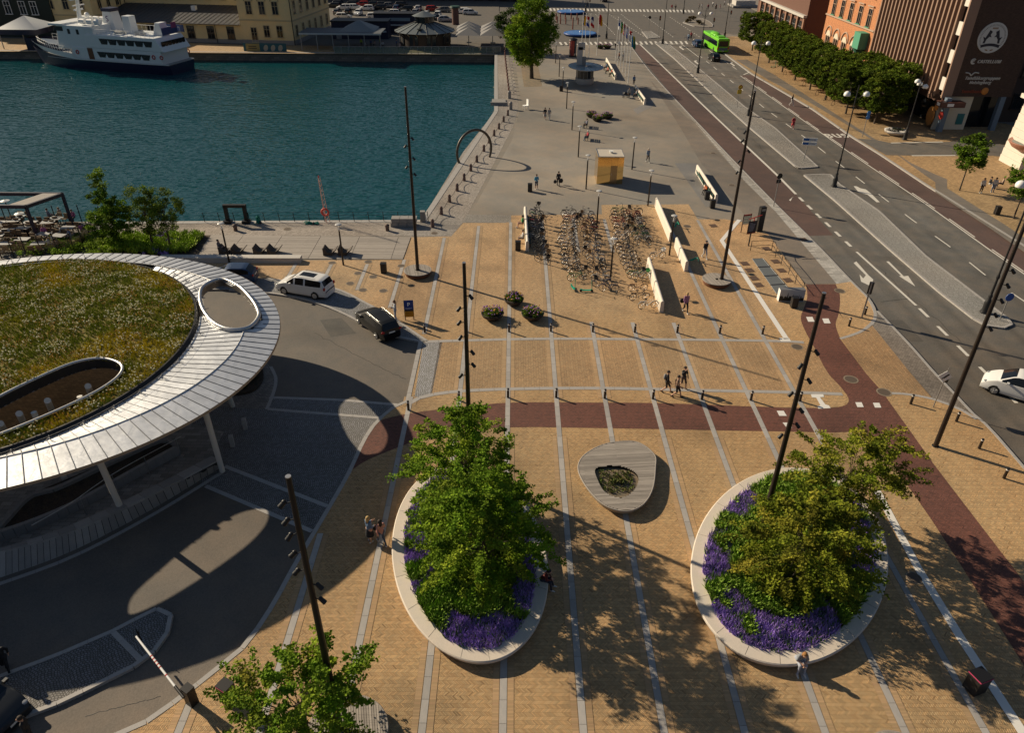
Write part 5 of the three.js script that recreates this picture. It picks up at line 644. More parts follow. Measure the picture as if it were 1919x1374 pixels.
// flower bowls
function bowl(label, p, R, seed) { const b = thing('flower_bowl', label, 'flower bowl', p, 0, 'flower bowls'); mesh('bowl', lathe([[R * 0.35, 0], [R * 0.6, 0.05], [R * 0.9, 0.3], [R, 0.5], [R * 0.93, 0.5], [R * 0.8, 0.4], [0, 0.4]], 24), M.bowl, b); const r = rand(seed), g = leafCloud({ seed, centre: [0, 0.62, 0], rad: [R * 0.85, 0.22, R * 0.85], clumps: 22, per: 90, size: 0.1, spread: 0.26, base: [0.12, 0.2, 0.02], alt: [0.2, 0.28, 0.03] }); mesh('leaves', g, M.leaf, b); const f = []; for (let i = 0; i < 62; i++) { const a = r() * 6.28, d = Math.sqrt(r()) * R * 0.95, c = r() < 0.6 ? [0.3, 0.12, 0.42] : r() < 0.6 ? [0.6, 0.3, 0.05] : [0.6, 0.35, 0.5]; f.push(tinted(new THREE.IcosahedronGeometry(0.035 + r() * 0.035, 0).translate(cos(a) * d, 0.68 + 0.2 * (1 - (d / R) ** 2) + r() * 0.12, sin(a) * d), ...c)); } const fl = mesh('flowers', f, M.vcol, b); fl.userData.kind = 'stuff'; return b; }
M.bowl = plain(0.035, 0.025, 0.02, 0.7);
bowl('flower bowl with purple blossoms, closest to the slim light mast', G(923, 597), 0.92, 61); bowl('tall flower bowl standing behind the two others on the brick square', G(963, 570), 0.82, 62); bowl('flower bowl with pink blossoms, closest to the bicycles', G(998, 597), 0.92, 63);
bowl('far green flower bowl behind the seated person', G(1108, 220), 0.85, 64); bowl('far green flower bowl in the middle of its group', G(1119, 227), 0.85, 65); bowl('far green flower bowl standing apart on the promenade', G(1137, 222), 0.95, 66); bowl('green shrub bowl beyond the flag poles', G(1124, 91), 0.9, 67); bowl('dark shrub bowl next to the far flag pole', G(1138, 91), 0.9, 68);
{ // golden mirror kiosk
  const a = G(1118, 345), k = thing('golden_kiosk', 'cube shaped kiosk clad in golden mirror panels with a plain grey door', 'kiosk', [a.x, 0, a.z]), W = 2.95, H = 3.15, D = 3.1, gold = plain(0.8, 0.56, 0.24, 0.1, 1), panel = (x0, x1, y0, y1) => mesh('mirror_panel', box(x1 - x0 - 0.008, y1 - y0 - 0.008, 0.03, (x0 + x1) / 2, (y0 + y1) / 2, 0.005), gold, k);
  mesh('core', box(W - 0.02, H - 0.02, D - 0.04, W / 2, H / 2, -D / 2), M.iron, k); panel(0, 1.5, 0, H); panel(1.5, 2.25, 2.15, H); panel(2.25, W, 0, H); mesh('door', slab(0.73, 2.13, 0.03, 1.875, 0, 0.0), plain(0.35, 0.25, 0.14, 0.3, 0.9), k); mesh('door_handle', slab(0.03, 0.3, 0.05, 1.6, 1, 0.03), M.steel, k);
  for (const x of [0, W]) for (let i = 0; i < 2; i++) mesh('mirror_panel', box(0.03, H - 0.008, D / 2 - 0.01, x, H / 2, -D * (0.25 + 0.5 * i)), gold, k); mesh('roof', box(W + 0.06, 0.06, D + 0.06, W / 2, H + 0.02, -D / 2), plain(0.5, 0.45, 0.38, 0.7), k); mesh('roof_edge', [box(W + 0.1, 0.08, 0.06, W / 2, H + 0.06, 0.03), box(W + 0.1, 0.08, 0.06, W / 2, H + 0.06, -D - 0.03), box(0.06, 0.08, D, 0, H + 0.06, -D / 2), box(0.06, 0.08, D, W, H + 0.06, -D / 2)], M.steel, k); mesh('roof_vent', [cyl(0.16, 0.2, 0.2, W * 0.55, H + 0.05, -D * 0.5), cyl(0.28, 0.28, 0.04, W * 0.55, H + 0.25, -D * 0.5)], M.whiteMetal, k);
}
{ // ring sculpture: an upright circle of dark metal
  const A = G(861, 306), B = G(917, 294.5), c = dist(A, B) / 2, h = 3.75, R = (c * c + h * h) / (2 * h), mid = A.clone().lerp(B, 0.5), dir = B.clone().sub(A).normalize(), a0 = Math.asin((h - R) / R), s = thing('ring_sculpture', 'large upright dark metal ring sculpture at the edge of the quay', 'sculpture', mid, turnTo(A, B)); const pts = []; for (let i = 0; i <= 40; i++) { const a = lerp(-a0, PI + a0, i / 40); pts.push([cos(a) * R, (h - R) + sin(a) * R, 0]); } mesh('ring', tube(pts, 0.16, 60, 10), plain(0.09, 0.075, 0.06, 0.5, 0.5), s);
}
{ // timber deck with loungers
  const d = thing('timber_deck', 'grey weathered timber deck of long boards beside the quay', 'deck'), poly = P([[391, 441], [770, 445.5], [755, 487], [565, 486], [372, 485]]), xs = [-43, -34, -30.2, -26.4, -22.6, -18.8, -15, -11.2, -7]; mesh('frame', prism(poly, 0, 0.03), M.iron, d);
  for (let i = 0; i < xs.length - 1; i++) { const g = []; for (let z = -69.5, k = 0; z < -59; z += 0.145, k++) { let q = clipPoly(clipPoly(clipPoly(clipPoly(poly, 0, 1, xs[i + 1] - 0.02), 0, -1, xs[i] + 0.02), 1, 1, z + 0.135), 1, -1, z); if (q.length > 2 && Math.abs(area(q)) > 0.01) { const p = prism(q, 0.03, 0.05), f = 0.85 + hash(k, i) * 0.3; g.push(tinted(p, f, f, f)); } } if (g.length) mesh('deck_boards', g, M.timber, d).userData.kind = 'stuff'; }
  let src = null; [[426, 474], [450, 474], [490, 474], [516, 474], [620, 476], [648, 476]].forEach(([u, v], i) => { const label = ['timber lounger with a person on it at the planted end of the deck', 'timber lounger next to the occupied one', 'third timber lounger from the planted bed', 'fourth timber lounger from the planted bed', 'timber lounger just before the slim lamp post', 'timber lounger just behind the slim lamp post'][i], p = G(u, v, 0.05), g = 'timber loungers on the deck'; if (src) return copyOf(src, label, p, 0, g); src = thing('lounger', label, 'lounger', p, 0, g); const prof = [[-0.55, 0], [-0.6, 0.72], [-0.5, 0.74], [-0.18, 0.32], [0.2, 0.3], [0.62, 0.62], [0.68, 0.58], [0.25, 0.22], [0.2, 0]]; const sh = new THREE.Shape(prof.map(([x, y]) => new THREE.Vector2(x, y))); mesh('side_panel', new THREE.ExtrudeGeometry(sh, { depth: 0.05, bevelEnabled: false }).translate(0, 0, 0.42), M.darkWood, src); mesh('side_panel', new THREE.ExtrudeGeometry(sh, { depth: 0.05, bevelEnabled: false }).translate(0, 0, -0.47), M.darkWood, src); mesh('seat', new THREE.ExtrudeGeometry(new THREE.Shape([[-0.56, 0.66], [-0.5, 0.74], [-0.18, 0.33], [0.2, 0.31], [0.62, 0.62], [0.66, 0.58], [0.22, 0.25], [-0.2, 0.27]].map(([x, y]) => new THREE.Vector2(x, y))), { depth: 0.88, bevelEnabled: false }).translate(0, 0, -0.44), M.darkWood, src); mesh('back_panel', slab(0.05, 0.7, 0.88, -0.57, 0, 0), M.darkWood, src); });
  const A = G(300, 493), B = G(564, 493.5), L = dist(A, B), b = thing('concrete_bench', 'long pale concrete block seat in front of the timber deck', 'seat', A.clone().lerp(B, 0.5), turnTo(A, B)); for (let i = 0; i < 6; i++) mesh('block', new THREE.BoxGeometry(L / 6 - 0.012, 0.5, 0.75).translate(-L / 2 + (i + 0.5) * L / 6, 0.25, -0.37), M.concrete, b);
}
{ // quay railing, gantry, lifebuoy mast, nets, cabinet
  const A = G(385, 417), B = G(803, 415), n = 15, r = thing('quay_railing', 'thin dark wire railing along the near edge of the harbour', 'railing'); for (let i = 0; i <= n; i++) { const p = A.clone().lerp(B, i / n); mesh('post', rod([p.x, 0, p.z], [p.x - 0.06, 1.05, p.z], 0.035), M.iron, r); } for (const y of [1.03, 0.7, 0.38]) mesh('wire', rod([A.x, y, A.z], [B.x, y, B.z], 0.014, 0.014, 5), M.iron, r);
  const g = thing('mooring_gantry', 'sturdy black gantry frame standing at the quay edge', 'frame', G(446, 417), 0.02); for (const x of [-0.95, 0.95]) { mesh('post', slab(0.34, 1.75, 0.34, x, 0, 0), M.black, g); mesh('foot', slab(0.8, 0.25, 0.7, x, 0, 0.1), M.iron, g); } mesh('beam', slab(2.3, 0.3, 0.34, 0, 1.6, 0), M.black, g);
  const m = thing('signal_mast', 'slender pink lattice mast with a lifebuoy on the quay edge', 'mast', G(614, 418)), pk = plain(0.5, 0.3, 0.25, 0.6); for (const [x, z] of [[-0.22, -0.2], [0.22, -0.2], [0, 0.2]]) mesh('leg', rod([x, 0, z], [x * 0.45 - 0.25, 4.7, z * 0.45], 0.035, 0.025, 5), pk, m); for (let i = 0; i < 9; i++) { const k = 1 - 0.55 * i / 9, s = -0.25 * i / 9; mesh('brace', rod([-0.22 * k + s, i * 0.5 + 0.1, -0.2 * k], [0.22 * k * (1 - 0.06) + s, i * 0.5 + 0.6, -0.2 * k], 0.016, 0.016, 4), pk, m); } mesh('lifebuoy', new THREE.TorusGeometry(0.34, 0.1, 8, 20).translate(-0.02, 1.25, 0.28), plain(0.7, 0.08, 0.05, 0.6), m); mesh('lamp', cyl(0.06, 0.06, 0.2, -0.26, 4.7, 0), M.red, m);
  for (const [u, v, l, s] of [[486, 419, 'upright bundle of turquoise fishing net on the quay', 5], [585, 420, 'low spread heap of turquoise fishing net by the lifebuoy mast', 6]]) { const r = rand(s), gg = []; for (let i = 0; i < 26; i++) { const w = s === 5 ? 0.5 : 1.6; gg.push(tube([[(r() - 0.5) * w, 0.05, (r() - 0.5) * 0.5], [(r() - 0.5) * w, (s === 5 ? 1 : 0.3) * r(), (r() - 0.5) * 0.4], [(r() - 0.5) * w, 0.06, (r() - 0.5) * 0.5]], 0.03, 8, 4)); } const n2 = thing('fishing_net', l, 'net', G(u, v)); mesh('netting', gg, plain(0.01, 0.22, 0.17, 0.8), n2).userData.kind = 'stuff'; mesh('float', ball(0.12, 0.2, 0.15, 0.1), plain(0.05, 0.05, 0.05), n2); }
  const c = thing('stone_cabinet', 'grey stacked stone blocks at the corner of the quay', 'cabinet', G(756, 425.5), 0.02); for (let i = 0; i < 2; i++) for (let j = 0; j < 3; j++) mesh('block', new THREE.BoxGeometry(0.82, 0.42, 0.9).translate(-0.85 + j * 0.85 + i * 0.1, 0.22 + i * 0.44, -0.4), M.granite2, c); const c2 = thing('service_post', 'grey metal service post with a white pipe at the quay corner', 'post', G(793, 415)); mesh('cabinet', slab(0.5, 1.1, 0.5), M.granite2, c2); mesh('pipe', [cyl(0.05, 0.05, 0.7, 0.35, 0, 0.2)], M.white, c2); mesh('hatch', slab(0.35, 0.5, 0.02, 0, 0.4, 0.26), M.galv, c2);
}
{ // barrier of the drive and its island
  const isl = [...P([[-80, 1300], [0, 1268.5], [104.5, 1229.6], [211.5, 1183.5], [270, 1153]]), ...S([[287, 1144.5], [304, 1138.5], [318.5, 1147], [321, 1161.6], [309, 1195.6], [282, 1227], [265, 1237]], 0, 4), ...P([[250, 1249], [117, 1315], [0, 1358.5], [-80, 1390]])];
  raise('traffic_island', isl, M.granite, 0); sheet('fan_paving', isl.map(([x, z]) => { const c = [-14.5, -19.2]; return [x, z]; }), 0.006, M.fan, { tint: zoneTint(0.75), uv: (x, z) => [x * 0.8 - z * 0.6 + 1, -z * 0.8 - x * 0.6] });
  const kg = []; along([...isl, isl[0]], 1, ([x, z], a, l) => kg.push(box(l - 0.012, 0.2, 0.2, x, -0.06, z, a))); along(P([[212, 1184], [265, 1238]]), 0.9, ([x, z], a, l) => kg.push(slab(l - 0.012, 0.03, 0.24, x, 0, z, a))); struct('kerb', kg, M.granite);
  const p = G(362, 1318), tip = G(256, 1193, 1.0), b = thing('parking_barrier', 'white boom barrier with red bands across the drive', 'barrier', [p.x, 0, p.z]), q = tip.clone().sub(p), s = V(-0.28, 0.92, 0.12); mesh('cabinet', new THREE.BoxGeometry(0.4, 1.0, 0.36).rotateY(-0.55).translate(0, 0.52, 0), M.black, b); mesh('cabinet_lid', new THREE.BoxGeometry(0.42, 0.05, 0.38).rotateY(-0.55).translate(0, 1.03, 0), M.iron, b);
  const pt = (t) => s.clone().lerp(q, t); mesh('boom', [rod(pt(0), pt(0.55), 0.05, 0.05, 8), rod(pt(0.55), pt(1), 0.05, 0.045, 8)], M.white, b); for (const t of [0.28, 0.42, 0.47, 0.52, 0.57, 0.62]) mesh('red_band', rod(pt(t), pt(t + 0.018), 0.053, 0.053, 8), M.red, b); mesh('counterweight', rod(pt(-0.09), pt(0.1), 0.06, 0.06, 8), M.black, b);
  const r = G(269, 1210), rs = thing('barrier_rest', 'short dark forked post that holds the tip of the boom', 'post', r); mesh('post', cyl(0.045, 0.04, 0.95, 0, 0, 0, 8), M.iron, rs); mesh('fork', [rod([0, 0.93, 0], [0.08, 1.06, 0.05], 0.02), rod([0, 0.93, 0], [-0.08, 1.06, -0.05], 0.02)], M.iron, rs);
}
// manhole covers
{ const cv = M.cover, pos = [[622.5, 492.6], [690.2, 490.5], [752.2, 498.3], [671.2, 512.1], [699.3, 518.6], [656.3, 531.1], [679.8, 543.4], [718.3, 544.7], [1713, 1083, 0.42], [1594, 711, 0.5], [1656, 735, 0.5], [1493, 650, 0.45], [1573, 545, 0.45], [1336, 287, 0.4], [1371, 347, 0.4], [1287, 424, 0.4], [539, 429, 0.4], [814, 437, 0.35]], names0 = ['farthest from the round timber seat', 'closest to the slim lamp post', 'just left of the round timber seat', 'behind the white van', 'under the shadow of the lamp post', 'right behind the rear of the white van', 'between the white van and the dark estate car', 'closest to the round timber seat on the drive side', 'set in the white line near the pink rimmed bin', 'in the red cycle path near the road', 'where the cycle path meets the pavement strip', 'in the brick crossing by the dark mast top', 'on the rounded brick corner', 'beyond the golden kiosk near the cycle lane', 'near the two bins beyond the kiosk', 'beside the white zigzag line', 'on the quay above the loungers', 'on the quay near its corner post']; let src = null; pos.forEach(([u, v, R = 0.36], i) => { const p = G(u, v, 0.02), label = 'round iron manhole cover ' + names0[i]; if (!src) { src = thing('manhole_cover', label, 'manhole cover', p, 0, 'manhole covers'); mesh('frame', new THREE.RingGeometry(0.3, 0.36, 24).rotateX(-PI / 2).translate(0, 0.001, 0), M.coverRim, src); mesh('lid', cyl(0.3, 0.3, 0.01, 0, -0.008, 0, 24), cv, src); } else { const c = copyOf(src, label, p, i, 'manhole covers'); c.scale.setScalar(R / 0.36); c.scale.y = 1; } }); }
// ---------------------------------------------------------------- tall street lamps, signs, flags
{ // ornate black street lamps with white globes
  const make = (label, p, h, arms, group = 'ornate black street lamps') => {
    const l = thing('street_lamp', label, 'street lamp', p, 0, group);
    mesh('base', lathe([[0.34, 0], [0.34, 0.12], [0.24, 0.3], [0.27, 0.9], [0.2, 1.1], [0.13, 1.35], [0.17, 1.5], [0.1, 1.7]], 14), M.black, l);
    mesh('pole', [lathe([[0.1, 1.7], [0.09, 3.0], [0.13, 3.1], [0.13, 3.25], [0.08, 3.4], [0.065, h - 1.4], [0.1, h - 1.35], [0.05, h - 1.1], [0.04, h]], 12)], M.black, l);
    arms.forEach(([dx, dz, dy]) => { const arm = mesh('arm', tube([[0, h - 1.6, 0], [dx * 0.5, h - 1.2 + dy, dz * 0.5], [dx * 0.9, h - 0.55 + dy, dz * 0.9], [dx, h - 0.75 + dy, dz]], 0.03, 12, 5), M.black, l); mesh('globe', [new THREE.SphereGeometry(0.36, 16, 8, 0, 2 * PI, 0, PI * 0.62).translate(dx, h - 1.0 + dy, dz)], M.glow, arm); }); return l;
  };
  const two = [[-1.05, 0, 0], [1.05, 0, 0]];
  make('tall ornate black street lamp with twin globes in the central reservation gap', G(1562, 350), 11.3, two); make('tall ornate black street lamp with twin globes halfway along the central reservation', G(1402, 217), 11.3, two);
  make('tall ornate black street lamp in the central reservation beside the dark car', G(1307, 137), 11.3, two); make('tall ornate black street lamp at the zebra crossing end of the reservation', G(1241, 82), 11.3, two); make('tall ornate black street lamp at the blunt near end of the reservation', G(1843, 586), 11.6, two);
  make('tall ornate black street lamp by the blue fountain disc', G(1136, 72), 11.3, two); make('ornate black street lamp far off on the corner behind the bus', G(1357, 70), 11.3, two); make('ornate black street lamp far off by the walking crowd', G(1280, 25), 11.3, two); make('ornate black street lamp far off left of the junction', G(1097, 22), 11.3, two);
  make('shorter street lamp with three globes before the dark bank entrance', G(1694, 262), 8.4, [[-0.5, 0, 0.3], [0.15, -0.5, -0.1], [0.6, 0.3, -0.3]]); make('ornate street lamp at the side of the small trees', G(1935, 420), 7.6, [[-0.7, 0, 0], [0.7, 0, 0]]);
}
const post = (p, h, r = 0.04, mat = M.galv) => cyl(r, r, h, 0, 0, 0, 8);
const txt = (x, s, cx, cy, f, col, al = 'center') => { x.fillStyle = col; x.font = f; x.textAlign = al; x.textBaseline = 'middle'; x.fillText(s, cx, cy); };
function board(parent, w, h, y, z, draw, px = 256, back = M.galv, tilt = 0) { const m = mesh('sign_face', face(w, h), lettering(w, h, px, draw), parent); m.position.set(0, y, z + 0.016); const b = mesh('sign_back', new THREE.BoxGeometry(w + 0.03, h + 0.03, 0.025), back, parent); b.position.set(0, y, z); return m; }
{
  const p = thing('parking_sign', 'blue and yellow parking sign on two posts beside the dark estate car', 'sign', G(768, 600), 0.12); for (const x of [-0.33, 0.33]) mesh('post', cyl(0.035, 0.035, 1.75, x, 0, -0.03, 8), M.corten, p);
  board(p, 0.72, 1.45, 1.02, 0, (x, w, h) => { x.fillStyle = '#123a8c'; x.fillRect(0, 0, w, h); x.fillStyle = '#c98a12'; x.fillRect(0, h * 0.66, w, h * 0.34); x.fillStyle = '#20222a'; x.fillRect(0, h * 0.56, w, h * 0.1); txt(x, 'P', w / 2, h * 0.24, `bold ${h * 0.3}px sans-serif`, '#fff'); x.fillStyle = '#fff'; x.fillRect(w * 0.15, h * 0.46, w * 0.7, h * 0.012); x.fillRect(w * 0.15, h * 0.5, w * 0.5, h * 0.012); x.fillStyle = '#3a2a05'; for (const y of [0.72, 0.78, 0.84, 0.9]) x.fillRect(w * 0.15, h * y, w * (0.4 + y % 0.3), h * 0.014); });
  const s1 = thing('info_sign', 'small information board with a red head and a map', 'sign', G(1395, 435), 0.35); for (const x of [-0.45, 0.45]) mesh('post', slab(0.06, 1.9, 0.06, x), M.iron, s1); board(s1, 0.86, 1.0, 1.35, 0.02, (x, w, h) => { x.fillStyle = '#c9d4c2'; x.fillRect(0, 0, w, h); x.fillStyle = '#7c1a1a'; x.fillRect(0, 0, w, h * 0.14); x.strokeStyle = '#5a7d8a'; x.lineWidth = 5; for (let i = 0; i < 6; i++) { x.beginPath(); x.moveTo(0, h * (0.25 + i * 0.12)); x.lineTo(w, h * (0.2 + ((i * 5) % 7) * 0.11)); x.stroke(); } }, 160, M.red);
  const s2 = thing('info_screen', 'dark timetable screen on a single leg with a red bottom edge', 'sign', G(1402, 461), 0.35); mesh('post', slab(0.09, 1.4, 0.09), M.iron, s2); mesh('arm', [rod([-0.5, 2.75, 0], [0.9, 3.0, 0], 0.04), rod([0.1, 2.4, 0], [0.1, 2.9, 0], 0.04)], M.red, s2); board(s2, 0.95, 1.25, 1.9, 0.02, (x, w, h) => { x.fillStyle = '#1a1c2c'; x.fillRect(0, 0, w, h); x.fillStyle = '#7c1a1a'; x.fillRect(0, h * 0.92, w, h * 0.08); x.fillStyle = '#9aa3b8'; for (let i = 0; i < 7; i++) x.fillRect(w * 0.15, h * (0.15 + i * 0.1), w * (0.3 + (i * 37 % 40) / 100), h * 0.03); }, 160, M.iron);
  const s3 = thing('info_pillar', 'tall plain black information pillar beside the cycle track', 'pillar', G(1421, 433), 0.3); mesh('body', slab(0.62, 2.55, 0.4), M.black, s3); mesh('screen', slab(0.42, 0.22, 0.01, 0, 2.15, 0.201), M.galv, s3); mesh('foot', slab(0.68, 0.06, 0.46), M.iron, s3);
  const pb = thing('picture_panel', 'low white panel with a black and white town skyline picture', 'panel', G(1481, 566), -0.02), W = 2.05; mesh('body', slab(W, 1.05, 0.5, 0, 0.02, -0.26), M.white, pb); mesh('top', slab(W + 0.03, 0.03, 0.53, 0, 1.07, -0.26), M.galv, pb);
  board(pb, W - 0.02, 1.02, 0.55, 0.0, (x, w, h) => { x.fillStyle = '#b9bcbf'; x.fillRect(0, 0, w, h); x.fillStyle = '#14161a'; const r = rand(5); for (let i = 0; i < 26; i++) { const a = i / 26 * w, q = h * (0.18 + r() * 0.28); x.fillRect(a, h * 0.9 - q, w / 24, q); if (i % 6 === 2) { x.beginPath(); x.moveTo(a, h * 0.9 - q); x.lineTo(a + w / 50, h * 0.9 - q - h * 0.3); x.lineTo(a + w / 25, h * 0.9 - q); x.fill(); } } x.fillRect(0, h * 0.86, w, h * 0.14); x.fillStyle = '#8d9094'; x.fillRect(0, h * 0.93, w, h * 0.07); }, 400, M.white);
  const rails = thing('handrail', 'black handrail on posts round the glass skylights', 'handrail'), R = [[1405.5, 470], [1445, 470], [1452, 482], [1463, 496], [1477, 514], [1489, 532], [1503, 550]].map(([u, v]) => G(u, v)); R.forEach((p) => mesh('post', cyl(0.03, 0.03, 0.98, p.x, 0, p.z, 8), M.black, rails)); for (const y of [0.98, 0.5]) mesh('rail', tube(R.map((p) => V(p.x, y, p.z)), 0.025, 40, 6), M.black, rails);
  const sky = thing('glass_skylight', 'row of four grey glass skylights set in the square behind the picture panel', 'skylight'), A = [[1408.5, 486], [1428, 485.3]], B = [[1455, 553], [1484, 551]]; for (let i = 0; i < 4; i++) { const q = (t, k) => G(lerp(A[k][0], B[k][0], t), lerp(A[k][1], B[k][1], t)), t0 = i / 4 + 0.01, t1 = (i + 1) / 4 - 0.015, pts = [q(t0, 0), q(t0, 1), q(t1, 1), q(t1, 0)].map(xz); mesh('pane', prism(pts, 0.02, 0.09), plain(0.2, 0.21, 0.2, 0.25, 0.3), sky); const e = []; pts.forEach((a, j) => { const b = pts[(j + 1) % 4]; e.push(rod([a[0], 0.09, a[1]], [b[0], 0.09, b[1]], 0.025, 0.025, 4)); }); mesh('frame', e, M.galv, sky); }
  [[1395, 494], [1404, 506.5], [1412.5, 521.5], [1421, 534], [1436, 466], [1453, 490], [1464, 507], [1476, 525], [1336, 423], [1505, 449]].forEach(([u, v], i) => { const g = thing('floor_grate', 'square brown iron grate in the paving, ' + ['first beside the white line', 'second beside the white line', 'third beside the white line', 'fourth beside the white line', 'under the handrail corner', 'first inside the handrail', 'second inside the handrail', 'third inside the handrail', 'near the white zigzag line', 'beside the cycle lane end'][i], 'grate', G(u, v, 0.02), 0.2, 'iron floor grates'); mesh('plate', slab(0.72, 0.012, 0.7), plain(0.1, 0.06, 0.04, 0.75), g); mesh('frame', [slab(0.78, 0.008, 0.05, 0, 0, 0.36), slab(0.78, 0.008, 0.05, 0, 0, -0.36)], M.corten, g); });
  const rs = thing('road_sign', 'road sign post with a round sign seen from its edge beside the cycle lane', 'sign', G(1449, 387), 0.3); mesh('post', cyl(0.045, 0.04, 3.6, 0, 0, 0, 8), M.galv, rs); mesh('sign_plate', cyl(0.32, 0.32, 0.04, 0, 0, 0, 20).rotateX(PI / 2).translate(0, 3.35, 0), M.iron, rs); mesh('sign_plate', box(0.55, 0.4, 0.04, 0, 2.8, 0), M.iron, rs);
  const tl = (label, p, h, turn = 0) => { const t = thing('traffic_light', label, 'traffic light', p, turn); mesh('post', cyl(0.06, 0.055, h, 0, 0, 0, 8), M.galv, t); for (const y of [h - 0.5]) { const hd = mesh('signal_head', box(0.34, 0.95, 0.26, 0, y, 0.16), M.black, t); [0, 1, 2].forEach((i) => { mesh('lens', cyl(0.1, 0.1, 0.02, 0, 0, 0, 12).rotateX(PI / 2).translate(0, y + 0.3 - i * 0.3, 0.3), [M.lensRed, M.lensAmber, M.darkGreen][i], hd); }); } return t; };
  tl('traffic light post on the rounded brick corner', G(1614, 596), 3.1, 2.6); tl('traffic light on the tip of the reservation by the zebra crossing', G(1232, 77), 5.4, 0.1); tl('traffic light with a red lamp behind the green bus', G(1334, 61), 3.4, 0.2); tl('traffic light near the far zebra crossing on the pavement', G(1365, 51), 4.0, 0.2); tl('traffic light with white post at the side street', G(1383, 60), 3.6, 0.1); tl('traffic light far off in the shaded street', G(1104, 22), 3.6, 0.1); tl('traffic light far off in front of the crowd', G(1338, 36), 3.6, 0.1);
  const ws = thing('road_sign', 'small white and black end sign on a thin post beside the pavement kerb', 'sign', G(1748, 763), -0.15); mesh('post', rod([0, 0, 0], [0.05, 3.1, 0], 0.035, 0.03, 8), M.galv, ws); const dm = mesh('sign_plate', box(0.6, 0.6, 0.02, 0, 0, 0).rotateZ(PI / 4).translate(-0.02, 2.45, 0.06), M.white, ws); mesh('dark_bar', [box(0.5, 0.06, 0.01, 0, 0, 0).rotateZ(0.9).translate(-0.02, 2.45, 0.078), box(0.4, 0.06, 0.01, 0.1, 0, 0).rotateZ(0.9).translate(0.0, 2.4, 0.079)], M.black, dm); mesh('signal_box', box(0.2, 0.5, 0.3, 0.16, 2.25, -0.1), M.black, ws);
  const bs = thing('road_sign', 'round blue arrow sign on a grey post at the reservation tip', 'sign', G(1872, 600.5), 0.1); mesh('post', rod([0, 0, 0], [0, 2.2, 0], 0.04, 0.04, 8), M.galv, bs); mesh('sign_plate', cyl(0.34, 0.34, 0.03, 0, 0, 0, 24).rotateX(PI / 2).translate(0, 2.1, 0.06), M.blue, bs); mesh('arrow', [box(0.3, 0.06, 0.005, 0, 0, 0).rotateZ(-0.8).translate(0.0, 2.1, 0.08), box(0.16, 0.05, 0.005, 0.1, 2.06, 0.081), box(0.05, 0.16, 0.005, 0.1, 2.02, 0.082)], M.white, bs);
  const ys = thing('road_sign', 'yellow signs on a thin post in the reservation', 'sign', G(1380.5, 200), 0.1); mesh('post', cyl(0.035, 0.03, 3.0, 0, 0, 0, 8), M.galv, ys); const ye = plain(0.6, 0.4, 0.02, 0.5); mesh('sign_plate', box(0.7, 0.65, 0.03, 0, 2.3, 0.05), ye, ys); const yd = mesh('sign_plate', cyl(0.36, 0.36, 0.03, 0, 0, 0, 20).rotateX(PI / 2).translate(0.05, 3.0, 0.05), ye, ys); mesh('red_ring', new THREE.TorusGeometry(0.3, 0.04, 6, 20).translate(0.05, 3.0, 0.07), M.red, yd);
  const ds = thing('direction_sign', 'two stacked blue and white direction signs on a grey post in the reservation', 'sign', G(1505, 302), -0.12); mesh('post', rod([0, 0, 0], [0.15, 2.9, 0], 0.05, 0.045, 8), M.galv, ds); for (const y of [2.75, 2.25]) { const b = mesh('sign_plate', box(1.75, 0.4, 0.05, 0.25, y, 0.06), M.white, ds), f = mesh('sign_face', face(1.68, 0.34), lettering(1.68, 0.34, 256, (x, w, h) => { x.fillStyle = '#dfe3e6'; x.fillRect(0, 0, w, h); x.fillStyle = '#1c5aa0'; x.fillRect(4, 4, w * 0.42, h - 8); x.fillStyle = '#234'; for (let i = 0; i < 9; i++) x.fillRect(w * (0.47 + i * 0.052), h * 0.35, w * 0.035, h * 0.34); }), b); f.position.set(0.25, y, 0.087); }
  const cs = thing('road_sign', 'round blue cycle signs stacked on a post before the clipped trees', 'sign', G(1615, 257), 0.2); mesh('post', cyl(0.045, 0.04, 3.4, 0, 0, 0, 8), M.galv, cs); for (const y of [3.3, 2.75]) mesh('sign_plate', cyl(0.3, 0.3, 0.03, 0, 0, 0, 20).rotateX(PI / 2).translate(0.04, y, 0.06), plain(0.02, 0.18, 0.5, 0.4), cs);
  const is = thing('road_sign', 'dark round sign seen from behind on the small far traffic island', 'sign', G(1215, 59), 0); mesh('post', cyl(0.05, 0.045, 3.2, 0, 0, 0, 8), M.galv, is); mesh('sign_plate', cyl(0.35, 0.35, 0.04, 0, 0, 0, 18).rotateX(PI / 2).translate(0, 3.2, 0), M.iron, is); const sb = thing('flower_bowl', 'brown shrub bowls on the far traffic island', 'shrub'); for (const [u, v] of [[1290, 42], [1297, 37], [1312, 46]]) { const p = G(u, v); mesh('shrub', leafCloud({ seed: u, centre: [p.x, 0.5, p.z], rad: [1, 0.4, 0.9], clumps: 14, per: 60, size: 0.22, spread: 0.4, base: [0.09, 0.06, 0.02], alt: [0.13, 0.12, 0.03] }), M.leaf, sb); }
}
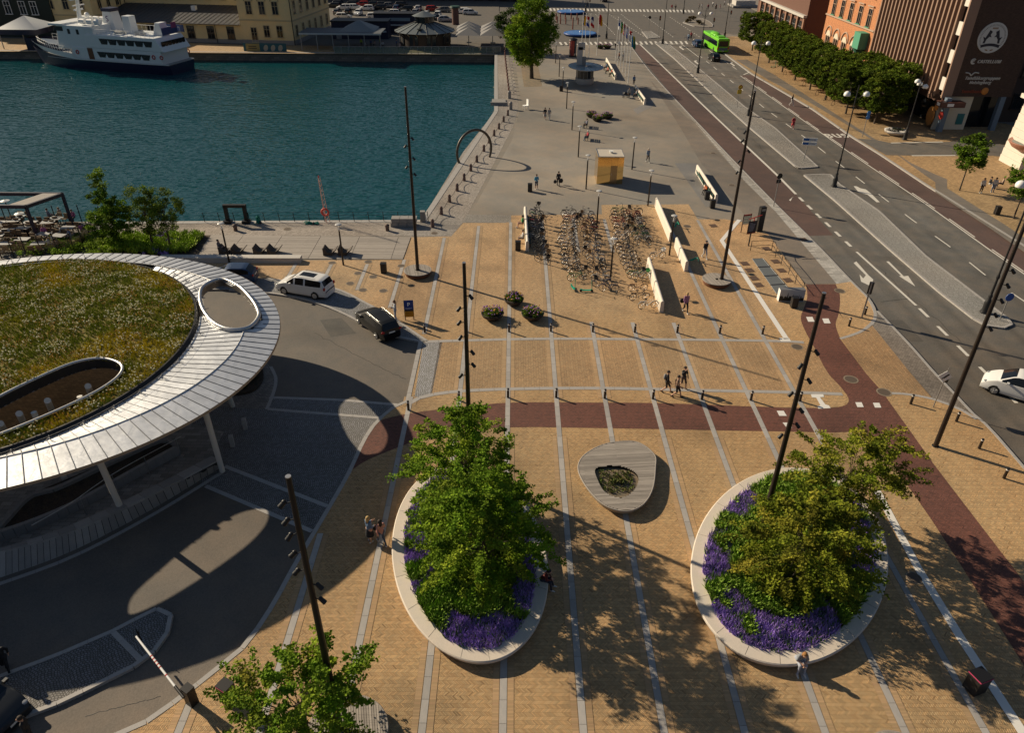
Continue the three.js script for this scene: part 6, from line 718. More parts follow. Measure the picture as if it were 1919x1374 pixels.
{ // flags on white poles
  const F = [[[1089, 105], 38, [['#1b2a6b', '#e0b000', '#b01020'], 1], 'blue, yellow and red'], [[1095, 107], 38, [['#1b3f9b', '#e8e8e8', '#c01522'], 0], 'blue, white and red'], [[1103, 108], 40, [['#c01522', '#e8e8e8', '#1b2a6b'], 0], 'red, white and dark blue'], [[1118, 104], 30, [['#c01522', '#c01522', '#d89a10'], 1], 'red and gold'], [[1153, 116], 40, [['#e8e8e8', '#1b4f9b', '#e8e8e8'], 0], 'white with a blue cross'], [[1157, 122], 46, [['#1d7a4c', '#d8c010', '#2a7a30'], 1], 'green and yellow'], [[1162, 128], 50, [['#b01020', '#e8e8e8', '#b01020'], 1], 'red and white'], [[1167, 135], 52, [['#1b3f9b', '#e8e8e8', '#c01522'], 1], 'blue over white and red'], [[1172, 143], 60, [['#e8e8e8', '#e8e8e8', '#c01522'], 0], 'white and red'], [[1176.5, 156], 84, [['#3a8fc0', '#d8c010', '#1d7a5c'], 1], 'light blue, yellow and green']];
  F.forEach(([px, hp, [cols, hor], nm], i) => { const p = G(...px), h = 8.2, f = thing('flag_pole', `white flag pole with limp ${nm} flag, ${i < 4 ? 'behind the round kiosk' : 'beside the cycle lane'}`, 'flag pole', p, 0, 'flag poles'); mesh('pole', cyl(0.07, 0.045, h, 0, 0, 0, 8), M.whiteMetal, f); mesh('finial', ball(0.09, 0, h + 0.05, 0, 8), M.white, f);
    const g = grid(6, 12, (u, v) => [0.06 + u * 0.62 + 0.1 * sin(u * 9 + v * 3 + i), h - 0.2 - v * 1.9 - u * 0.5, 0.16 * sin(u * 12 + v * 4 + i * 2)], true); mesh('flag', g, lettering(1, 1.6, 48, (x, w, hh) => { cols.forEach((c, k) => { x.fillStyle = c; if (hor) x.fillRect(w * k / 3, 0, w / 3 + 1, hh); else x.fillRect(0, hh * k / 3, w, hh / 3 + 1); }); }, { side: THREE.DoubleSide, roughness: 0.8 }), f); });
}
{ // round kiosk with a glass disc roof
  const p = G(1096, 160), k = thing('round_kiosk', 'round concrete kiosk with a tilted glass disc roof and tall concrete fin', 'kiosk', [p.x, 0, p.z - 1.2]); mesh('plinth', lathe([[1.35, 0], [1.55, 0.3], [1.7, 1.05], [1.6, 1.08], [0, 1.08]], 28), M.concrete, k); for (let i = 0; i < 14; i++) { const a = i / 14 * 2 * PI, b = (i + 1) / 14 * 2 * PI, f = (t, y) => [1.5 * cos(t), y, 1.5 * sin(t)]; mesh('pane', quad(f(a, 1.08), f(b, 1.08), f(b, 2.35), f(a, 2.35)), M.pane, k); mesh('mullion', rod(f(a, 1.08), f(a, 2.35), 0.035), M.galv, k); }
  mesh('roof_ring', lathe([[1.55, 2.35], [1.6, 2.55], [0, 2.6]], 28), M.concrete, k); const disc = new THREE.Group(); disc.name = 'roof_disc'; disc.position.set(0.1, 2.95, 0.1); disc.rotation.set(0.05, 0, -0.03); k.add(disc); for (let i = 0; i < 20; i++) { const a = i / 20 * 2 * PI, b = (i + 1) / 20 * 2 * PI; mesh('roof_pane', quad([0.3 * cos(a), 0.05, 0.3 * sin(a)], [0.3 * cos(b), 0.05, 0.3 * sin(b)], [3.1 * cos(b), 0, 3.1 * sin(b)], [3.1 * cos(a), 0, 3.1 * sin(a)]), plain([0.32, 0.38, 0.36][i % 3], 0.45, 0.46, 0.2, 0.1), disc); mesh('rib', rod([0.2 * cos(a), 0.07, 0.2 * sin(a)], [3.1 * cos(a), 0.02, 3.1 * sin(a)], 0.025, 0.025, 4), M.galv, disc); } mesh('disc_rim', new THREE.TorusGeometry(3.1, 0.06, 6, 48).rotateX(PI / 2), M.steel, disc);
  mesh('fin', [slab(0.95, 6.0, 0.7, -1.0, 0, -1.1), box(1.1, 1.1, 0.7, -0.75, 6.1, -1.1)], M.concrete, k); mesh('fin_front', slab(0.6, 4.4, 0.5, -0.2, 0, -0.9), M.granite2, k);
  for (const [u, v, l, s] of [[1087, 65, 'nearer raised blue fountain disc beside the zebra crossing', 3.9], [1070, 24, 'farther raised blue fountain disc in the shaded forecourt', 3.9]]) { const q = G(u, v), f = thing('fountain_disc', l, 'fountain', [q.x, 0, q.z]); mesh('basin', lathe([[0, 0], [s * 1.0, 0], [s * 1.04, 0.35], [s, 0.5], [s * 0.95, 0.52]], 40), plain(0.02, 0.08, 0.3, 0.4), f); mesh('water_surface', lathe([[s * 0.95, 0.5], [s * 0.5, 0.56], [0, 0.6]], 40), surface(128, 128, 1, 1, (x, y) => { const n = noise(x * 16, y * 16, 3, 16); return [0.03 + n * 0.12, 0.15 + n * 0.18, 0.5 + n * 0.12, n]; }, { bump: 0.03, rough: 0.2 }), f); mesh('jet', ball(0.25, 0, 0.65, 0, 8), M.white, f); }
  const red = plain(0.2, 0.05, 0.035, 0.7); [[1044, 43], [1050, 36], [1059, 36], [1070, 36], [1081, 37], [1042, 37], [1050, 45], [1060, 45], [1083, 46], [1073, 55]].forEach(([u, v], i) => { const b = thing('wooden_post', `brown wooden post between the two blue fountain discs, ${ord(i)} counted from the willow`, 'post', G(u, v), 0, 'brown posts at the fountains'); mesh('shaft', cyl(0.16, 0.15, i === 9 ? 2.6 : 1.5, 0, 0, 0, 8), red, b); mesh('cap', ball(0.16, 0, i === 9 ? 2.6 : 1.5, 0, 8), red, b); });
  const ad = thing('advertising_column', 'round advertising column with pictures in the willow shade', 'advertising column', G(1073, 106)); mesh('drum', cyl(0.75, 0.75, 3.2, 0, 0, 0, 20), lettering(4, 3, 128, (x, w, h) => { ['#9a3b32', '#c9b9a0', '#384a60', '#b07a50', '#d8d2c4'].forEach((c, i) => { x.fillStyle = c; x.fillRect(i * w / 5, (i % 2) * h * 0.3, w / 5, h * 0.7); }); }), ad); mesh('roof', lathe([[0.9, 3.2], [0.8, 3.45], [0, 3.7]], 20), M.iron, ad); mesh('plinth', cyl(0.82, 0.8, 0.3, 0, 0, 0, 20), M.iron, ad);
}
// ---------------------------------------------------------------- bicycles and scooters
const bikePaint = { black: plain(0.02, 0.02, 0.022, 0.4), 'dark blue': plain(0.03, 0.05, 0.12, 0.4), grey: plain(0.25, 0.26, 0.28, 0.4), white: plain(0.65, 0.65, 0.62, 0.4), green: plain(0.05, 0.2, 0.08, 0.4), red: plain(0.3, 0.03, 0.03, 0.4), silver: plain(0.5, 0.5, 0.5, 0.3, 0.5), brown: plain(0.16, 0.07, 0.035, 0.5) };
const bikeGeo = (() => {
  const R = 0.33, f = [0.54, R, 0], r = [-0.54, R, 0], bb = [-0.08, 0.3, 0], st = [-0.2, 0.82, 0], hd = [0.36, 0.86, 0], hl = [0.4, 0.7, 0];
  return { frame: merge([rod(r, bb, 0.016), rod(r, st, 0.014), rod(bb, st, 0.02), rod(bb, hl, 0.022), rod([-0.15, 0.6, 0], hd, 0.018), rod(hd, hl, 0.024), rod(hl, f, 0.017), rod([bb[0], bb[1], -0.1], [bb[0], bb[1], 0.1], 0.03), rod([-0.08, 0.3, 0.1], [0.02, 0.16, 0.1], 0.012), rod([-0.14, 0.28, 0.1], [-0.1, 0.0, 0.2], 0.012), rod([-0.75, 0.72, 0], [-0.25, 0.72, 0], 0.03), rod([-0.54, 0.33, 0], [-0.6, 0.72, 0], 0.012)]), tyre: new THREE.TorusGeometry(R - 0.02, 0.02, 6, 24), spokes: merge([...Array.from({ length: 8 }, (_, i) => rod([0, 0, 0], [(R - 0.03) * cos(i * PI / 4), (R - 0.03) * sin(i * PI / 4), 0], 0.0035, 0.0035, 3)), new THREE.TorusGeometry(R - 0.042, 0.01, 4, 24), new THREE.CylinderGeometry(0.03, 0.03, 0.08, 8).rotateX(PI / 2)]), fender: new THREE.TorusGeometry(R + 0.025, 0.018, 4, 14, PI * 0.75), bars: merge([rod([0.36, 0.86, 0], [0.34, 1.03, 0], 0.014), tube([[0.2, 1.05, -0.3], [0.34, 1.08, -0.22], [0.36, 1.03, 0], [0.34, 1.08, 0.22], [0.2, 1.05, 0.3]], 0.014, 12, 5)]), saddle: merge([rod([-0.2, 0.8, 0], [-0.22, 0.92, 0], 0.014), new THREE.SphereGeometry(0.1, 8, 6).scale(1.4, 0.4, 0.85).translate(-0.24, 0.95, 0)]), basket: merge([box(0.3, 0.02, 0.34, 0.58, 0.78, 0), ...[-0.17, 0.17].map((z) => box(0.3, 0.22, 0.012, 0.58, 0.89, z)), ...[0.43, 0.73].map((x) => box(0.012, 0.22, 0.34, x, 0.89, 0))]) };
})();
function bicycle(label, p, yaw, colour, o = {}) {
  const b = thing('bicycle', label, 'bicycle', p, yaw, o.group), pt = bikePaint[colour]; mesh('frame', bikeGeo.frame, pt, b);
  for (const x of [-0.54, 0.54]) { const w = mesh('wheel', bikeGeo.spokes, M.steel, b); w.position.set(x, 0.33, 0); mesh('tyre', bikeGeo.tyre, M.rubber, w); const fd = mesh('mudguard', bikeGeo.fender, pt, b); fd.position.set(x, 0.33, 0); fd.rotation.z = x < 0 ? 0.5 : 0.2; }
  mesh('handlebar', bikeGeo.bars, M.iron, b); mesh('saddle', bikeGeo.saddle, o.seat ?? M.black, b); if (o.basket) mesh('basket', bikeGeo.basket, o.basket, b); if (o.lean) b.rotation.x = o.lean; return b;
}
{
  const Z = (x, y) => G(930 + x / 5.186, 360 + y / 5.186), keys = ['black', 'black', 'grey', 'dark blue', 'black', 'silver', 'grey', 'black', 'green', 'white', 'dark blue', 'red'], r = rand(12), wick = plain(0.25, 0.16, 0.08, 0.8), blk = plain(0.03, 0.03, 0.03, 0.6), bask = [null, null, blk, null, null, wick, null, blk, null, null];
  const rows = [[[[385, 235], [398, 380], [410, 520], [460, 690]], 13, -0.42, 'row behind the bench wall'], [[[720, 235], [700, 440], [720, 650], [800, 860]], 19, 0.12, 'middle harbour-side row'], [[[860, 240], [920, 440], [940, 660], [1070, 970]], 20, PI - 0.15, 'middle road-side row'], [[[1170, 215], [1215, 440], [1270, 660], [1345, 840]], 18, 0.1, 'harbour-side row by the walls'], [[[1320, 220], [1380, 420], [1440, 520]], 13, PI - 0.1, 'road-side row by the walls']];
  for (const [line, n, yaw, where] of rows) { const pts = line.map(([x, y]) => xz(Z(x, y))), c = new THREE.CatmullRomCurve3(pts.map(([x, z]) => V(x, 0, z))); for (let i = 0; i < n; i++) { const p = c.getPointAt(i / (n - 1)), col = keys[Math.floor(r() * keys.length)], bk = bask[Math.floor(r() * bask.length)]; p.x += (r() - 0.5) * 0.5; p.z += (r() - 0.5) * 0.15; p.y = 0.005; const b = bicycle(`${col} bicycle${bk === wick ? ' with wicker basket' : bk ? ' with dark basket' : ''}, ${ord(i)} from the far end, ${where}`, p, yaw + (r() - 0.5) * 0.35, col, { basket: bk, group: 'bicycles in the ' + where, lean: (r() - 0.5) * 0.2 }); }
    const rk = thing('bicycle_rack', `low dark iron bicycle rack under the ${where}`, 'bicycle rack'); const A = c.getPointAt(0), B = c.getPointAt(1); mesh('rail', tube([0, 0.25, 0.5, 0.75, 1].map((t) => { const q = c.getPointAt(t); return V(q.x + 0.45, 0.04, q.z); }), 0.025, 40, 4), M.iron, rk); for (let i = 0; i < 5; i++) { const q = c.getPointAt(0.05 + i * 0.22); mesh('hoop', new THREE.TorusGeometry(0.25, 0.02, 5, 12, PI).scale(1, 2.2, 1).translate(q.x + 0.45, 0.02, q.z), M.iron, rk); } }
  bicycle('grey cargo bicycle with a big front box standing out from the rows', Z(1560, 650), 0.35, 'grey', { basket: M.whiteMetal }); bicycle('light green bicycle with a green basket by the white wall end', Z(1400, 850), 0.15, 'silver', { basket: plain(0.08, 0.42, 0.12, 0.6) }); bicycle('brown bicycle, third from the near end of the white wall', Z(1370, 960), 0.1, 'brown', { lean: 0.15 }); bicycle('black sports bicycle next to the white bicycle at the wall end', Z(1385, 1050), 0.12, 'black', { lean: 0.1 }); bicycle('white bicycle parked nearest the viewer at the wall end', Z(1470, 1130), 0.2, 'white', { lean: 0.1 }); bicycle('bicycle with a dark basket standing alone on the promenade behind the bench wall', G(1006, 399), 1.2, 'black', { basket: blk });
  const rk2 = [[1470, 140], [1488, 150], [1506, 160], [1530, 178], [1546, 188], [1560, 197]]; rk2.forEach(([u, v], i) => { const q = G(u, v), h = thing('bicycle_hoop', `dark bicycle hoop under the clipped trees, ${ord(i)} from the junction`, 'bicycle rack', q, 0.5, 'bicycle hoops under the trees'); mesh('hoop', new THREE.TorusGeometry(0.4, 0.03, 5, 14, PI).scale(1, 1.8, 1), M.iron, h); mesh('foot', slab(0.95, 0.02, 0.08), M.iron, h); });
  const tq = plain(0.01, 0.34, 0.22, 0.45), scooter = (label, p, yaw, fall = 0) => { const s = thing('kick_scooter', label, 'scooter', p, yaw, 'green rental scooters'); mesh('deck', slab(0.75, 0.06, 0.16, 0, 0.12, 0), tq, s); for (const x of [-0.45, 0.5]) mesh('wheel', new THREE.CylinderGeometry(0.11, 0.11, 0.05, 16).rotateX(PI / 2).translate(x, 0.11, 0), M.rubber, s); mesh('steering_stem', [rod([0.5, 0.12, 0], [0.4, 1.12, 0], 0.03), rod([0.36, 0.15, 0], [0.48, 0.3, 0], 0.03)], tq, s); mesh('handlebar', rod([0.4, 1.12, -0.24], [0.4, 1.12, 0.24], 0.02), M.black, s); mesh('mudguard', box(0.22, 0.03, 0.09, -0.44, 0.25, 0), tq, s); if (fall) { s.rotation.x = fall; s.position.y = 0.08; } return s; };
  scooter('green rental scooter seen end on at the near end of the bicycles', Z(745, 945), -1.3); scooter('green rental scooter standing broadside at the near end of the bicycles', Z(872, 970), 0.0); scooter('green rental scooter lying in the shade behind the short white wall', Z(1900, 660), 0.4, 1.45); scooter('green rental scooter lying behind the long white wall', Z(1735, 335), 1.2, 1.45); scooter('green rental scooter under the clipped trees, nearer the road', G(1448, 127), 0.3); scooter('green rental scooter under the clipped trees, by the second trunk', G(1461, 125), 0.2);
}
// ---------------------------------------------------------------- people
const POSES = {
  stand: { hip: 0.93, la: [[0.1, 0.5, 0.02], [0.11, 0.08, 0]], ra: [[-0.1, 0.5, 0.02], [-0.11, 0.08, 0]], lh: [[0.25, 1.14, -0.02], [0.24, 0.88, 0.08]], rh: [[-0.25, 1.14, -0.02], [-0.24, 0.88, 0.08]] },
  walk: { hip: 0.91, la: [[0.1, 0.5, 0.2], [0.1, 0.09, 0.32]], ra: [[-0.1, 0.48, 0.02], [-0.1, 0.14, -0.3]], lh: [[0.24, 1.14, -0.14], [0.22, 0.9, -0.14]], rh: [[-0.24, 1.14, 0.08], [-0.2, 0.94, 0.26]] },
  phone: { hip: 0.93, la: [[0.1, 0.5, 0.04], [0.12, 0.08, 0.02]], ra: [[-0.1, 0.5, 0.02], [-0.1, 0.08, -0.08]], lh: [[0.24, 1.15, 0.04], [0.08, 1.22, 0.3]], rh: [[-0.25, 1.14, -0.02], [-0.16, 1.05, 0.2]] },
  face: { hip: 0.91, la: [[0.1, 0.5, 0.18], [0.1, 0.09, 0.24]], ra: [[-0.1, 0.48, 0.0], [-0.1, 0.12, -0.26]], lh: [[0.26, 1.16, 0.02], [0.24, 0.92, 0.14]], rh: [[-0.3, 1.3, 0.14], [-0.1, 1.54, 0.2]] },
  sit: { hip: 0.5, la: [[0.12, 0.5, 0.42], [0.12, 0.08, 0.46]], ra: [[-0.12, 0.5, 0.42], [-0.12, 0.08, 0.5]], lh: [[0.26, 0.74, 0.06], [0.14, 0.64, 0.3]], rh: [[-0.26, 0.74, 0.06], [-0.12, 0.64, 0.3]] },
  bend: { hip: 0.5, lean: 0.24, la: [[0.13, 0.5, 0.42], [0.1, 0.08, 0.52]], ra: [[-0.13, 0.5, 0.42], [-0.2, 0.08, 0.5]], lh: [[0.24, 0.72, 0.26], [0.04, 0.62, 0.44]], rh: [[-0.24, 0.72, 0.26], [-0.04, 0.64, 0.46]] },
};
const poseGeo = {};
function body(pose) {
  if (poseGeo[pose]) return poseGeo[pose];
  const q = POSES[pose], h = q.hip, ln = q.lean ?? 0, sh = h + 0.5 - ln * 0.25, nk = [0, sh + 0.06, ln], hd = [0, sh + 0.2 - ln * 0.2, ln + 0.02 + ln * 0.25], B = [];
  const bone = (a, b, ra, rb, reg) => B.push([a, b, ra, rb, reg]), hl = [0.09, h, 0], hr = [-0.09, h, 0], sl = [0.17, sh, ln * 0.95], sr = [-0.17, sh, ln * 0.95];
  bone([0, h + 0.02, 0], [0, h + 0.24, ln * 0.5], 0.115, 0.12, 'top'); bone([0.06, h + 0.24, ln * 0.5], [0.09, sh - 0.04, ln * 0.9], 0.1, 0.085, 'top'); bone([-0.06, h + 0.24, ln * 0.5], [-0.09, sh - 0.04, ln * 0.9], 0.1, 0.085, 'top'); bone([-0.08, h, 0], [0.08, h, 0], 0.105, 0.105, 'hip');
  bone(nk, hd, 0.052, 0.06, 'skin'); bone([hd[0], hd[1] + 0.03, hd[2] - 0.01], [hd[0], hd[1] - 0.01, hd[2] + 0.02], 0.098, 0.085, 'skin'); bone([0, hd[1], hd[2] + 0.1], [0, hd[1] - 0.015, hd[2] + 0.12], 0.018, 0.016, 'skin');
  for (const [s, kn, an] of [[hl, ...q.la], [hr, ...q.ra]]) { bone(s, kn, 0.092, 0.062, 'thigh'); bone(kn, an, 0.058, 0.04, 'shin'); bone([an[0], an[1] - 0.03, an[2] - 0.03], [an[0] * 1.1, 0.035, an[2] + 0.16], 0.045, 0.035, 'shoe'); }
  for (const [s, el, ha] of [[sl, ...q.lh], [sr, ...q.rh]]) { bone(s, el, 0.058, 0.044, 'sleeve'); bone(el, ha, 0.042, 0.03, 'fore'); const d = V(...ha).sub(V(...el)).normalize().multiplyScalar(0.07); bone(ha, [ha[0] + d.x, ha[1] + d.y, ha[2] + d.z], 0.033, 0.03, 'skin'); }
  const N = 62, mc = new MarchingCubes(N, undefined, false, false, 60000), S = [1.1, 2.0, 1.3], O = [-0.55, -0.06, -0.5]; mc.isolation = 0; const kk = 0.022, fld = mc.field;
  const pre = B.map(([a, b, ra, rb]) => { const d = [b[0] - a[0], b[1] - a[1], b[2] - a[2]]; return [a, d, d[0] ** 2 + d[1] ** 2 + d[2] ** 2 || 1e-9, ra, rb]; });
  const dd = (m, x, y, z) => { const [a, d, l, ra, rb] = pre[m], px = x - a[0], py = y - a[1], pz = z - a[2], t = clamp((px * d[0] + py * d[1] + pz * d[2]) / l, 0, 1); return Math.hypot(px - d[0] * t, py - d[1] * t, pz - d[2] * t) - ra - (rb - ra) * t; };
  for (let k = 0; k < N; k++) for (let j = 0; j < N; j++) for (let i = 0; i < N; i++) { const x = O[0] + S[0] * i / N, y = O[1] + S[1] * j / N, z = O[2] + S[2] * k / N; let s = 0, mn = 9; for (let m = 0; m < B.length; m++) { const d = dd(m, x, y, z); if (d < mn) mn = d; if (d < 0.12) s += Math.exp(-d / kk); } fld[k * N * N + j * N + i] = s > 0 ? kk * Math.log(s) : -mn; }
  mc.update(); const n = mc.count, p = new Float32Array(n * 3), nn = new Float32Array(n * 3), reg = [];
  for (let i = 0; i < n; i++) { for (let c = 0; c < 3; c++) { p[i * 3 + c] = O[c] + S[c] * (mc.positionArray[i * 3 + c] + 1) / 2; } const v = V(mc.normalArray[i * 3] / S[0], mc.normalArray[i * 3 + 1] / S[1], mc.normalArray[i * 3 + 2] / S[2]).normalize(); v.toArray(nn, i * 3); let best = 9, rg = 'top'; for (let m = 0; m < B.length; m++) { const d = dd(m, p[i * 3], p[i * 3 + 1], p[i * 3 + 2]); if (d < best) { best = d; rg = B[m][4]; } } reg.push(rg); }
  const fing = []; for (const [el, ha] of [q.lh, q.rh]) { const e = V(...el), a = V(...ha), d = a.clone().sub(e).normalize(), sd = V(0, 0, 1).cross(d).normalize(); for (let f = 0; f < 5; f++) { const b = a.clone().addScaledVector(d, f ? 0.09 : 0.04).addScaledVector(V(0, 0, 1), f ? (f - 2.5) * 0.016 : 0.03); fing.push(rod(b, b.clone().addScaledVector(d, [0.045, 0.07, 0.08, 0.075, 0.055][f]).addScaledVector(V(0, 0, 1), f ? 0.012 : 0.035), 0.009, 0.007, 5)); } }
  const eyes = [-0.035, 0.035].map((x) => ball(0.012, x, hd[1] + 0.015, hd[2] + 0.098, 5));
  return (poseGeo[pose] = { p, nn, reg, fing, eyes, hd, sh, h, ln });
}
function person(label, pos, yaw, pose, c, o = {}) {   // c: colours of skin, top, legs, shoe, hair
  const b = body(pose), t = thing('person', label, 'person', pos, yaw, o.group), n = b.reg.length, col = new Float32Array(n * 3), skin = c.skin ?? [0.5, 0.3, 0.21], leg = c.legs, top = c.top, shoe = c.shoe ?? [0.5, 0.5, 0.48];
  for (let i = 0; i < n; i++) { const r = b.reg[i], v = r === 'skin' ? skin : r === 'top' || r === 'sleeve' ? top : r === 'fore' ? (o.short ? skin : top) : r === 'hip' || r === 'thigh' ? leg : r === 'shin' ? (o.bare ? skin : leg) : shoe; col.set(v, i * 3); }
  const g = new THREE.BufferGeometry(); g.setAttribute('position', new THREE.BufferAttribute(b.p, 3)); g.setAttribute('normal', new THREE.BufferAttribute(b.nn, 3)); g.setAttribute('color', new THREE.BufferAttribute(col, 3)); const pale = b.fing.map((f) => tinted(f.clone(), ...skin)), ey = b.eyes.map((e) => tinted(e.clone(), 0.02, 0.015, 0.012));
  const bodyMesh = mesh('body', merge([g, ...pale, ...ey]), M.vcol, t), hair = plain(...(c.hair ?? [0.03, 0.02, 0.015]), 0.8), [hx, hy, hz] = b.hd;
  mesh('hair', [new THREE.SphereGeometry(0.112, 12, 8, 0, 2 * PI, 0, PI * 0.55).rotateX(-0.35).translate(hx, hy + 0.035, hz - 0.015), ...(o.long ? [new THREE.SphereGeometry(0.1, 10, 8).scale(1, 2.1, 0.6).translate(hx, hy - 0.08, hz - 0.08)] : [])], hair, t);
  if (o.skirt) mesh('skirt', lathe([[0.13, b.h + 0.1], [0.2, b.h - 0.12], [0.26, b.h - 0.42], [0.24, b.h - 0.42], [0.12, b.h + 0.1]], 14).scale(1, 1, 0.85), plain(...o.skirt, 0.8), t);
  if (o.pack) mesh('backpack', new THREE.SphereGeometry(0.17, 10, 8).scale(0.9, 1.3, 0.6).translate(0, b.sh - 0.2, b.ln - 0.18), plain(...o.pack, 0.8), t);
  if (o.shirt) mesh('jacket_hem', lathe([[0.155, b.h + 0.2], [0.17, b.h - 0.02], [0.15, b.h - 0.02], [0.13, b.h + 0.2]], 14).scale(1.05, 1, 0.8), plain(...top, 0.8), t); return t;
}
const heldBag = (label, p, c, w = 0.36) => { const b = thing('bag', label, 'bag', p); mesh('pouch', new THREE.SphereGeometry(w / 2, 10, 8).scale(1, 1.1, 0.5), plain(...c, 0.7), b); mesh('strap', new THREE.TorusGeometry(w * 0.32, 0.012, 5, 12, PI).translate(0, w * 0.42, 0), plain(...c, 0.7), b); };
{
  const D = [0.015, 0.015, 0.018], W = [0.62, 0.6, 0.57], GR1 = [0.3, 0.29, 0.28], BL = [0.05, 0.1, 0.2], DEN = [0.12, 0.19, 0.3], blond = [0.45, 0.3, 0.12], brn = [0.12, 0.06, 0.03];
  const g3 = 'three men walking across the square'; void g3;
  person('man in a black jacket and shorts with a grey backpack crossing the brick square', G(1247, 735), 1.25, 'walk', { top: D, legs: [0.04, 0.035, 0.03], shoe: D }, { bare: 1, pack: [0.2, 0.2, 0.21], shirt: 1 }); person('man in a brown shirt and black shorts leading two others across the square', G(1266, 744), 1.3, 'walk', { top: [0.2, 0.13, 0.09], legs: D, shoe: D }, { bare: 1, short: 1, shirt: 1 }); person('man in a black jumper raising a hand to his face, walking across the square', G(1278, 727), 0.5, 'face', { top: D, legs: [0.09, 0.06, 0.05], shoe: D }, { bare: 1 });
  person('blond woman in a denim jacket and black skirt beside the oval planter', G(695, 1015), 2.5, 'phone', { top: DEN, legs: [0.5, 0.3, 0.21], shoe: W, hair: blond }, { bare: 1, long: 1, skirt: D }); person('dark haired woman in a pink top and jeans beside the oval planter', G(717, 1021), -2.6, 'walk', { top: [0.55, 0.25, 0.2], legs: [0.05, 0.08, 0.13], shoe: W }, { long: 1 }); heldBag('black shoulder bag held between the two women by the oval planter', G(706, 1008).add(V(0, 0.75, 0)), D);
  person('woman in grey clothes and white shoes bent over a phone on the planter rim', G(1492, 1246), 0.1, 'bend', { top: [0.2, 0.22, 0.25], legs: [0.3, 0.33, 0.4], shoe: W, hair: [0.3, 0.14, 0.04] }, { short: 1, long: 1 }); person('person in a dark red jacket hunched on the planter rim under the tree', G(1016, 1098), 1.3, 'bend', { top: [0.1, 0.015, 0.015], legs: [0.03, 0.03, 0.05], shoe: W, hair: D });
  person('woman with long brown hair in a pale top at the open estate car door', G(742, 600), -1.2, 'phone', { top: [0.4, 0.42, 0.45], legs: [0.35, 0.4, 0.5], hair: brn }, { long: 1 }); person('woman in a purple top and black trousers walking past the white wall', G(1283, 585), 0.1, 'walk', { top: [0.35, 0.16, 0.28], legs: D, shoe: W, hair: blond }, { shirt: 1 }); heldBag('dark handbag carried by the woman in purple', G(1278, 581).add(V(-0.1, 0.85, 0)), D, 0.4);
  person('man in a dark jacket and white trousers walking between wall and white line', G(1319, 484), 0.2, 'walk', { top: D, legs: W, hair: D }); person('man in a light blue jacket and dark shorts beside a litter bin', G(1005, 355), 0.3, 'phone', { top: [0.1, 0.36, 0.5], legs: [0.03, 0.04, 0.08], shoe: W }, { bare: 1, shirt: 1 }); person('man all in black carrying two bags over the promenade', G(1046, 349), PI, 'walk', { top: D, legs: D, shoe: D }); heldBag('black holdall in the right hand of the man in black', G(1051, 346).add(V(0, 0.45, 0)), D, 0.5); heldBag('black case in the other hand of the man in black', G(1040, 347).add(V(0, 0.4, 0)), D, 0.4);
  person('woman in a blue grey jacket walking towards the viewer beyond the kiosk', G(1213, 304), 0.2, 'walk', { top: [0.2, 0.25, 0.32], legs: D, shoe: W, hair: [0.5, 0.45, 0.36] }); person('person in a black top and pale skirt strolling away in a pair', G(1021, 224), PI - 0.2, 'walk', { top: D, legs: [0.45, 0.3, 0.24] }, { bare: 1, skirt: GR1 }); person('person in a white outfit with a shoulder bag strolling away in a pair', G(1029, 225), PI - 0.2, 'walk', { top: GR1, legs: W, shoe: W }, { short: 1 });
  person('person in dark clothes on the park bench beside the flower bowls', G(1099, 240), -1.2, 'sit', { top: [0.15, 0.15, 0.2], legs: D }); person('person in a white cap with a red jacket on the bench near the kiosk', G(1101, 263), -1.2, 'sit', { top: [0.4, 0.03, 0.05], legs: [0.1, 0.15, 0.25], hair: W }); person('person in a green top on the bench at the white wall', G(979, 427), -1.57, 'sit', { top: [0.03, 0.28, 0.08], legs: [0.4, 0.25, 0.2] }, { short: 1, bare: 1 }); person('person in white with legs stretched out on the bench by the bin', G(980, 455), -1.57, 'sit', { top: W, legs: [0.25, 0.2, 0.16], shoe: D }, { bare: 1 });
  person('person in orange and black on the green bench beside two bins', G(1324, 364), -1.2, 'bend', { top: [0.6, 0.13, 0.02], legs: D, shoe: W }); person('man in shadowed black clothes at the island kerb', G(18, 1256, ROAD), 0.4, 'walk', { top: D, legs: D, shoe: D, hair: [0.25, 0.15, 0.1] }); person('dark haired person in black cut off by the lower edge', G(66, 1392, ROAD), -1.2, 'stand', { top: D, legs: D, shoe: D });
  person('person in dark clothes on the first timber lounger', G(413, 474), 1.5, 'sit', { top: [0.1, 0.1, 0.12], legs: D }); person('person in blue standing at the white wall beside the cycle lane', G(1187, 160), 0.4, 'stand', { top: [0.1, 0.2, 0.35], legs: D }); person('woman in grey with a pram at the white wall', G(1178, 185), 0.3, 'stand', { top: GR1, legs: D }); person('person sitting by the pram at the white wall', G(1192, 183), -1.4, 'sit', { top: [0.2, 0.2, 0.22], legs: D });
  { const p = thing('pram', 'dark pram beside the group at the white wall', 'pram', G(1171, 183), 0.2); mesh('hood', new THREE.SphereGeometry(0.35, 12, 8, 0, PI * 2, 0, PI / 2).translate(0, 0.6, 0), M.black, p); mesh('cot', box(0.8, 0.25, 0.42, 0.1, 0.55, 0), M.navy, p); for (const [x, z] of [[-0.3, 0.2], [-0.3, -0.2], [0.4, 0.2], [0.4, -0.2]]) mesh('wheel', new THREE.TorusGeometry(0.15, 0.025, 5, 14).translate(x, 0.17, z), M.rubber, p); mesh('handle', rod([-0.3, 0.4, 0], [-0.65, 1.0, 0], 0.02), M.steel, p); }
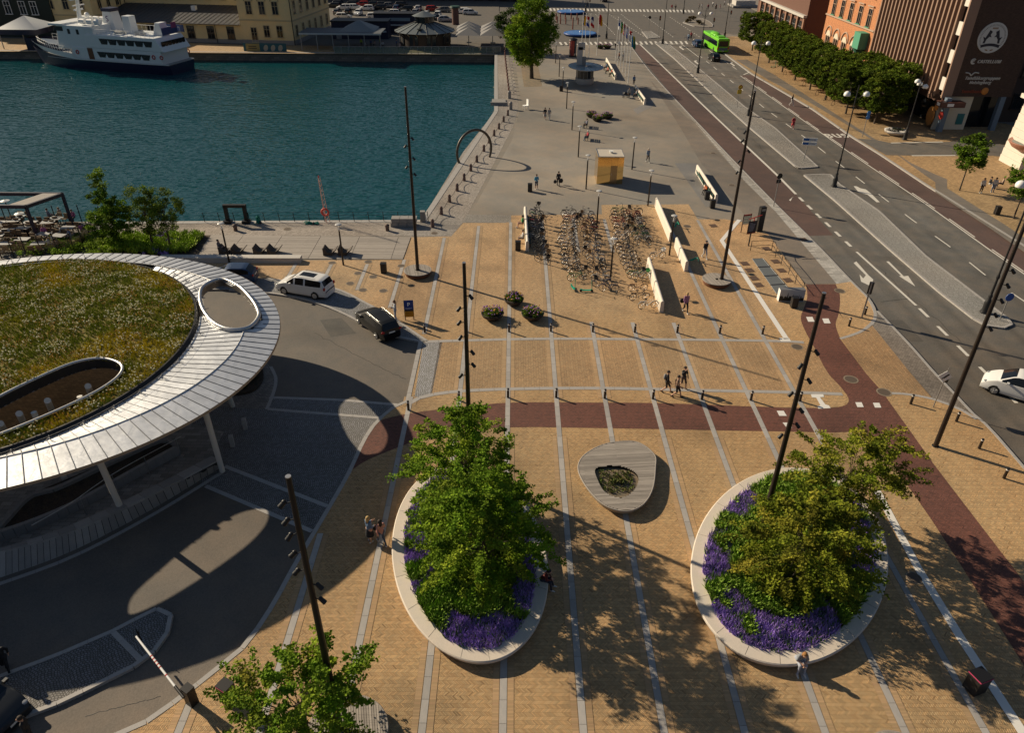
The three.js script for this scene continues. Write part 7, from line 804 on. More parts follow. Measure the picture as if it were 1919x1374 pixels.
  person('person in black and white crossing the bus lane', G(1482, 198, ROAD), 0.6, 'walk', { top: D, legs: W, shoe: W }); person('woman in a long red dress crossing the road', G(1484, 241, ROAD), -0.2, 'walk', { top: [0.4, 0.03, 0.04], legs: [0.3, 0.02, 0.03] }, { skirt: [0.4, 0.03, 0.04], long: 1 });
  const far = [[1258, 20, [0.4, 0.03, 0.05], 'in red at the far zebra crossing'], [1265, 20, D, 'in black at the far zebra crossing'], [1309, 19, D, 'in black, first of the far strolling crowd'], [1314, 18, W, 'in white, second of the far strolling crowd'], [1326, 19, [0.3, 0.05, 0.08], 'in dark red in the far strolling crowd'], [1335, 14, W, 'in white by the far lamp'], [1348, 20, [0.25, 0.06, 0.1], 'in wine red beside the orange bin'], [1357, 12, W, 'in pale clothes far along the pavement'], [1340, 18, GR1, 'in grey behind the orange bin'], [1092, 11, W, 'in white in the shaded street'], [1101, 12, GR1, 'in grey in the shaded street'], [1153, 95, D, 'in black beyond the flags'], [1160, 92, BL, 'in blue beyond the flags'], [1159, 114, [0.3, 0.1, 0.04], 'in brown between the flag poles'], [1167, 116, [0.1, 0.13, 0.2], 'in grey blue between the flag poles']];
  far.forEach(([u, v, c, l], i) => person('far off person ' + l, G(u, v), i * 2.3, i % 2 ? 'walk' : 'stand', { top: c, legs: i % 3 ? D : GR1 }));
  [[1139, 138, [0.5, 0.1, 0.05], 'in orange on the bench by the round kiosk'], [1146, 143, [0.5, 0.08, 0.05], 'in red on the bench by the round kiosk'], [1136, 131, BL, 'in blue on the bench by the round kiosk']].forEach(([u, v, c, l]) => person('person ' + l, G(u, v), -1.2, 'sit', { top: c, legs: D }));
  person('cyclist in light blue waiting at the zebra crossing', G(1289, 77, ROAD), 2.6, 'stand', { top: [0.3, 0.4, 0.55], legs: BL }); person('cyclist in red waiting at the zebra crossing', G(1294, 74, ROAD), 2.6, 'stand', { top: [0.35, 0.04, 0.06], legs: D }); bicycle('dark bicycle of the cyclist in light blue', G(1287, 75.5, ROAD), 2.2, 'dark blue'); bicycle('dark bicycle of the cyclist in red', G(1297, 74.5, ROAD), 2.2, 'black');
  [[1836, 362, W, D, 'in white under the small trees'], [1851, 352, D, W, 'in black and white under the small trees'], [1858, 361, W, BL, 'in white and blue beside the fountain'], [1875, 352, [0.35, 0.25, 0.18], D, 'in brown beside the fountain']].forEach(([u, v, a, b, l], i) => person('person ' + l, G(u, v), i * 1.4, i % 2 ? 'sit' : 'stand', { top: a, legs: b }));
}
// ---------------------------------------------------------------- vehicles
function car(label, p, yaw, paint, { L = 4.6, W = 1.8, H = 1.5, kind = 'estate', roofGlass = false, category = 'car', group, roofRail = false, tail = 0 } = {}) {   // nose towards local +x
  const t = thing(kind === 'van' ? 'van' : 'parked_car', label, category, p, yaw, group), h = L / 2, wb = L * 0.3, R = 0.31 * (H > 1.6 ? 1.06 : 1);
  const prof = { estate: [[-h, 0.62], [-h + 0.06, 0.98], [-h + 0.35, H * 0.93], [-h + 0.7, H * 0.985], [-0.2, H], [0.35, H * 0.97], [0.5, H * 0.94], [1.12, H * 0.68], [1.3, H * 0.65], [h - 0.5, H * 0.55], [h - 0.12, H * 0.43], [h, 0.5]], mpv: [[-h, 0.66], [-h + 0.05, 1.02], [-h + 0.3, H * 0.92], [-h + 0.6, H * 0.98], [-0.3, H], [0.3, H * 0.985], [0.55, H * 0.94], [1.35, H * 0.64], [1.5, H * 0.61], [h - 0.35, H * 0.5], [h - 0.08, H * 0.38], [h, 0.5]], hatch: [[-h, 0.6], [-h + 0.08, 0.95], [-h + 0.55, H * 0.92], [-h + 0.9, H * 0.98], [-0.1, H], [0.25, H * 0.96], [0.9, H * 0.69], [1.05, H * 0.66], [h - 0.4, H * 0.56], [h - 0.1, H * 0.44], [h, 0.5]], van: [[-h, 0.7], [-h + 0.03, 1.1], [-h + 0.12, H * 0.95], [-h + 0.4, H * 0.99], [0, H], [0.45, H * 0.98], [0.6, H * 0.93], [1.15, H * 0.66], [1.3, H * 0.63], [h - 0.35, H * 0.53], [h - 0.08, H * 0.4], [h, 0.5]] }[kind];
  const topAt = (x) => { let i = 0; while (i < prof.length - 2 && prof[i + 1][0] < x) i++; const [a, b] = [prof[i], prof[i + 1]]; return lerp(a[1], b[1], clamp((x - a[0]) / (b[0] - a[0]), 0, 1)); };
  const belt = (x) => Math.min(topAt(x) - 0.015, lerp(H * 0.62, H * 0.66, clamp(0.5 - x / L, 0, 1))), wAt = (x) => (W / 2) * (1 - 0.2 * Math.pow(Math.abs(x / h), 5) - 0.03 * (x / h) ** 2), xs = []; for (let i = 0; i <= 44; i++) { const s = i / 44; xs.push(-h + L * (0.5 - 0.5 * cos(PI * (0.04 + 0.92 * s)) - (0.5 - 0.5 * cos(PI * 0.04))) / (cos(PI * 0.04))); }
  const ring = (x) => { const w = wAt(x), b = belt(x), tp = topAt(x), k = clamp((tp - b) / (H * 0.34), 0, 1), wr = lerp(w * 0.93, w * 0.76, k), e = 0.035 + 0.03 * k; return [[-w * 0.9, 0.2], [-w * 0.99, 0.32], [-w, 0.55], [-w * 0.985, b * 0.94], [-w * 0.955, b], [-wr - 0.0, Math.max(b, tp - e - 0.02)], [-wr * 0.92, tp - 0.012], [-wr * 0.5, tp + 0.012], [0, tp + 0.018], [wr * 0.5, tp + 0.012], [wr * 0.92, tp - 0.012], [wr, Math.max(b, tp - e - 0.02)], [w * 0.955, b], [w * 0.985, b * 0.94], [w, 0.55], [w * 0.99, 0.32], [w * 0.9, 0.2]]; };
  const pos = [], bi = [], gi = [], n = 17; xs.forEach((x) => ring(x).forEach(([z, y]) => pos.push(x, y, z)));
  const pill = (x) => [-0.55 + 0.35, 0.85 - L * 0.02 + 0.02].some((q) => Math.abs(x - (q - 0.35)) < 0.06) || x < -h + 0.42;
  for (let i = 0; i < xs.length - 1; i++) for (let j = 0; j < n - 1; j++) { const x = (xs[i] + xs[i + 1]) / 2, tall = topAt(x) - belt(x) > 0.2, side = j === 4 || j === 11, slope = (topAt(xs[i + 1]) - topAt(xs[i])) / (xs[i + 1] - xs[i]), glass = (side && tall && !pill(x) && !(kind === 'van' && x < -0.1)) || (j >= 6 && j <= 9 && topAt(x) > H * 0.66 && ((slope < -0.34 && x > 0) || (slope > 0.55 && x < 0 && kind !== 'van'))) || (roofGlass && j >= 7 && j <= 8 && x > -1.2 && x < 0.2); const a = i * n + j, T = glass ? gi : bi; T.push(a, a + 1, a + n + 1, a, a + n + 1, a + n); }
  const cap = (i) => { const m = i * n; for (let j = 1; j < n - 1; j++) bi.push(m, m + j, m + j + 1); }; cap(0); cap(xs.length - 1);
  const mk = (ix) => { const g = new THREE.BufferGeometry(); g.setAttribute('position', new THREE.Float32BufferAttribute(pos, 3)); g.setIndex(ix); g.computeVertexNormals(); return g; }; mesh('body', mk(bi), paint, t); mesh('windows', mk(gi), M.glassDark, t).userData.kind = 'stuff';
  for (const x of [-wb, wb]) for (const s of [-1, 1]) { const z = s * (wAt(x) - 0.08), wl = mesh('wheel', [new THREE.CylinderGeometry(R, R, 0.2, 20).rotateX(PI / 2), ], M.rubber, t); wl.position.set(x, R, z); mesh('rim', [new THREE.CylinderGeometry(R * 0.66, R * 0.66, 0.02, 14).rotateX(PI / 2).translate(0, 0, s * 0.105), ...[0, 1, 2, 3, 4].map((k) => rod([0, 0, s * 0.118], [R * 0.6 * cos(k * 1.257), R * 0.6 * sin(k * 1.257), s * 0.118], 0.03, 0.022, 5))], M.rim, wl); mesh('wheel_arch', new THREE.RingGeometry(R * 0.98, R * 1.16, 22, 1, 0, PI).translate(x, R, s * (wAt(x) + 0.004)), M.black, t); }
  for (const s of [-1, 1]) { mesh('headlight', new THREE.SphereGeometry(0.16, 10, 8).scale(1.0, 0.42, 0.85).translate(h - 0.26, H * 0.43, s * W * 0.36), M.headlight, t); mesh('tail_light', new THREE.SphereGeometry(0.14, 10, 8).scale(0.5, kind === 'van' || kind === 'mpv' ? 1.1 : 0.7, 1.1).translate(-h + 0.07, H * 0.58, s * W * 0.4), M.lensRed, t); const m = mesh('mirror', box(0.14, 0.12, 0.2, 0.75, H * 0.66, s * (W / 2 + 0.06)), paint, t); mesh('mirror_arm', box(0.06, 0.04, 0.12, 0.75, H * 0.63, s * (W / 2 - 0.02)), M.black, m); if (roofRail) mesh('roof_rail', rod([-1.6, H + 0.035, s * W * 0.355], [0.25, H + 0.03, s * W * 0.355], 0.02), M.steel, t); }
  mesh('number_plate', box(0.02, 0.12, 0.5, -h - 0.005 + 0.02, H * 0.5, 0), M.plateWhite, t); mesh('number_plate', box(0.02, 0.11, 0.5, h - 0.005, 0.42, 0), M.plateWhite, t); mesh('bumper', [box(0.08, 0.14, W * 0.72, -h + 0.05, 0.34, 0), box(0.08, 0.12, W * 0.68, h - 0.05, 0.28, 0), box(L * 0.9, 0.05, W * 0.86, 0, 0.19, 0)], M.black, t); return t;
}
M.wick = plain(0.2, 0.13, 0.07, 0.8); M.rim = plain(0.5, 0.5, 0.5, 0.35, 0.7); const coat = (r, g, b, m = 0) => new THREE.MeshPhysicalMaterial({ color: new THREE.Color().setRGB(r, g, b), roughness: 0.45, metalness: m, clearcoat: 0.4, clearcoatRoughness: 0.05, specularIntensity: 0.5 });
const CP = { white: coat(0.7, 0.7, 0.69), black: coat(0.003, 0.0035, 0.004), grey: coat(0.16, 0.165, 0.17, 0.3), silver: coat(0.42, 0.42, 0.43, 0.4), blue: coat(0.02, 0.05, 0.12, 0.2), dark: coat(0.02, 0.024, 0.03, 0.2), red: coat(0.35, 0.02, 0.015), green: coat(0.16, 0.55, 0.02) };
const carAt = (label, fw, rw, paint, o) => { const y = o.y ?? ROAD, a = G(...fw, y), b = G(...rw, y), m = a.clone().lerp(b, 0.5), yaw = turnTo(b, a), W = o.W ?? 1.8, n = V(sin(yaw), 0, cos(yaw)); m.addScaledVector(n, (o.far ?? 1) * (W / 2 - 0.1)); return car(label, m, yaw, paint, o); };
carAt('white people carrier with a glass roof parked on the setts behind the canopy', [535, 551], [591.7, 561], CP.white, { L: 4.85, W: 1.9, H: 1.72, kind: 'mpv', roofGlass: true, y: 0.01, roofRail: true });
carAt('black estate car with red tail lights and a woman at its open side', [675.9, 608.5], [705.8, 634], CP.black, { L: 4.77, W: 1.82, H: 1.5, kind: 'estate', y: 0.01, roofRail: true });
car('dark blue hatchback half hidden behind the canopy edge', G(437, 527, 0.01), PI + 0.05, CP.blue, { L: 4.2, W: 1.8, H: 1.5, kind: 'hatch' });
carAt('white van-like car cut off by the frame at the road corner', [1858, 738], [1945, 765], CP.white, { L: 4.45, W: 1.85, H: 1.75, kind: 'mpv' });
car('dark car at the island kerb cut off by the frame', G(-38, 1330, ROAD), -0.35, CP.dark, { L: 4.5, W: 1.85, H: 1.5, kind: 'estate' });
car('blue hatchback waiting beside the green bus', G(1306, 87, ROAD), PI / 2 + 0.05, CP.blue, { L: 4.3, H: 1.5, kind: 'hatch' }); car('black hatchback driving behind the green bus', G(1337, 113, ROAD), PI / 2 + 0.05, CP.black, { L: 4.1, H: 1.5, kind: 'hatch' }); car('dark car far down the shaded street', G(1131, 3, ROAD), PI / 2 + 0.1, CP.dark, { kind: 'hatch' });
{ // green city bus
  const a = G(1339, 101, ROAD), f = G(1315, 83, ROAD), yaw = PI / 2 + 0.06, L = 12, W = 2.55, H = 3.0, c = a.clone().add(V(W / 2 * 1.0, 0, -L / 2)), b = thing('city_bus', 'bright green city bus with dark windows waiting at the zebra crossing', 'bus', c, yaw);
  const s = new THREE.Shape(); s.moveTo(-W / 2, 0.35); s.lineTo(W / 2, 0.35); s.lineTo(W / 2, H - 0.25); s.quadraticCurveTo(W / 2, H, W / 2 - 0.3, H); s.lineTo(-W / 2 + 0.3, H); s.quadraticCurveTo(-W / 2, H, -W / 2, H - 0.25); mesh('body', new THREE.ExtrudeGeometry(s, { depth: L - 0.2, bevelEnabled: true, bevelSize: 0.08, bevelThickness: 0.1, bevelOffset: -0.08, bevelSegments: 2 }).rotateY(PI / 2).translate(-L / 2 + 0.1, 0, 0), CP.green, b);
  for (const z of [-1, 1]) { for (let i = 0; i < 6; i++) mesh('window', box(1.68, 1.05, 0.03, -L / 2 + 1.3 + i * 1.75, 1.95, z * (W / 2 + 0.005)), M.glassDark, b); for (const x of [-3.4, 3.2]) { mesh('wheel', new THREE.CylinderGeometry(0.48, 0.48, 0.3, 20).rotateX(PI / 2).translate(x, 0.48, z * (W / 2 - 0.12)), M.rubber, b); } mesh('door', box(1.2, 2.1, 0.03, 4.9, 1.5, z * (W / 2 + 0.006)), M.glassDark, b); mesh('tail_light', box(0.04, 0.5, 0.2, -L / 2 - 0.01, 1.2, z * 1.1), M.lensRed, b); mesh('indicator', box(0.12, 0.4, 0.08, -L / 2 + 0.02, 1.0, z * (W / 2)), M.lensAmber, b); }
  mesh('rear_window', box(0.04, 1.1, W * 0.78, -L / 2 - 0.01, 2.0, 0), M.glassDark, b); mesh('engine_cover', box(0.04, 0.55, W * 0.8, -L / 2 - 0.01, 0.95, 0), plain(0.08, 0.16, 0.17, 0.5), b); mesh('windscreen', box(0.04, 1.6, W * 0.88, L / 2 + 0.01, 1.9, 0), M.glassDark, b); mesh('roof_pod', new THREE.SphereGeometry(1, 18, 10).scale(2.2, 0.5, 0.95).translate(0.8, H, 0), CP.green, b); mesh('roof_unit', [slab(1.8, 0.22, 1.5, -3.2, H - 0.02, 0)], CP.green, b); mesh('number_plate', box(0.02, 0.12, 0.5, -L / 2 - 0.03, 0.6, 0), M.plateWhite, b);
}
// ---------------------------------------------------------------- terrace, trees and the far side
const onX = (u, v, x) => { const d = FWD.clone().addScaledVector(RIGHT, (u - 959.5) / FOCAL).addScaledVector(UP, (687 - v) / FOCAL); return EYE.clone().addScaledVector(d, x / d.x); };
const onZ = (u, v, z) => { const d = FWD.clone().addScaledVector(RIGHT, (u - 959.5) / FOCAL).addScaledVector(UP, (687 - v) / FOCAL); return EYE.clone().addScaledVector(d, z / d.z); };
{ // pergola terrace beyond the canopy
  const floor = P([[-60, 500], [-60, 418], [140, 417], [195, 418], [168, 476], [90, 490]]); raise('terrace_floor', floor, recolour(M.timber, { color: new THREE.Color().setScalar(0.32) }), 0.06);
  const pg = thing('pergola', 'dark blue steel pergola frame with a timber top over the terrace', 'pergola'), pa = G(137.5, 424), pb = G(72, 449), c1 = V(pa.x, 3.25, pa.z), c2 = V(pb.x, 3.25, pb.z), off = V(-8.2, 0, 0), c3 = c1.clone().add(off), c4 = c2.clone().add(off);
  for (const c of [c1, c2, c3, c4]) mesh('post', slab(0.24, 3.25, 0.24, c.x, 0, c.z), M.navy, pg); for (const [a, b] of [[c1, c2], [c3, c4], [c1, c3], [c2, c4]]) { const d = dist(a, b), m = a.clone().lerp(b, 0.5); mesh('beam', new THREE.BoxGeometry(d + 0.2, 0.32, 0.24).rotateY(turnTo(a, b)).translate(m.x, 3.3, m.z), M.navy, pg); } { const d = dist(c1, c2), m = c1.clone().lerp(c2, 0.5); for (let i = 0; i < 8; i++) mesh('plank', new THREE.BoxGeometry(d, 0.04, 0.17).rotateY(turnTo(c1, c2)).translate(m.x - 0.3 - i * 0.19, 3.42, m.z), M.timberRim, pg); }
  const px = [[5, 486], [28, 483], [52, 481], [80, 478], [110, 476], [141, 473], [158, 462], [172, 450], [186, 436], [194, 420], [155, 418], [108, 419], [60, 420], [15, 421]]; const gl = thing('glass_fence', 'fence of dark posts with clear panes round the terrace', 'fence'), gm = new THREE.MeshPhysicalMaterial({ color: 0xeef4f4, roughness: 0.05, transmission: 1, thickness: 0 }); px.forEach(([u, v], i) => { const p = G(u, v); mesh('post', slab(0.07, 1.9, 0.07, p.x, 0, p.z), M.black, gl); const q = px[i + 1] && G(...px[i + 1]); if (q) mesh('pane', quad([p.x, 0.15, p.z], [q.x, 0.15, q.z], [q.x, 1.3, q.z], [p.x, 1.3, p.z]), gm, gl); });
  let src = null; [[18, 470], [48, 462], [20, 445], [50, 440], [5, 430], [30, 427], [88, 452], [62, 430], [95, 430], [110, 422], [40, 419], [78, 470], [115, 455], [132, 440], [0, 455], [-30, 440], [-30, 462]].forEach(([u, v], i) => { const label = `grey cafe table with wicker chairs on the terrace, number ${ord(i)} counted from the canopy`.replace('number ', ''), p = G(u, v, 0.06), g = 'cafe tables on the terrace'; if (src) return copyOf(src, label, p, (i % 3) * 0.2 - 0.2, g); src = thing('cafe_table', label, 'table', p, 0.1, g); mesh('tabletop', slab(1.25, 0.05, 0.8, 0, 0.72, 0), M.galv, src); for (const x of [-0.4, 0.4]) mesh('leg', [cyl(0.035, 0.035, 0.7, x, 0.02, 0, 6), slab(0.06, 0.03, 0.6, x, 0, 0)], M.iron, src); for (const [x, z, r] of [[-0.35, 0.75, 0], [0.35, 0.75, 0], [-0.35, -0.75, PI], [0.35, -0.75, PI]]) { const c = mesh('chair', [slab(0.5, 0.06, 0.5, 0, 0.42, 0), box(0.5, 0.45, 0.06, 0, 0.7, 0.24), ...[[-0.2, -0.2], [0.2, -0.2], [-0.2, 0.2], [0.2, 0.2]].map(([a, b]) => cyl(0.025, 0.025, 0.42, a, 0, b, 5))], M.wick, src); c.position.set(x, 0, z); c.rotation.y = r; } });
  [[25, 416, 'by the corner post'], [52, 441, 'in the middle of the tables'], [196, 448, 'at the terrace end near the tall young tree']].forEach(([u, v, l]) => { const h = thing('patio_heater', 'mushroom patio heater with a white hood ' + l, 'heater', G(u, v), 0, 'patio heaters'); mesh('pole', cyl(0.05, 0.05, 2.2, 0, 0, 0, 8), M.iron, h); mesh('hood', lathe([[0, 2.35], [0.42, 2.22], [0.42, 2.19], [0, 2.25]], 20), M.white, h); mesh('foot', cyl(0.28, 0.2, 0.5, 0, 0, 0, 12), M.iron, h); });
  const w = plain(0.3, 0.2, 0.06, 0.7); [[141, 468, 158, 452, 'nearer the canopy'], [162, 448, 176, 436, 'nearer the quay']].forEach(([a, b, c, d, l]) => { const A = G(a, b), B = G(c, d), s = thing('planter_box', 'yellowish timber planter box along the terrace edge, ' + l, 'planter', A.clone().lerp(B, 0.5), turnTo(A, B)); for (let i = 0; i < 4; i++) mesh('board', slab(dist(A, B), 0.2, 0.5, 0, 0.05 + i * 0.21, 0), w, s); mesh('plants', leafCloud({ seed: 5, centre: [0, 0.95, 0], rad: [dist(A, B) / 2, 0.1, 0.2], clumps: 10, per: 40, size: 0.1, spread: 0.2 }), M.leaf, s); });
  const tops = [[0.45, 0.12, 0.28], [0.5, 0.48, 0.45], [0.05, 0.05, 0.06], [0.1, 0.14, 0.25], [0.3, 0.25, 0.2]]; [[88, 446, 'in pink'], [96, 468, 'in white by the glass fence'], [110, 472, 'in a pale shirt near the canopy'], [136, 452, 'in white at the planter box'], [142, 458, 'in black at the planter box'], [158, 442, 'in a pink shirt'], [120, 446, 'with dark hair in black'], [176, 428, 'in magenta near the quay'], [95, 414, 'in black under the pergola'], [117, 412, 'in grey blue under the pergola'], [141, 416, 'with a pink hat'], [104, 462, 'in blue']].forEach(([u, v, l], i) => person('person ' + l + ' sitting on the cafe terrace', G(u, v, 0.05), i * 1.9, 'sit', { top: tops[i % 5], legs: [0.04, 0.04, 0.06], hair: i % 3 ? [0.03, 0.02, 0.015] : [0.3, 0.2, 0.1] }));
  // green bed and its trees
  const bed = P([[186, 474], [215, 446], [262, 440], [396, 442], [371, 476], [300, 482]]), r = rand(3), gp = [], lp = [], gc = leafCloud({ seed: 71, centre: [-40.5, 0.35, -64], rad: [7.2, 0.3, 2.4], clumps: 150, per: 70, size: 0.16, spread: 0.5, base: [0.2, 0.32, 0.02], alt: [0.34, 0.42, 0.03] }); for (let i = 0; i < 4500; i++) { const x = -52 + r() * 22, z = -69 + r() * 10; if (!inside(bed, x, z)) continue; const k = fbm(x * 0.5, z * 0.8, 7, 2); (k > 0.8 ? lp : gp).push([x, 0.1, z, 1.6]); } sheet('planting_bed', bed, 0.06, recolour(M.soil, { vertexColors: true })); scatterOn('green_undergrowth', 'fresh green ground cover in the bed beside the timber deck', 'ground cover', tuftG, gp, (c, q) => { const k = 0.6 + q() * 0.7; c.setRGB(0.3 * k, 0.42 * k, 0.03); }); scatterOn('lavender', 'violet flowers in the bed beside the timber deck', 'lavender', lavG, lp, purple); { const g = gc; const m = mesh('low_shrubs', g, M.leaf); m.userData = { kind: 'stuff', label: 'light green low shrubs in the bed beside the timber deck', category: 'shrubs' }; }
  const cone = (x, y, z) => Math.hypot(x, z) < 0.12 + 0.86 * (1 - (y + 1) / 2) * (1 - 0.25 * (y < -0.75 ? 1 : 0));
  tree('young_tree', 'slender cone shaped young tree beside the terrace end', G(222, 462), { trunkR: 0.09, stems: 1, seed: 81, fork: 0.5, crowns: [{ centre: [0, 4.3, 0], rad: [2.4, 3.6, 2.4], clumps: 120, per: 90, size: 0.2, spread: 0.42, shape: cone, hollow: 0, base: [0.1, 0.2, 0.012], alt: [0.2, 0.28, 0.02] }] });
  tree('young_tree', 'airy narrow tree in the green bed, closer to the cone shaped tree', G(290, 466), { trunkR: 0.07, stems: 2, seed: 82, crowns: [{ centre: [0, 3.8, 0], rad: [1.4, 2.5, 1.4], clumps: 60, per: 90, size: 0.15, spread: 0.45, hollow: 0.3, base: [0.12, 0.2, 0.016], alt: [0.23, 0.27, 0.03] }] }); tree('young_tree', 'airy rounded tree in the green bed, closer to the loungers', G(322, 467), { trunkR: 0.07, stems: 3, seed: 83, crowns: [{ centre: [0, 3.8, 0], rad: [1.9, 2.2, 1.8], clumps: 75, per: 90, size: 0.15, spread: 0.45, hollow: 0.3, base: [0.12, 0.2, 0.016], alt: [0.24, 0.28, 0.03] }] });
}
tree('willow_tree', 'big bright green rounded willow on the quay corner', G(996, 147), { trunkR: 0.42, stems: 1, seed: 91, fork: 0.5, crowns: [{ centre: [-0.2, 8.0, 0], rad: [4.6, 5.6, 4.4], clumps: 230, per: 120, size: 0.34, spread: 0.95, hollow: 0.55, droop: 0.5, base: [0.14, 0.25, 0.012], alt: [0.32, 0.4, 0.03] }] }); tree('dark_tree', 'dark green tree half hidden behind the willow', G(962, 96), { trunkR: 0.3, stems: 2, seed: 92, crowns: [{ centre: [-0.6, 5.4, 0], rad: [3.2, 3.2, 3], clumps: 70, per: 80, size: 0.34, spread: 0.8, base: [0.04, 0.08, 0.012], alt: [0.08, 0.12, 0.02] }] });
{ // box clipped trees and the small trees beyond the road
  const bx = (c, s, seed) => ({ seed, cube: true, centre: [c[0], 4.75, c[1]], rad: [s, 2.55, s + 0.55], clumps: 330, per: 85, size: 0.26, spread: 0.42, hollow: 0.84, base: [0.08, 0.13, 0.01], alt: [0.17, 0.21, 0.02] }); let src = null; [[1408.7, 95], [1440, 118], [1465, 135], [1488.5, 150.6], [1516.6, 168.6], [1546, 187], [1584, 213.5], [1650, 232]].forEach(([u, v], i) => { const label = i ? `box clipped tree in the dense row beyond the road, ${ord(i - 1)} from the junction` : 'box clipped tree standing alone nearest the junction', p = G(u, v); if (i === 7) p.x -= 1; const g = 'clipped street trees'; if (src) { const c = copyOf(src, label, p, (i % 2) * PI, g); return; } src = tree('clipped_tree', label, p, { trunkR: 0.17, stems: 1, seed: 101, fork: 0.6, crowns: [bx([0, 0], 2.6, 102)] }, g); });
  for (const [k, [u, v]] of [[1575, 196], [1628, 216]].entries()) { const c = copyOf(src, `box clipped tree in the second line against the tower, ${k ? 'nearer' : 'farther from'} the bank corner`, G(u, v).add(V(3.2, 0, -1)), k, 'clipped street trees'); }
  let s2 = null; [[1797, 357, 'with its full round crown, farthest from the viewer'], [1898, 410, 'next to the small bin'], [1962, 440, 'cut off by the frame']].forEach(([u, v, l], i) => { const label = 'small leafy street tree beyond the road ' + l; if (s2) return copyOf(s2, label, G(u, v), i * 2, 'small street trees'); s2 = tree('street_tree', label, G(u, v), { trunkR: 0.09, stems: 1, seed: 111, fork: 0.75, crowns: [{ centre: [0, 4.3, 0], rad: [1.75, 2.0, 1.75], clumps: 75, per: 80, size: 0.24, spread: 0.5, hollow: 0.4, base: [0.09, 0.17, 0.012], alt: [0.2, 0.28, 0.02] }] }, 'small street trees'); });
  const pb = (l, u, v) => { const p = thing('stone_bowl', l, 'planter', G(u, v)); mesh('bowl', lathe([[0.9, 0], [1.5, 0.3], [1.6, 0.6], [1.4, 0.6], [0, 0.5]], 24), M.concrete, p); mesh('plants', leafCloud({ seed: 7, centre: [0, 0.6, 0], rad: [1.3, 0.12, 1.3], clumps: 16, per: 40, size: 0.15, spread: 0.3, base: [0.03, 0.03, 0.02], alt: [0.08, 0.1, 0.02] }), M.leaf, p); }; pb('low pale stone bowl in front of the bank', 1677, 252); pb('low stone bowl with greenery under the first clipped tree', 1425, 87);
}
// ---- buildings
function windowAt(par, w, h, x, y, z, ry, frame = M.cream, o = {}) {   // a window set in a wall, with a frame, panes and a sill
  const g = new THREE.Group(); g.name = 'window'; g.position.set(x, y, z); g.rotation.y = ry; par.add(g); mesh('pane', box(w, h, 0.06, 0, 0, 0.0), M.glassDark, g); mesh('frame', [box(w + 0.2, 0.12, 0.14, 0, h / 2 + 0.06, 0.04), box(0.1, h, 0.14, -w / 2 - 0.05, 0, 0.04), box(0.1, h, 0.14, w / 2 + 0.05, 0, 0.04), box(0.06, h, 0.1, 0, 0, 0.035), box(w, 0.06, 0.1, 0, h * 0.15, 0.035)], frame, g); mesh('sill', box(w + 0.4, 0.12, 0.3, 0, -h / 2 - 0.06, 0.1), o.sill ?? frame, g); if (o.head) mesh('head', o.head === 'arch' ? new THREE.TorusGeometry(w * 0.75, 0.14, 5, 14, PI).translate(0, h / 2 + 0.05, 0.05) : box(w + 0.9, 0.18, 0.35, 0, h / 2 + 0.45, 0.1), o.headMat ?? frame, g);
}
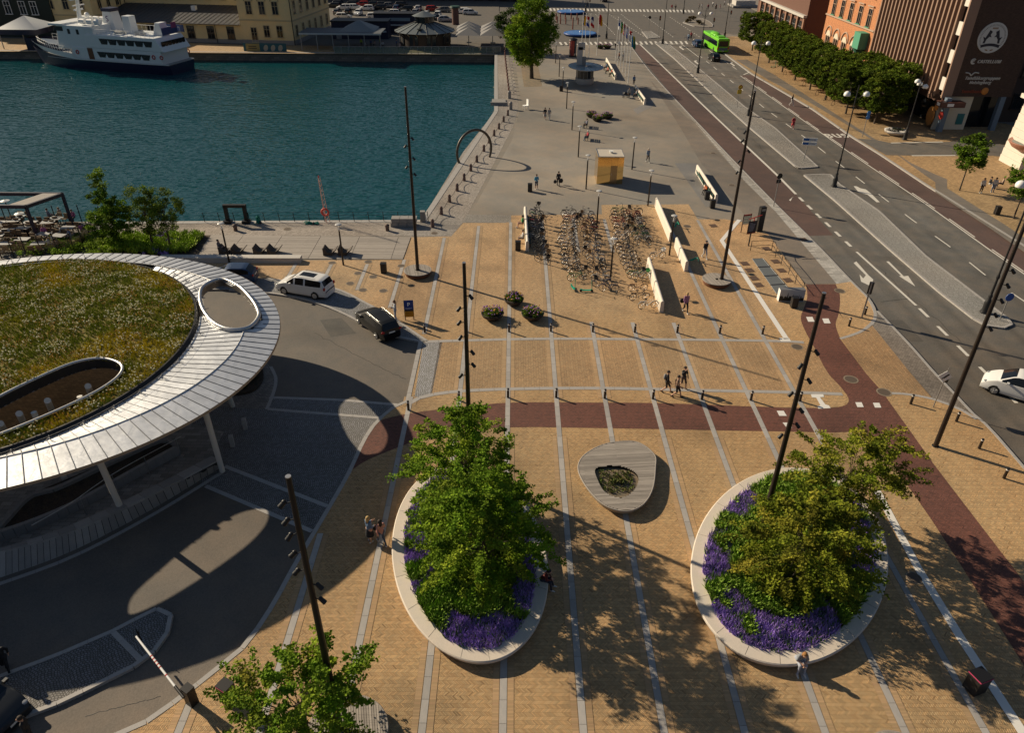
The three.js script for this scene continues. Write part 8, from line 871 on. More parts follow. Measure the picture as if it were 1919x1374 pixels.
{ // long yellow building across the harbour
  const b = thing('yellow_building', 'long pale yellow classical building with two wings and a dark metal roof across the harbour', 'building', [-48.87, 0, -176.2], -0.127), trim = plain(0.5, 0.41, 0.24, 0.8), dk = plain(0.07, 0.065, 0.06, 0.7), H = 12.5;
  const block = (x0, x1, z0, z1) => { mesh('wall', slab(x1 - x0, H, z0 - z1, (x0 + x1) / 2, 0, (z0 + z1) / 2), M.plaster, b); mesh('string_course', [slab(x1 - x0 + 0.25, 0.3, z0 - z1 + 0.25, (x0 + x1) / 2, 4.75, (z0 + z1) / 2), slab(x1 - x0 + 0.9, 0.6, z0 - z1 + 0.9, (x0 + x1) / 2, H, (z0 + z1) / 2)], trim, b); mesh('plinth', slab(x1 - x0 + 0.2, 0.9, z0 - z1 + 0.2, (x0 + x1) / 2, 0, (z0 + z1) / 2), M.granite2, b); mesh('roof', prism([[x0 - 0.6, z0 + 0.6], [x1 + 0.6, z0 + 0.6], [x1 + 0.6, z1 - 0.6], [x0 - 0.6, z1 - 0.6]], H + 0.6, H + 1.2), M.roofTile, b); };
  block(-12, 0, 0, -24); block(-62, -46.5, 0, -22); mesh('wall', slab(34.5, H, 12, -29.25, 0, -19), M.plaster, b); mesh('wall', slab(34.5, 3.9, 7, -29.25, 0, -3.7), M.plaster, b); mesh('plinth', slab(34.5, 0.8, 7.2, -29.25, 0, -3.7), M.granite2, b); const rf = mesh('roof', quad([-46.5, 3.9, 0.4], [-12, 3.9, 0.4], [-12, 6.2, -13], [-46.5, 6.2, -13]), M.roofTile, b); mesh('seam_ridge', Array.from({ length: 30 }, (_, i) => rod([-46 + i * 1.16, 3.95, 0.3], [-46 + i * 1.16, 6.25, -13], 0.04, 0.04, 4)), dk, rf); mesh('gutter', rod([-46.5, 3.88, 0.45], [-12, 3.88, 0.45], 0.1), dk, b);
  for (const [f, w] of [[0.22, 1.25], [0.47, 1.25], [0.72, 1.25]]) { windowAt(b, w, 2.5, -12 + 12 * f, 7.4, 0.03, 0, trim, { head: 'arch' }); windowAt(b, w, f < 0.3 ? 3 : 2.3, -12 + 12 * (f + 0.03), f < 0.3 ? 1.9 : 2.7, 0.03, 0, trim); } for (let i = 0; i < 6; i++) { windowAt(b, 1.2, 2.5, 0.03, 7.4, -2.2 - i * 3.9, PI / 2, trim, { head: 'bar' }); windowAt(b, 1.1, 2.2, 0.03, 2.7, -2.2 - i * 3.9, PI / 2, trim); }
  for (let i = 0; i < 9; i++) windowAt(b, 1.3, 2.5, -14.2 - i * 3.7, 8.6, -12.95, 0, trim); for (let i = 0; i < 7; i++) windowAt(b, 1.5, 2.4, -14.6 - i * 4.7, 2.1, -0.15, 0, dk); for (let i = 0; i < 4; i++) { windowAt(b, 1.3, 2.5, -60 + i * 3.7, 7.4, 0.03, 0, trim, { head: 'arch' }); windowAt(b, 1.2, 2.5, -46.45, 7.4, -3 - i * 3.4, PI / 2, trim, { head: 'bar' }); } mesh('drainpipe', [cyl(0.09, 0.09, 12, 0.12, 0, 0.12, 6), cyl(0.09, 0.09, 12, -46.4, 0, -11, 6), cyl(0.07, 0.07, 3.8, -18, 0, 0.1, 6)], M.iron, b); mesh('chimney_box', slab(1, 1.2, 1, -27, 5.2, -9), M.white, b);
  const d = thing('timber_house', 'dark green timber house with white framed windows behind the ferry', 'house', [-113, 0, -182], -0.127), dg = plain(0.012, 0.024, 0.018, 0.7); mesh('wall', slab(24, 10, 12, -4, 0, -8), dg, d); mesh('roof', prism([[-17, -1.4], [9, -1.4], [9, -15], [-17, -15]], 10, 10.5), M.roofTile, d); for (const [x, w] of [[-12, 1.4], [-9.3, 1.4], [-6.6, 1.4], [-2.5, 1.4], [1.2, 1.4], [4, 1.4]]) windowAt(d, w, 2.6, x, 6.2, -1.95, 0, M.white); mesh('eaves', box(25, 0.3, 0.4, -4, 9.9, -1.8), plain(0.02, 0.07, 0.04, 0.6), d);
  const mq = thing('marquee', 'pale grey pyramid marquee beside the timber house', 'marquee', [-105, 0, -172.5]); mesh('canopy', new THREE.ConeGeometry(6.2, 2.2, 4, 1, false, PI / 4).translate(0, 5.0, 0), plain(0.38, 0.4, 0.42, 0.7), mq); mesh('valance', new THREE.CylinderGeometry(6.2, 6.2, 1.0, 4, 1, true, PI / 4).translate(0, 3.4, 0), M.navy, mq); for (const [x, z] of [[-4, -4], [4, -4], [-4, 4], [4, 4]]) mesh('post', cyl(0.1, 0.1, 3.4, x, 0, z, 6), M.galv, mq);
  const cb = thing('dark_container', 'dark open container on the quay by the ferry bow', 'container', [-100, 0, -168.6], 0.1); mesh('shell', [slab(6.5, 2.4, 0.15, 0, 0, 1.2), slab(6.5, 2.4, 0.15, 0, 0, -1.2), slab(0.15, 2.4, 2.4, -3.2, 0, 0), slab(0.15, 2.4, 2.4, 3.2, 0, 0), slab(6.4, 0.2, 2.3)], M.navy, cb); mesh('rib', Array.from({ length: 8 }, (_, i) => slab(0.1, 2.3, 0.08, -3 + i * 0.85, 0, 1.3)), M.black, cb);
  const bn = thing('quay_banner', 'long printed banner on the far quay railing', 'banner', onZ(497, 90, -168.5), -0.02), fb = mesh('banner_face', face(9.2, 1.9), lettering(9.2, 1.9, 384, (x, w, h) => { x.fillStyle = '#2f5f66'; x.fillRect(0, 0, w, h); x.fillStyle = '#a58f55'; x.fillRect(w * 0.06, h * 0.05, w * 0.32, h * 0.9); txt(x, 'Hamnen', w * 0.22, h * 0.4, `bold ${h * 0.0}px sans-serif`, '#332'); x.fillStyle = '#b9a890'; for (let i = 0; i < 3; i++) { x.beginPath(); x.ellipse(w * (0.52 + i * 0.17), h * 0.5, w * 0.05, h * 0.35, 0.4, 0, 7); x.fill(); } x.fillStyle = '#33302a'; x.fillRect(w * 0.12, h * 0.3, w * 0.18, h * 0.08); x.fillRect(w * 0.11, h * 0.5, w * 0.2, h * 0.08); }), bn); for (const x of [-4.5, 0, 4.5]) mesh('post', cyl(0.05, 0.05, 2, x, -1.0, -0.06, 6), M.galv, bn);
}
{ // ferry: bow towards local +x
  const a = G(69, 123, WATER), s = G(314, 142, WATER), yaw = turnTo(s, a), L = dist(a, s) + 1.5, c = a.clone().lerp(s, 0.5), n = V(sin(yaw), 0, cos(yaw)), Wd = 8.2; c.addScaledVector(n, n.z > 0 ? -Wd / 2 : Wd / 2); const f = thing('ferry', 'white passenger ferry with a navy hull and twin window rows lying at the far quay', 'ferry', c, yaw), h = L / 2, wt = plain(0.72, 0.74, 0.74, 0.4), nv = plain(0.012, 0.016, 0.05, 0.35);
  const w = (x) => Wd / 2 * (x > h * 0.35 ? Math.sqrt(Math.max(0, 1 - ((x - h * 0.35) / (h * 0.68)) ** 2)) : 1 - 0.08 * Math.max(0, (-x - h * 0.7) / (h * 0.3))), sheer = (x) => 1.9 + 2.1 * Math.max(0, (x - h * 0.2) / h) ** 1.5; const lev = (u, v, y0, y1, fl) => { const x = lerp(-h, h, u), k = Math.abs(v * 2 - 1), sd = v < 0.5 ? -1 : 1; return [x + (x > 0 ? fl * (1 - k) * (x / h) ** 3 : 0), lerp(y0(x), y1(x), 1 - k), 0]; };
  const side = (y0, y1, k0, k1) => [-1, 1].map((sd) => grid(40, 3, (u, v) => { const x = lerp(-h, h, u), q = lerp(k0, k1, v); return [x + 1.6 * v * k1 * (x > 0 ? (x / h) ** 4 : 0), lerp(y0(x), y1(x), v), sd * Math.max(0.02, w(x) * q)]; })); mesh('hull', [...side(() => -1, (x) => sheer(x) - 0.1, 0.82, 1), quad([-h, -1, -3.1], [-h, -1, 3.1], [-h, 1.8, 3.7], [-h, 1.8, -3.7])], nv, f); mesh('hull_top', side((x) => sheer(x) - 0.1, (x) => sheer(x) + (x > h * 0.3 ? 0.9 : 0.15), 1.005, 1.02), wt, f); mesh('deck', prism([...Array.from({ length: 20 }, (_, i) => { const x = lerp(-h, h * 0.98, i / 19); return [x, w(x)]; }), ...Array.from({ length: 20 }, (_, i) => { const x = lerp(h * 0.98, -h, i / 19); return [x, -w(x)]; })], 1.75, 1.9), plain(0.3, 0.3, 0.3, 0.7), f);
  const hs = (x0, x1, y0, y1, wd, rake0 = 0, rake1 = 0) => { const sh = new THREE.Shape([[x0, y0], [x1, y0], [x1 - rake1, y1], [x0 + rake0, y1]].map(([x, y]) => new THREE.Vector2(x, y))); return new THREE.ExtrudeGeometry(sh, { depth: wd - 0.2, bevelEnabled: true, bevelSize: 0.1, bevelThickness: 0.1, bevelOffset: -0.1, bevelSegments: 2 }).translate(0, 0, -wd / 2 + 0.1); };
  mesh('superstructure', [hs(-h + 1.2, 6.5, 1.9, 4.2, 7.9, 0.0, 1.2)], wt, f); mesh('superstructure', [hs(-h + 0.3, 2, 4.2, 6.6, 8.0, 1.6, 0.6)], wt, f); mesh('bridge_block', hs(-0.5, 9, 3.6, 8.0, 7.6, 0, 1.0), wt, f); mesh('wheelhouse', hs(6.2, 9.6, 7.9, 8.3, 8.4), wt, f);
  for (const z of [-1, 1]) { for (let i = 0; i < 6; i++) { mesh('window', hs(-h + 4.2 + i * 2.05, -h + 5.55 + i * 2.05, 2.5, 3.55, 0.24, -0.5, -0.5).translate(0, 0, z * 3.9), M.glassDark, f); mesh('window', hs(-h + 2.9 + i * 2.05, -h + 4.3 + i * 2.05, 4.95, 6.0, 0.24, -0.4, -0.4).translate(0, 0, z * 3.95), M.glassDark, f); } for (const x of [3.2, 5.3]) mesh('porthole', box(0.6, 0.9, 0.1, x, 6.9, z * 3.78), M.glassDark, f); mesh('bridge_window', hs(6.6, 9.0, 6.9, 7.75, 0.24, 0, 0.5).translate(0, 0, z * 3.75), M.glassDark, f); mesh('door', box(1.2, 2.2, 0.1, 1.2, 3.0, z * 3.98), plain(0.14, 0.05, 0.02, 0.6), f); for (const x of [-h + 1.2, -h + 3, 4.4]) mesh('lifebuoy', new THREE.TorusGeometry(0.32, 0.1, 6, 16).translate(x, 3.2, z * 4.0), M.red, f); const rl = [], x1 = h * 0.95; for (let i = 0; i <= 14; i++) { const x = lerp(h * 0.35, x1, i / 14); rl.push(rod([x, sheer(x) + 0.9, z * w(x)], [x, sheer(x) + 2.0, z * w(x) * 1.04], 0.04, 0.04, 4)); } for (const y of [1.4, 2.0]) rl.push(tube(Array.from({ length: 10 }, (_, i) => { const x = lerp(h * 0.35, x1, i / 9); return [x, sheer(x) + y, z * w(x) * 1.03]; }), 0.04, 24, 4)); for (let i = 0; i <= 16; i++) rl.push(rod([-h + 2 + i, 6.6, z * 3.9], [-h + 2 + i, 7.6, z * 3.9], 0.03, 0.03, 4)); rl.push(rod([-h + 2, 7.6, z * 3.9], [-h + 18, 7.6, z * 3.9], 0.04, 0.04, 4)); mesh('railing', rl, M.whiteMetal, f); }
  for (let i = 0; i < 7; i++) mesh('window', box(0.12, 1.5, 0.85, -h + 0.95, 5.2, -3 + i), M.glassDark, f); mesh('funnel', hs(-1.6, 1.6, 6.6, 10.2, 2.4, 0.5, 0.9).translate(0, 0, 2.4), wt, f); mesh('funnel_cap', slab(2.2, 0.6, 2.5, -0.2, 10.1, 2.4), nv, f); const lg = mesh('funnel_mark', face(1.3, 1.5), lettering(1.3, 1.5, 96, (x, ww, hh) => { x.fillStyle = '#d5d9da'; x.fillRect(0, 0, ww, hh); txt(x, 'S', ww / 2, hh / 2, `bold ${hh * 0.95}px sans-serif`, '#35205c'); }), f); lg.position.set(-0.1, 8.8, 3.64); if (n.z < 0) { lg.position.z = 1.16; lg.rotation.y = PI; }
  mesh('mast', [rod([5.6, 8, 0], [4.2, 15.5, 0], 0.45, 0.22, 10), box(0.3, 0.25, 4.2, 4.7, 12.3, 0), box(0.3, 0.25, 3.4, 4.5, 13.5, 0), box(0.3, 0.3, 2.2, 5.2, 10.4, 0)], wt, f); mesh('radar', [box(0.25, 0.2, 3, 4.9, 11.2, 0), ball(0.5, 5.4, 9.2, 2), ball(0.4, 3.2, 8.6, -2.2)], M.white, f); mesh('vent_trunk', hs(-7.2, -5.2, 6.6, 9.8, 1.8, 0, 0.4), wt, f); mesh('stern_house', hs(-h + 2.2, -h + 4.5, 6.6, 8.9, 2, 0.3, 0.9), wt, f); mesh('life_raft', [...[0, 1, 2].map((i) => rod([-1.8 + i * 1.8, 8.7, -2.6], [-0.6 + i * 1.8, 8.7, -2.6], 0.5, 0.5, 10)), ...[0, 1, 2, 3].map((i) => rod([2 + i * 1.6, 8.5, 2.9], [3.1 + i * 1.6, 8.5, 2.9], 0.42, 0.42, 10))], M.white, f); for (let i = 0; i < 5; i++) mesh('deck_bench', [slab(2.2, 0.4, 0.5, -h + 7 + i * 1.6, 6.6, -1.5 + (i % 3) * 1.6)], plain(0.5, 0.48, 0.44, 0.7), f); mesh('banner', [box(4.2, 1.3, 0.08, -h + 3.2, 7.4, 4.02), box(0.08, 1.3, 4.5, -h + 1.9, 7.4, 0.8)], plain(0.02, 0.05, 0.16, 0.5), f); mesh('anchor_flare', box(1.2, 0.9, 0.3, h * 0.72, 1.9, 2.4).rotateY(-0.0), M.steel, f); mesh('ensign', box(0.06, 1.0, 1.4, -h + 0.1, 8.6, 0), plain(0.3, 0.05, 0.15, 0.7), f);
}
{ // waterfront restaurant with its umbrellas
  const p = onZ(797, 78, -176), r = thing('restaurant_pavilion', 'round waterfront restaurant with a seamed metal roof and a lantern', 'restaurant', [p.x, 0, -176.5]), rm = plain(0.17, 0.19, 0.19, 0.45, 0.3), wd = plain(0.05, 0.035, 0.025, 0.7), R = 6.7, N = 18; mesh('wall', cyl(5.6, 5.6, 3.4, 0, 0, 0, N), wd, r); for (let i = 0; i < N; i++) { const a = i / N * 2 * PI, b = (i + 1) / N * 2 * PI, f = (t, q, y) => [q * cos(t), y, q * sin(t)]; mesh('roof_panel', quad(f(a, R, 3.3), f(b, R, 3.3), f(b, 2.2, 4.9), f(a, 2.2, 4.9)), rm, r); mesh('rib', rod(f(a, R, 3.34), f(a, 2.2, 4.94), 0.05, 0.05, 4), M.iron, r); mesh('eave_bracket', rod(f(a, 5.7, 2.6), f(a, R - 0.1, 3.25), 0.05, 0.05, 4), M.cream, r); if (i % 2) mesh('pane', quad(f(a, 5.65, 0.8), f(b, 5.65, 0.8), f(b, 5.65, 2.8), f(a, 5.65, 2.8)), M.pane, r); } mesh('lantern', cyl(2.1, 2.1, 1.4, 0, 4.8, 0, 8), M.glassDark, r); mesh('lantern_roof', new THREE.ConeGeometry(2.7, 1.0, 8).translate(0, 6.7, 0), rm, r); mesh('finial', cyl(0.08, 0.03, 1.0, 0, 7.1, 0, 6), M.iron, r); mesh('skylight', box(1, 0.1, 1.2, -0.6, 4.15, 4.7), M.pane, r);
  const aw = thing('awning_terrace', 'terrace roof with a pale awning edge beside the round restaurant', 'terrace', [p.x - 17.5, 0, -173]); mesh('awning', [box(17.5, 0.15, 7, 0, 3.4, -1)], plain(0.1, 0.11, 0.12, 0.6), aw); mesh('front_beam', box(17.6, 0.3, 0.3, 0, 3.25, 2.7), plain(0.42, 0.45, 0.46, 0.5), aw); for (let i = 0; i < 6; i++) mesh('post', slab(0.16, 3.2, 0.16, -8.5 + i * 3.4, 0, 2.6), M.galv, aw); mesh('roof_pyramid', new THREE.ConeGeometry(5.4, 1.9, 4, 1, false, PI / 4).translate(3.2, 4.4, -3), rm, aw);
  let um = null; [[878, 62], [878, 55], [878, 48], [923, 62], [923, 55], [923, 48]].forEach(([u, v], i) => { const q = onZ(u, v, -172.5 - (i % 3) * 4.6), label = `large grey square umbrella, ${['nearest the water', 'in the middle', 'farthest from the water'][i % 3]} in the column ${i < 3 ? 'beside the round restaurant' : 'beside the willow'}`, pos = V(q.x, 0, -172.5 - (i % 3) * 4.6), g = 'large grey umbrellas'; if (um) return copyOf(um, label, pos, 0, g); um = thing('umbrella', label, 'umbrella', pos, 0, g); for (let k = 0; k < 4; k++) { const c = (t) => [[-2.6, 2.6], [2.6, 2.6], [2.6, -2.6], [-2.6, -2.6]][t % 4], A = c(k), B = c(k + 1); mesh('canopy_panel', quad([A[0], 3.2, A[1]], [B[0], 3.2, B[1]], [0, 4.5, 0], [0, 4.5, 0.001]), plain(0.2, 0.195, 0.19, 0.8), um); } mesh('pole', cyl(0.08, 0.06, 4.4, 0, 0, 0, 8), M.galv, um); mesh('foot', slab(1, 0.1, 1), M.iron, um); });
  const A = G(628, 101), B = G(938, 101), gf = thing('glass_railing', 'long glass railing with steel posts along the restaurant quay', 'railing'), gm = new THREE.MeshPhysicalMaterial({ color: 0x9fb4b4, roughness: 0.08, transmission: 0.8, thickness: 0 }); for (let i = 0; i <= 24; i++) { const q = A.clone().lerp(B, i / 24), q2 = A.clone().lerp(B, (i + 1) / 24); mesh('post', slab(0.1, 1.4, 0.1, q.x, 0, q.z), M.galv, gf); if (i < 24) mesh('pane', quad([q.x, 0.1, q.z], [q2.x, 0.1, q2.z], [q2.x, 1.3, q2.z], [q.x, 1.3, q.z]), gm, gf); } mesh('top_rail', rod([A.x, 1.4, A.z], [B.x, 1.4, B.z], 0.06), M.galv, gf);
  for (const [l, u, v, z, w, hh, d] of [['dark navy shed behind the awning terrace', 678, 55, -188, 13, 3.6, 5], ['dark navy container cafe with a pale counter stripe', 752, 46, -196, 12.5, 4.2, 4]]) { const q = onZ(u, v, z), s = thing('dark_kiosk', l, 'kiosk', [q.x, 0, z]); mesh('wall', slab(w, hh, d), M.navy, s); mesh('roof', slab(w + 0.4, 0.25, d + 0.4, 0, hh, 0), M.iron, s); mesh('counter', [box(w * 0.95, 0.3, 0.2, 0, hh * 0.45, d / 2 + 0.1)], plain(0.4, 0.45, 0.48, 0.5), s); mesh('sign', box(w * 0.4, 0.7, 0.08, 0, hh * 0.75, d / 2 + 0.04), plain(0.2, 0.28, 0.33, 0.5), s); mesh('door', slab(1.2, 2.2, 0.06, -w * 0.38, 0, d / 2 + 0.03), M.galv, s); }
  const col = thing('advertising_column', 'round brick red advertising column beside the umbrellas', 'advertising column', G(854, 46)); mesh('drum', cyl(0.9, 0.9, 4, 0, 0, 0, 16), plain(0.12, 0.06, 0.05, 0.6), col); mesh('roof', cyl(1.3, 1.2, 0.4, 0, 4, 0, 16), plain(0.03, 0.08, 0.06, 0.5), col);
  const tp = [[0.3, 0.45, 0.05], [0.5, 0.5, 0.5], [0.05, 0.08, 0.25], [0.4, 0.3, 0.3]]; [[678, 88], [685, 90], [696, 89], [703, 88], [713, 87], [718, 89], [744, 90], [750, 92], [755, 89]].forEach(([u, v], i) => person(`${['guest in lime green', 'guest in pale grey', 'guest in dark blue', 'guest in dusty pink'][i % 4]} at the restaurant railing, ${ord(i)} from the yellow building`, G(u, v), i * 1.3, i % 2 ? 'sit' : 'stand', { top: tp[i % 4], legs: [0.05, 0.05, 0.06] }));
  // parked cars behind it
  const protos = {}, lot = [[240, 170, 'white', 0.1], [385, 135, 'white', 1.5], [548, 170, 'white', 0.15], [178, 125, 'grey', 1.5], [285, 125, 'dark', 1.6], [240, 80, 'white', 0.2], [350, 78, 'white', 0.15], [465, 88, 'white', 0.1], [590, 80, 'dark', 0], [775, 85, 'blue', 1.4], [860, 95, 'dark', 0], [985, 90, 'silver', 1.5], [1130, 95, 'red', 0.1], [1225, 105, 'grey', 0.1], [1340, 100, 'dark', 1.3], [1420, 118, 'white', 0.1], [1500, 130, 'white', 0.05], [720, 135, 'white', 0.1], [850, 140, 'grey', 1.5], [950, 135, 'silver', 1.4], [1062, 150, 'white', 1.5], [1175, 155, 'white', 1.5], [1255, 200, 'silver', 0.15], [612, 150, 'dark', 1.5], [140, 60, 'dark', 0.2], [200, 40, 'dark', 0.1], [310, 45, 'dark', 0.1], [420, 48, 'red', 0.1], [520, 48, 'dark', 0.1], [640, 52, 'dark', 0.2], [705, 60, 'grey', 0.1], [825, 52, 'dark', 0.1], [1160, 180, 'dark', 1.5]], cnt = {};
  lot.forEach(([x, y, c, yaw], i) => { const pos = G(600 + x / 5.33, y / 5.33 + 3, 0), k = (cnt[c] = (cnt[c] ?? 0) + 1), label = `${c === 'dark' ? 'dark' : c} car parked behind the restaurant, ${ord(k - 1)} of its colour from the yellow building`, g = 'cars in the parking lot'; if (!protos[c]) protos[c] = car(label, pos, yaw, CP[c], { kind: i % 2 ? 'hatch' : 'estate', L: 4.4, H: 1.52, group: g }); else copyOf(protos[c], label, pos, yaw + (i % 2) * PI, g); });
  const row = thing('dark_building', 'long dark shop building behind the parking lot with pink awnings', 'building', [-34, 0, -262]); mesh('wall', slab(76, 14, 10, 0, 0, -5), plain(0.05, 0.045, 0.045, 0.8), row); for (let i = 0; i < 18; i++) { windowAt(row, 2.2, 2.4, -35 + i * 4.1, 1.6, 0.04, 0, M.iron); if (i < 11) mesh('awning', box(3.6, 0.4, 1.2, -35 + i * 4.1, 3.4, 0.6), plain(0.25, 0.07, 0.14, 0.7), row); }
}
{ // buildings on the far side of the road
  const X = 61, t = thing('brown_tower', 'dark brown brick office tower with tall copper coloured fins and company signs', 'building', [0, 0, 0]), fin = plain(0.3, 0.19, 0.135, 0.6), z0 = -109, z1 = -136, g0 = 4.7, H = 30, wX = 70.6;
  mesh('wall', slab(wX - X - 0.6, H, z0 - z1, (X + 0.6 + wX) / 2, g0, (z0 + z1) / 2), M.brownBrick, t); mesh('glass_front', slab(0.1, H, z0 - z1 - 0.4, X + 0.55, g0, (z0 + z1) / 2), M.glassDark, t); for (let i = 0; i < 20; i++) mesh('fin', slab(0.8, H, 0.34, X + 0.2, g0 - 0.1 - (i > 17 ? 0.4 : 0), z1 + 0.5 + i * 1.27), fin, t); mesh('fin', slab(1.4, H + 0.4, 0.3, X + 0.4, g0 - 0.2, z0 - 0.02), fin, t); for (let i = 0; i < 8; i++) mesh('white_panel', box(0.12, 1.7, 1.35, X + 0.1, g0 + 1.5 + i * 3.6, z0 - 1.15), M.paint, t);
  mesh('ground_floor', slab(wX - X - 1.6, g0, z0 - z1 - 2, (X + wX) / 2 + 0.8, 0, (z0 + z1) / 2 - 1), M.glassDark, t); mesh('cream_wall', slab(4.6, g0, 0.4, 63.3, 0, z0 - 0.6), M.cream, t); mesh('fascia', [slab(0.3, 0.9, z0 - z1, X + 0.15, g0 - 1.0, (z0 + z1) / 2)], plain(0.09, 0.045, 0.03, 0.6), t); for (const [x, z] of [[61.4, z0 + 0.8], [69.6, z0 - 0.3], [X + 0.2, z0 - 12], [X + 0.2, z0 - 20]]) mesh('pillar', slab(0.7, g0, 0.7, x, 0, z), plain(0.14, 0.19, 0.25, 0.5), t);
  const cn = mesh('canopy_sign', box(3.4, 0.7, 1.6, 61.8, 3.9, z0 + 1.0), plain(0.1, 0.035, 0.025, 0.5), t); mesh('sign_face', [box(0.9, 0.4, 0.02, 61.4, 3.9, z0 + 1.82), box(0.02, 0.4, 0.8, 60.08, 3.9, z0 + 1.0)], M.white, cn); mesh('cash_machine', box(1.0, 1.5, 0.1, 64.6, 1.5, z0 - 0.37), plain(0.02, 0.16, 0.17, 0.4), t); const or = plain(0.55, 0.2, 0.03, 0.5); for (const [u, v, r, m, x] of [[1743.5, 217, 1.05, plain(0.36, 0.15, 0.03, 0.6), X - 0.15], [1755, 201, 0.42, or, X - 0.3], [1763.5, 216, 0.55, M.red, X - 0.2]]) { const q = onX(u, v, x); mesh('round_sign', cyl(r, r, 0.12, 0, 0, 0, 24).rotateZ(PI / 2).scale(1, r > 1 ? 1.3 : 1, 1).translate(q.x, q.y, q.z), m, t); }
  const put = (name, u, v, w, h, draw, px = 256, o = {}) => { const q = onZ(u, v, z0 + 0.08), m = mesh(name, face(w, h), lettering(w, h, px, draw, o), t); m.position.set(q.x, q.y, z0 + 0.06); return m; }, brick = '#3d2b22';
  { const q = onZ(1857.9, 70.8, z0), dsk = mesh('emblem_disc', cyl(1.95, 1.95, 0.1, 0, 0, 0, 48).rotateX(PI / 2).translate(q.x, q.y, z0 + 0.04), M.paint, t); const em = mesh('emblem', new THREE.CircleGeometry(1.93, 48), lettering(3.86, 3.86, 320, (x, w) => { x.fillStyle = '#c4c6c4'; x.fillRect(0, 0, w, w); const k = w / 100; x.save(); x.translate(w / 2, w / 2); x.fillStyle = '#777'; for (let i = 0; i < 40; i++) { x.save(); x.rotate(-2.2 + i * 0.112); x.fillRect(-k, -45 * k, 2 * k, 5.5 * k); x.restore(); } x.fillStyle = '#1c1c2c'; for (const s of [-1, 1]) { x.save(); x.scale(s, 1); x.beginPath(); x.moveTo(6 * k, -20 * k); x.lineTo(16 * k, -26 * k); x.lineTo(20 * k, -14 * k); x.lineTo(25 * k, 0); x.lineTo(34 * k, -4 * k); x.lineTo(28 * k, 8 * k); x.lineTo(30 * k, 18 * k); x.lineTo(22 * k, 18 * k); x.lineTo(20 * k, 6 * k); x.lineTo(12 * k, -4 * k); x.lineTo(4 * k, -2 * k); x.lineTo(10 * k, -10 * k); x.fill(); x.restore(); } x.beginPath(); x.moveTo(-34 * k, 24 * k); x.quadraticCurveTo(0, 12 * k, 34 * k, 24 * k); x.lineTo(32 * k, 33 * k); x.quadraticCurveTo(0, 21 * k, -32 * k, 33 * k); x.fill(); x.fillStyle = '#7d5a2c'; for (let i = -2; i <= 2; i++) { x.beginPath(); x.moveTo((i * 4 - 2) * k, -29 * k); x.lineTo(i * 4 * k, -37 * k); x.lineTo((i * 4 + 2) * k, -29 * k); x.fill(); } x.beginPath(); x.ellipse(-9 * k, 40 * k, 6 * k, 2 * k, 0.3, 0, 7); x.ellipse(9 * k, 40 * k, 6 * k, 2 * k, -0.3, 0, 7); x.fill(); x.restore(); }), dsk); em.geometry.userData.keepUV = true; em.geometry = Object.assign(new THREE.CircleGeometry(1.93, 48)); em.position.set(q.x, q.y, z0 + 0.16); }
  const letters = (s, u, v, size, mat, o = {}) => { const q = onZ(u, v, z0), g = new TextGeometry(s, { font: M.font, size, depth: 0.08, curveSegments: 3 }); if (o.slant) g.applyMatrix4(new THREE.Matrix4().set(1, 0.25, 0, 0, 0, 1, 0, 0, 0, 0, 1, 0, 0, 0, 0, 1)); g.translate(q.x, q.y, z0 + 0.03); mesh('lettering', g, mat, t).userData.kind = 'stuff'; };
  letters('CASTELLUM', 1829, 118, 0.42, M.paint, { slant: 1 }); letters('Tandläkargruppen', 1806, 149, 0.4, M.paint, { slant: 1 }); letters('Helsingborg', 1814, 157, 0.38, M.paint, { slant: 1 }); letters('Swedbank', 1800, 174, 0.42, plain(0.25, 0.05, 0.02, 0.6)); { const q = onZ(1823, 115, z0); mesh('company_mark', [0, 1, 2].map((i) => new THREE.TorusGeometry(0.34 - i * 0.1, 0.06, 6, 16, 4.6).rotateZ(0.8).translate(q.x, q.y - i * 0.04, z0 + 0.06)), M.paint, t); const b2 = onZ(1819, 139, z0); mesh('bird_mark', [tube([[b2.x - 0.9, b2.y + 0.2, z0 + 0.06], [b2.x - 0.3, b2.y + 0.1, z0 + 0.06], [b2.x, b2.y - 0.2, z0 + 0.06]], 0.08), tube([[b2.x, b2.y - 0.2, z0 + 0.06], [b2.x + 0.4, b2.y + 0.2, z0 + 0.06], [b2.x + 1, b2.y + 0.15, z0 + 0.06]], 0.08)], M.paint, t); const b3 = onZ(1844, 170.6, z0); mesh('bank_ball', new THREE.SphereGeometry(0.5, 16, 10).scale(1, 1, 0.3).translate(b3.x, b3.y, z0 + 0.1), or, t); }
  // orange brick house with round arched windows
  const o = thing('orange_brick_house', 'orange brick house with arched stone windows and a green copper bay', 'building', [X, 0, 0]), st = plain(0.42, 0.3, 0.22, 0.8), pl = plain(0.32, 0.21, 0.17, 0.8), cu = plain(0.08, 0.3, 0.19, 0.6), zA = -136.2, zB = -159, Ho = 19; mesh('wall', slab(14, Ho, zA - zB, 7.2, 1.9, (zA + zB) / 2), M.orangeBrick, o); mesh('plinth', slab(14.2, 1.9, zA - zB + 0.2, 7.1, 0, (zA + zB) / 2), pl, o); mesh('string_course', [slab(0.35, 0.3, zA - zB, 0.1, 1.9, (zA + zB) / 2), slab(0.3, 0.25, zA - zB, 0.1, 9.2, (zA + zB) / 2), slab(0.8, 0.7, zA - zB + 0.6, 0, Ho + 1.4, (zA + zB) / 2)], st, o);
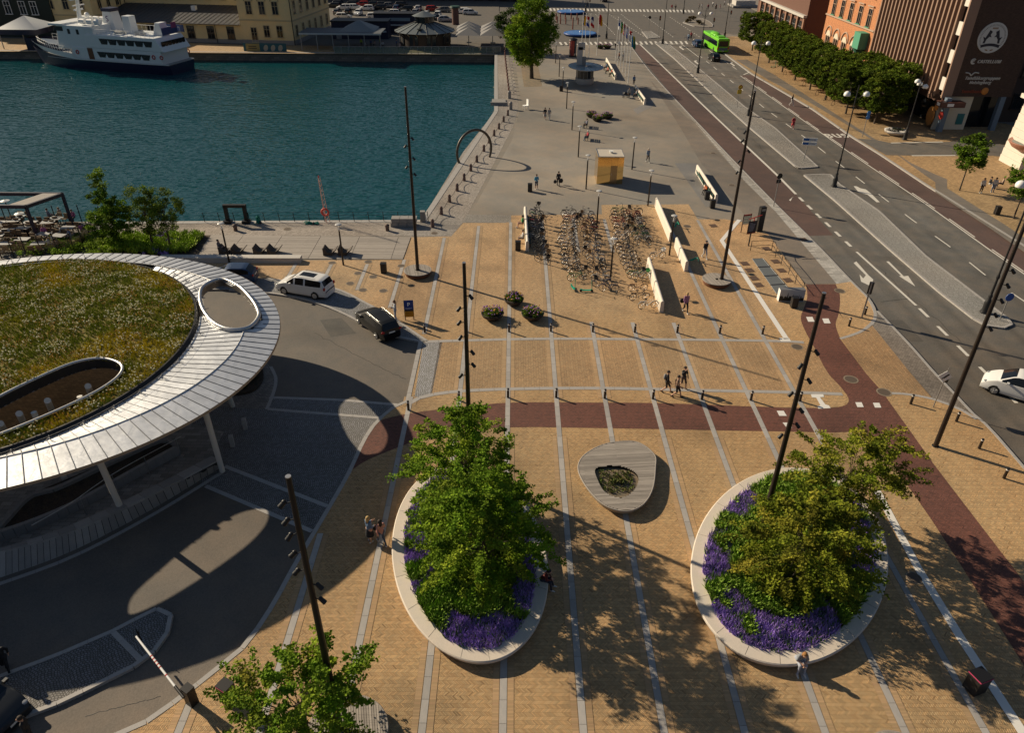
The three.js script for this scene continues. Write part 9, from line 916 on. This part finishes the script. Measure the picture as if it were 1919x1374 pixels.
  for (let i = 0; i < 5; i++) { const z = zB + 3.1 + i * 4.1; if (i < 4) { windowAt(o, 2.1, 3.4, 0.18, 4.2, z, -PI / 2, st, { head: 'arch', headMat: st }); mesh('tympanum', new THREE.CylinderGeometry(1.05, 1.05, 0.12, 20, 1, false, 0, PI).rotateZ(PI / 2).translate(0.12, 5.75, z), M.cream, o); mesh('column', [-0.45, 0.45].map((k) => cyl(0.11, 0.11, 3.4, 0.02, 2.5, z + k, 8)), st, o); } for (const y of [11, 15.5]) windowAt(o, 1.5, 2.8, 0.18, y, z, -PI / 2, st, { head: 'bar', headMat: st, sill: cu }); } windowAt(o, 1.0, 2.8, 0.18, 3.6, zA - 2.2, -PI / 2, st); const by = mesh('copper_bay', slab(1.5, 2.6, 2.6, -0.6, 6.2, zA - 3.0), cu, o); mesh('bay_foot', new THREE.CylinderGeometry(1.3, 0.3, 1.5, 4).rotateY(PI / 4).translate(-0.4, 5.4, zA - 3.0), plain(0.03, 0.15, 0.1, 0.6), by);
  const b3 = thing('brown_brick_house', 'brown brick house with tall glazed bays beyond the clipped trees', 'building', [X, 0, 0]), zC = -170, zD = -206, bb = plain(0.13, 0.06, 0.04, 0.8); mesh('wall', slab(14, 18, zC - zD, 7.4, 0, (zC + zD) / 2), bb, b3); for (let i = 0; i < 9; i++) { mesh('pier', slab(0.5, 7, 0.8, 0.2, 0, zC - 0.6 - i * 4), plain(0.26, 0.14, 0.09, 0.8), b3); if (i < 8) { const wn = new THREE.Group(); wn.name = 'window'; b3.add(wn); mesh('pane', box(0.1, 5.6, 3.0, 0.36, 3.4, zC - 2.6 - i * 4), M.glassDark, wn); mesh('frame', [...[-1, 0, 1].map((k) => box(0.12, 5.6, 0.08, 0.3, 3.4, zC - 2.6 - i * 4 + k)), ...[1.6, 3.4, 5.2].map((y) => box(0.12, 0.08, 3, 0.3, y, zC - 2.6 - i * 4))], M.galv, wn); } } mesh('cornice', slab(0.9, 0.5, zC - zD, 0.1, 7.1, (zC + zD) / 2), M.concrete, b3);
  // cream stone monument with a granite basin at the edge of the view
  const q = G(1943, 322), mo = thing('stone_fountain', 'cream rusticated stone fountain tower with a pink granite basin', 'fountain', [q.x - 0.6, 0, q.z - 1.5]); for (let i = 0; i < 9; i++) mesh('stone_course', slab(4.4 - i * 0.09, 0.84, 4.4 - i * 0.09, 0.6, i * 0.86, -1), M.whiteWall, mo); mesh('cornice', slab(4.6, 0.5, 4.6, 0.6, 7.8, -1), M.whiteWall, mo); mesh('basin', lathe([[0.6, 1.6], [2.4, 2.5], [2.9, 3.1], [2.8, 3.2], [2.4, 2.95], [0, 2.9]], 28), plain(0.42, 0.2, 0.14, 0.5), mo); mesh('water', cyl(2.45, 2.45, 0.03, 0, 2.97, 0, 28), plain(0.01, 0.05, 0.05, 0.1), mo); mesh('figure_base', [cyl(0.5, 0.4, 1.6, 0, 0, 0.2, 12), ball(0.5, -0.6, 1.5, 1.2), ball(0.45, 0.4, 1.4, 1.6)], M.whiteWall, mo); mesh('niche', cyl(1.1, 1.1, 0.1, 0, 0, 0, 20).rotateX(PI / 2).translate(0.6, 3.6, 1.2), plain(0.01, 0.12, 0.1, 0.5), mo);
  const dk = thing('dark_building', 'dark shaded building behind the stone fountain', 'building', [84, 0, -122]); mesh('wall', slab(22, 22, 16), plain(0.05, 0.035, 0.03, 0.85), dk); for (let i = 0; i < 5; i++) for (let j = 0; j < 4; j++) windowAt(dk, 1.4, 2, -9 + i * 4, 3 + j * 4.5, 8.03, 0, M.iron);
  for (const [l, u, v, w] of [['pale stone plinth with statues far behind the bus', 1392, 12, 6]]) { const s = thing('statue_plinth', l, 'monument', G(u, v)); mesh('plinth', slab(w, 1.8, 5), M.concrete, s); mesh('step', slab(w + 2, 0.5, 7), M.granite2, s); mesh('figure', [cyl(0.6, 0.4, 2.2, -2, 1.8, 0), ball(0.5, -2, 4.3, 0), cyl(0.6, 0.4, 2.2, 2, 1.8, 0), ball(0.5, 2, 4.3, 0)], plain(0.3, 0.26, 0.22, 0.8), s); }
}
for (const [o, poly] of hedgeLater) { const xs = poly.map((p) => p[0]), zs = poly.map((p) => p[1]), cx = (Math.min(...xs) + Math.max(...xs)) / 2, cz = (Math.min(...zs) + Math.max(...zs)) / 2; mesh('foliage', leafCloud({ seed: 201, centre: [cx, 0.3, cz], rad: [(Math.max(...xs) - Math.min(...xs)) / 2 * 0.85, 0.2, (Math.max(...zs) - Math.min(...zs)) / 2 * 0.85], clumps: 60, per: 60, size: 0.16, spread: 0.4, hollow: 0, base: [0.03, 0.06, 0.01], alt: [0.09, 0.1, 0.02] }), M.leaf, o); }
renderer.render(scene, camera);
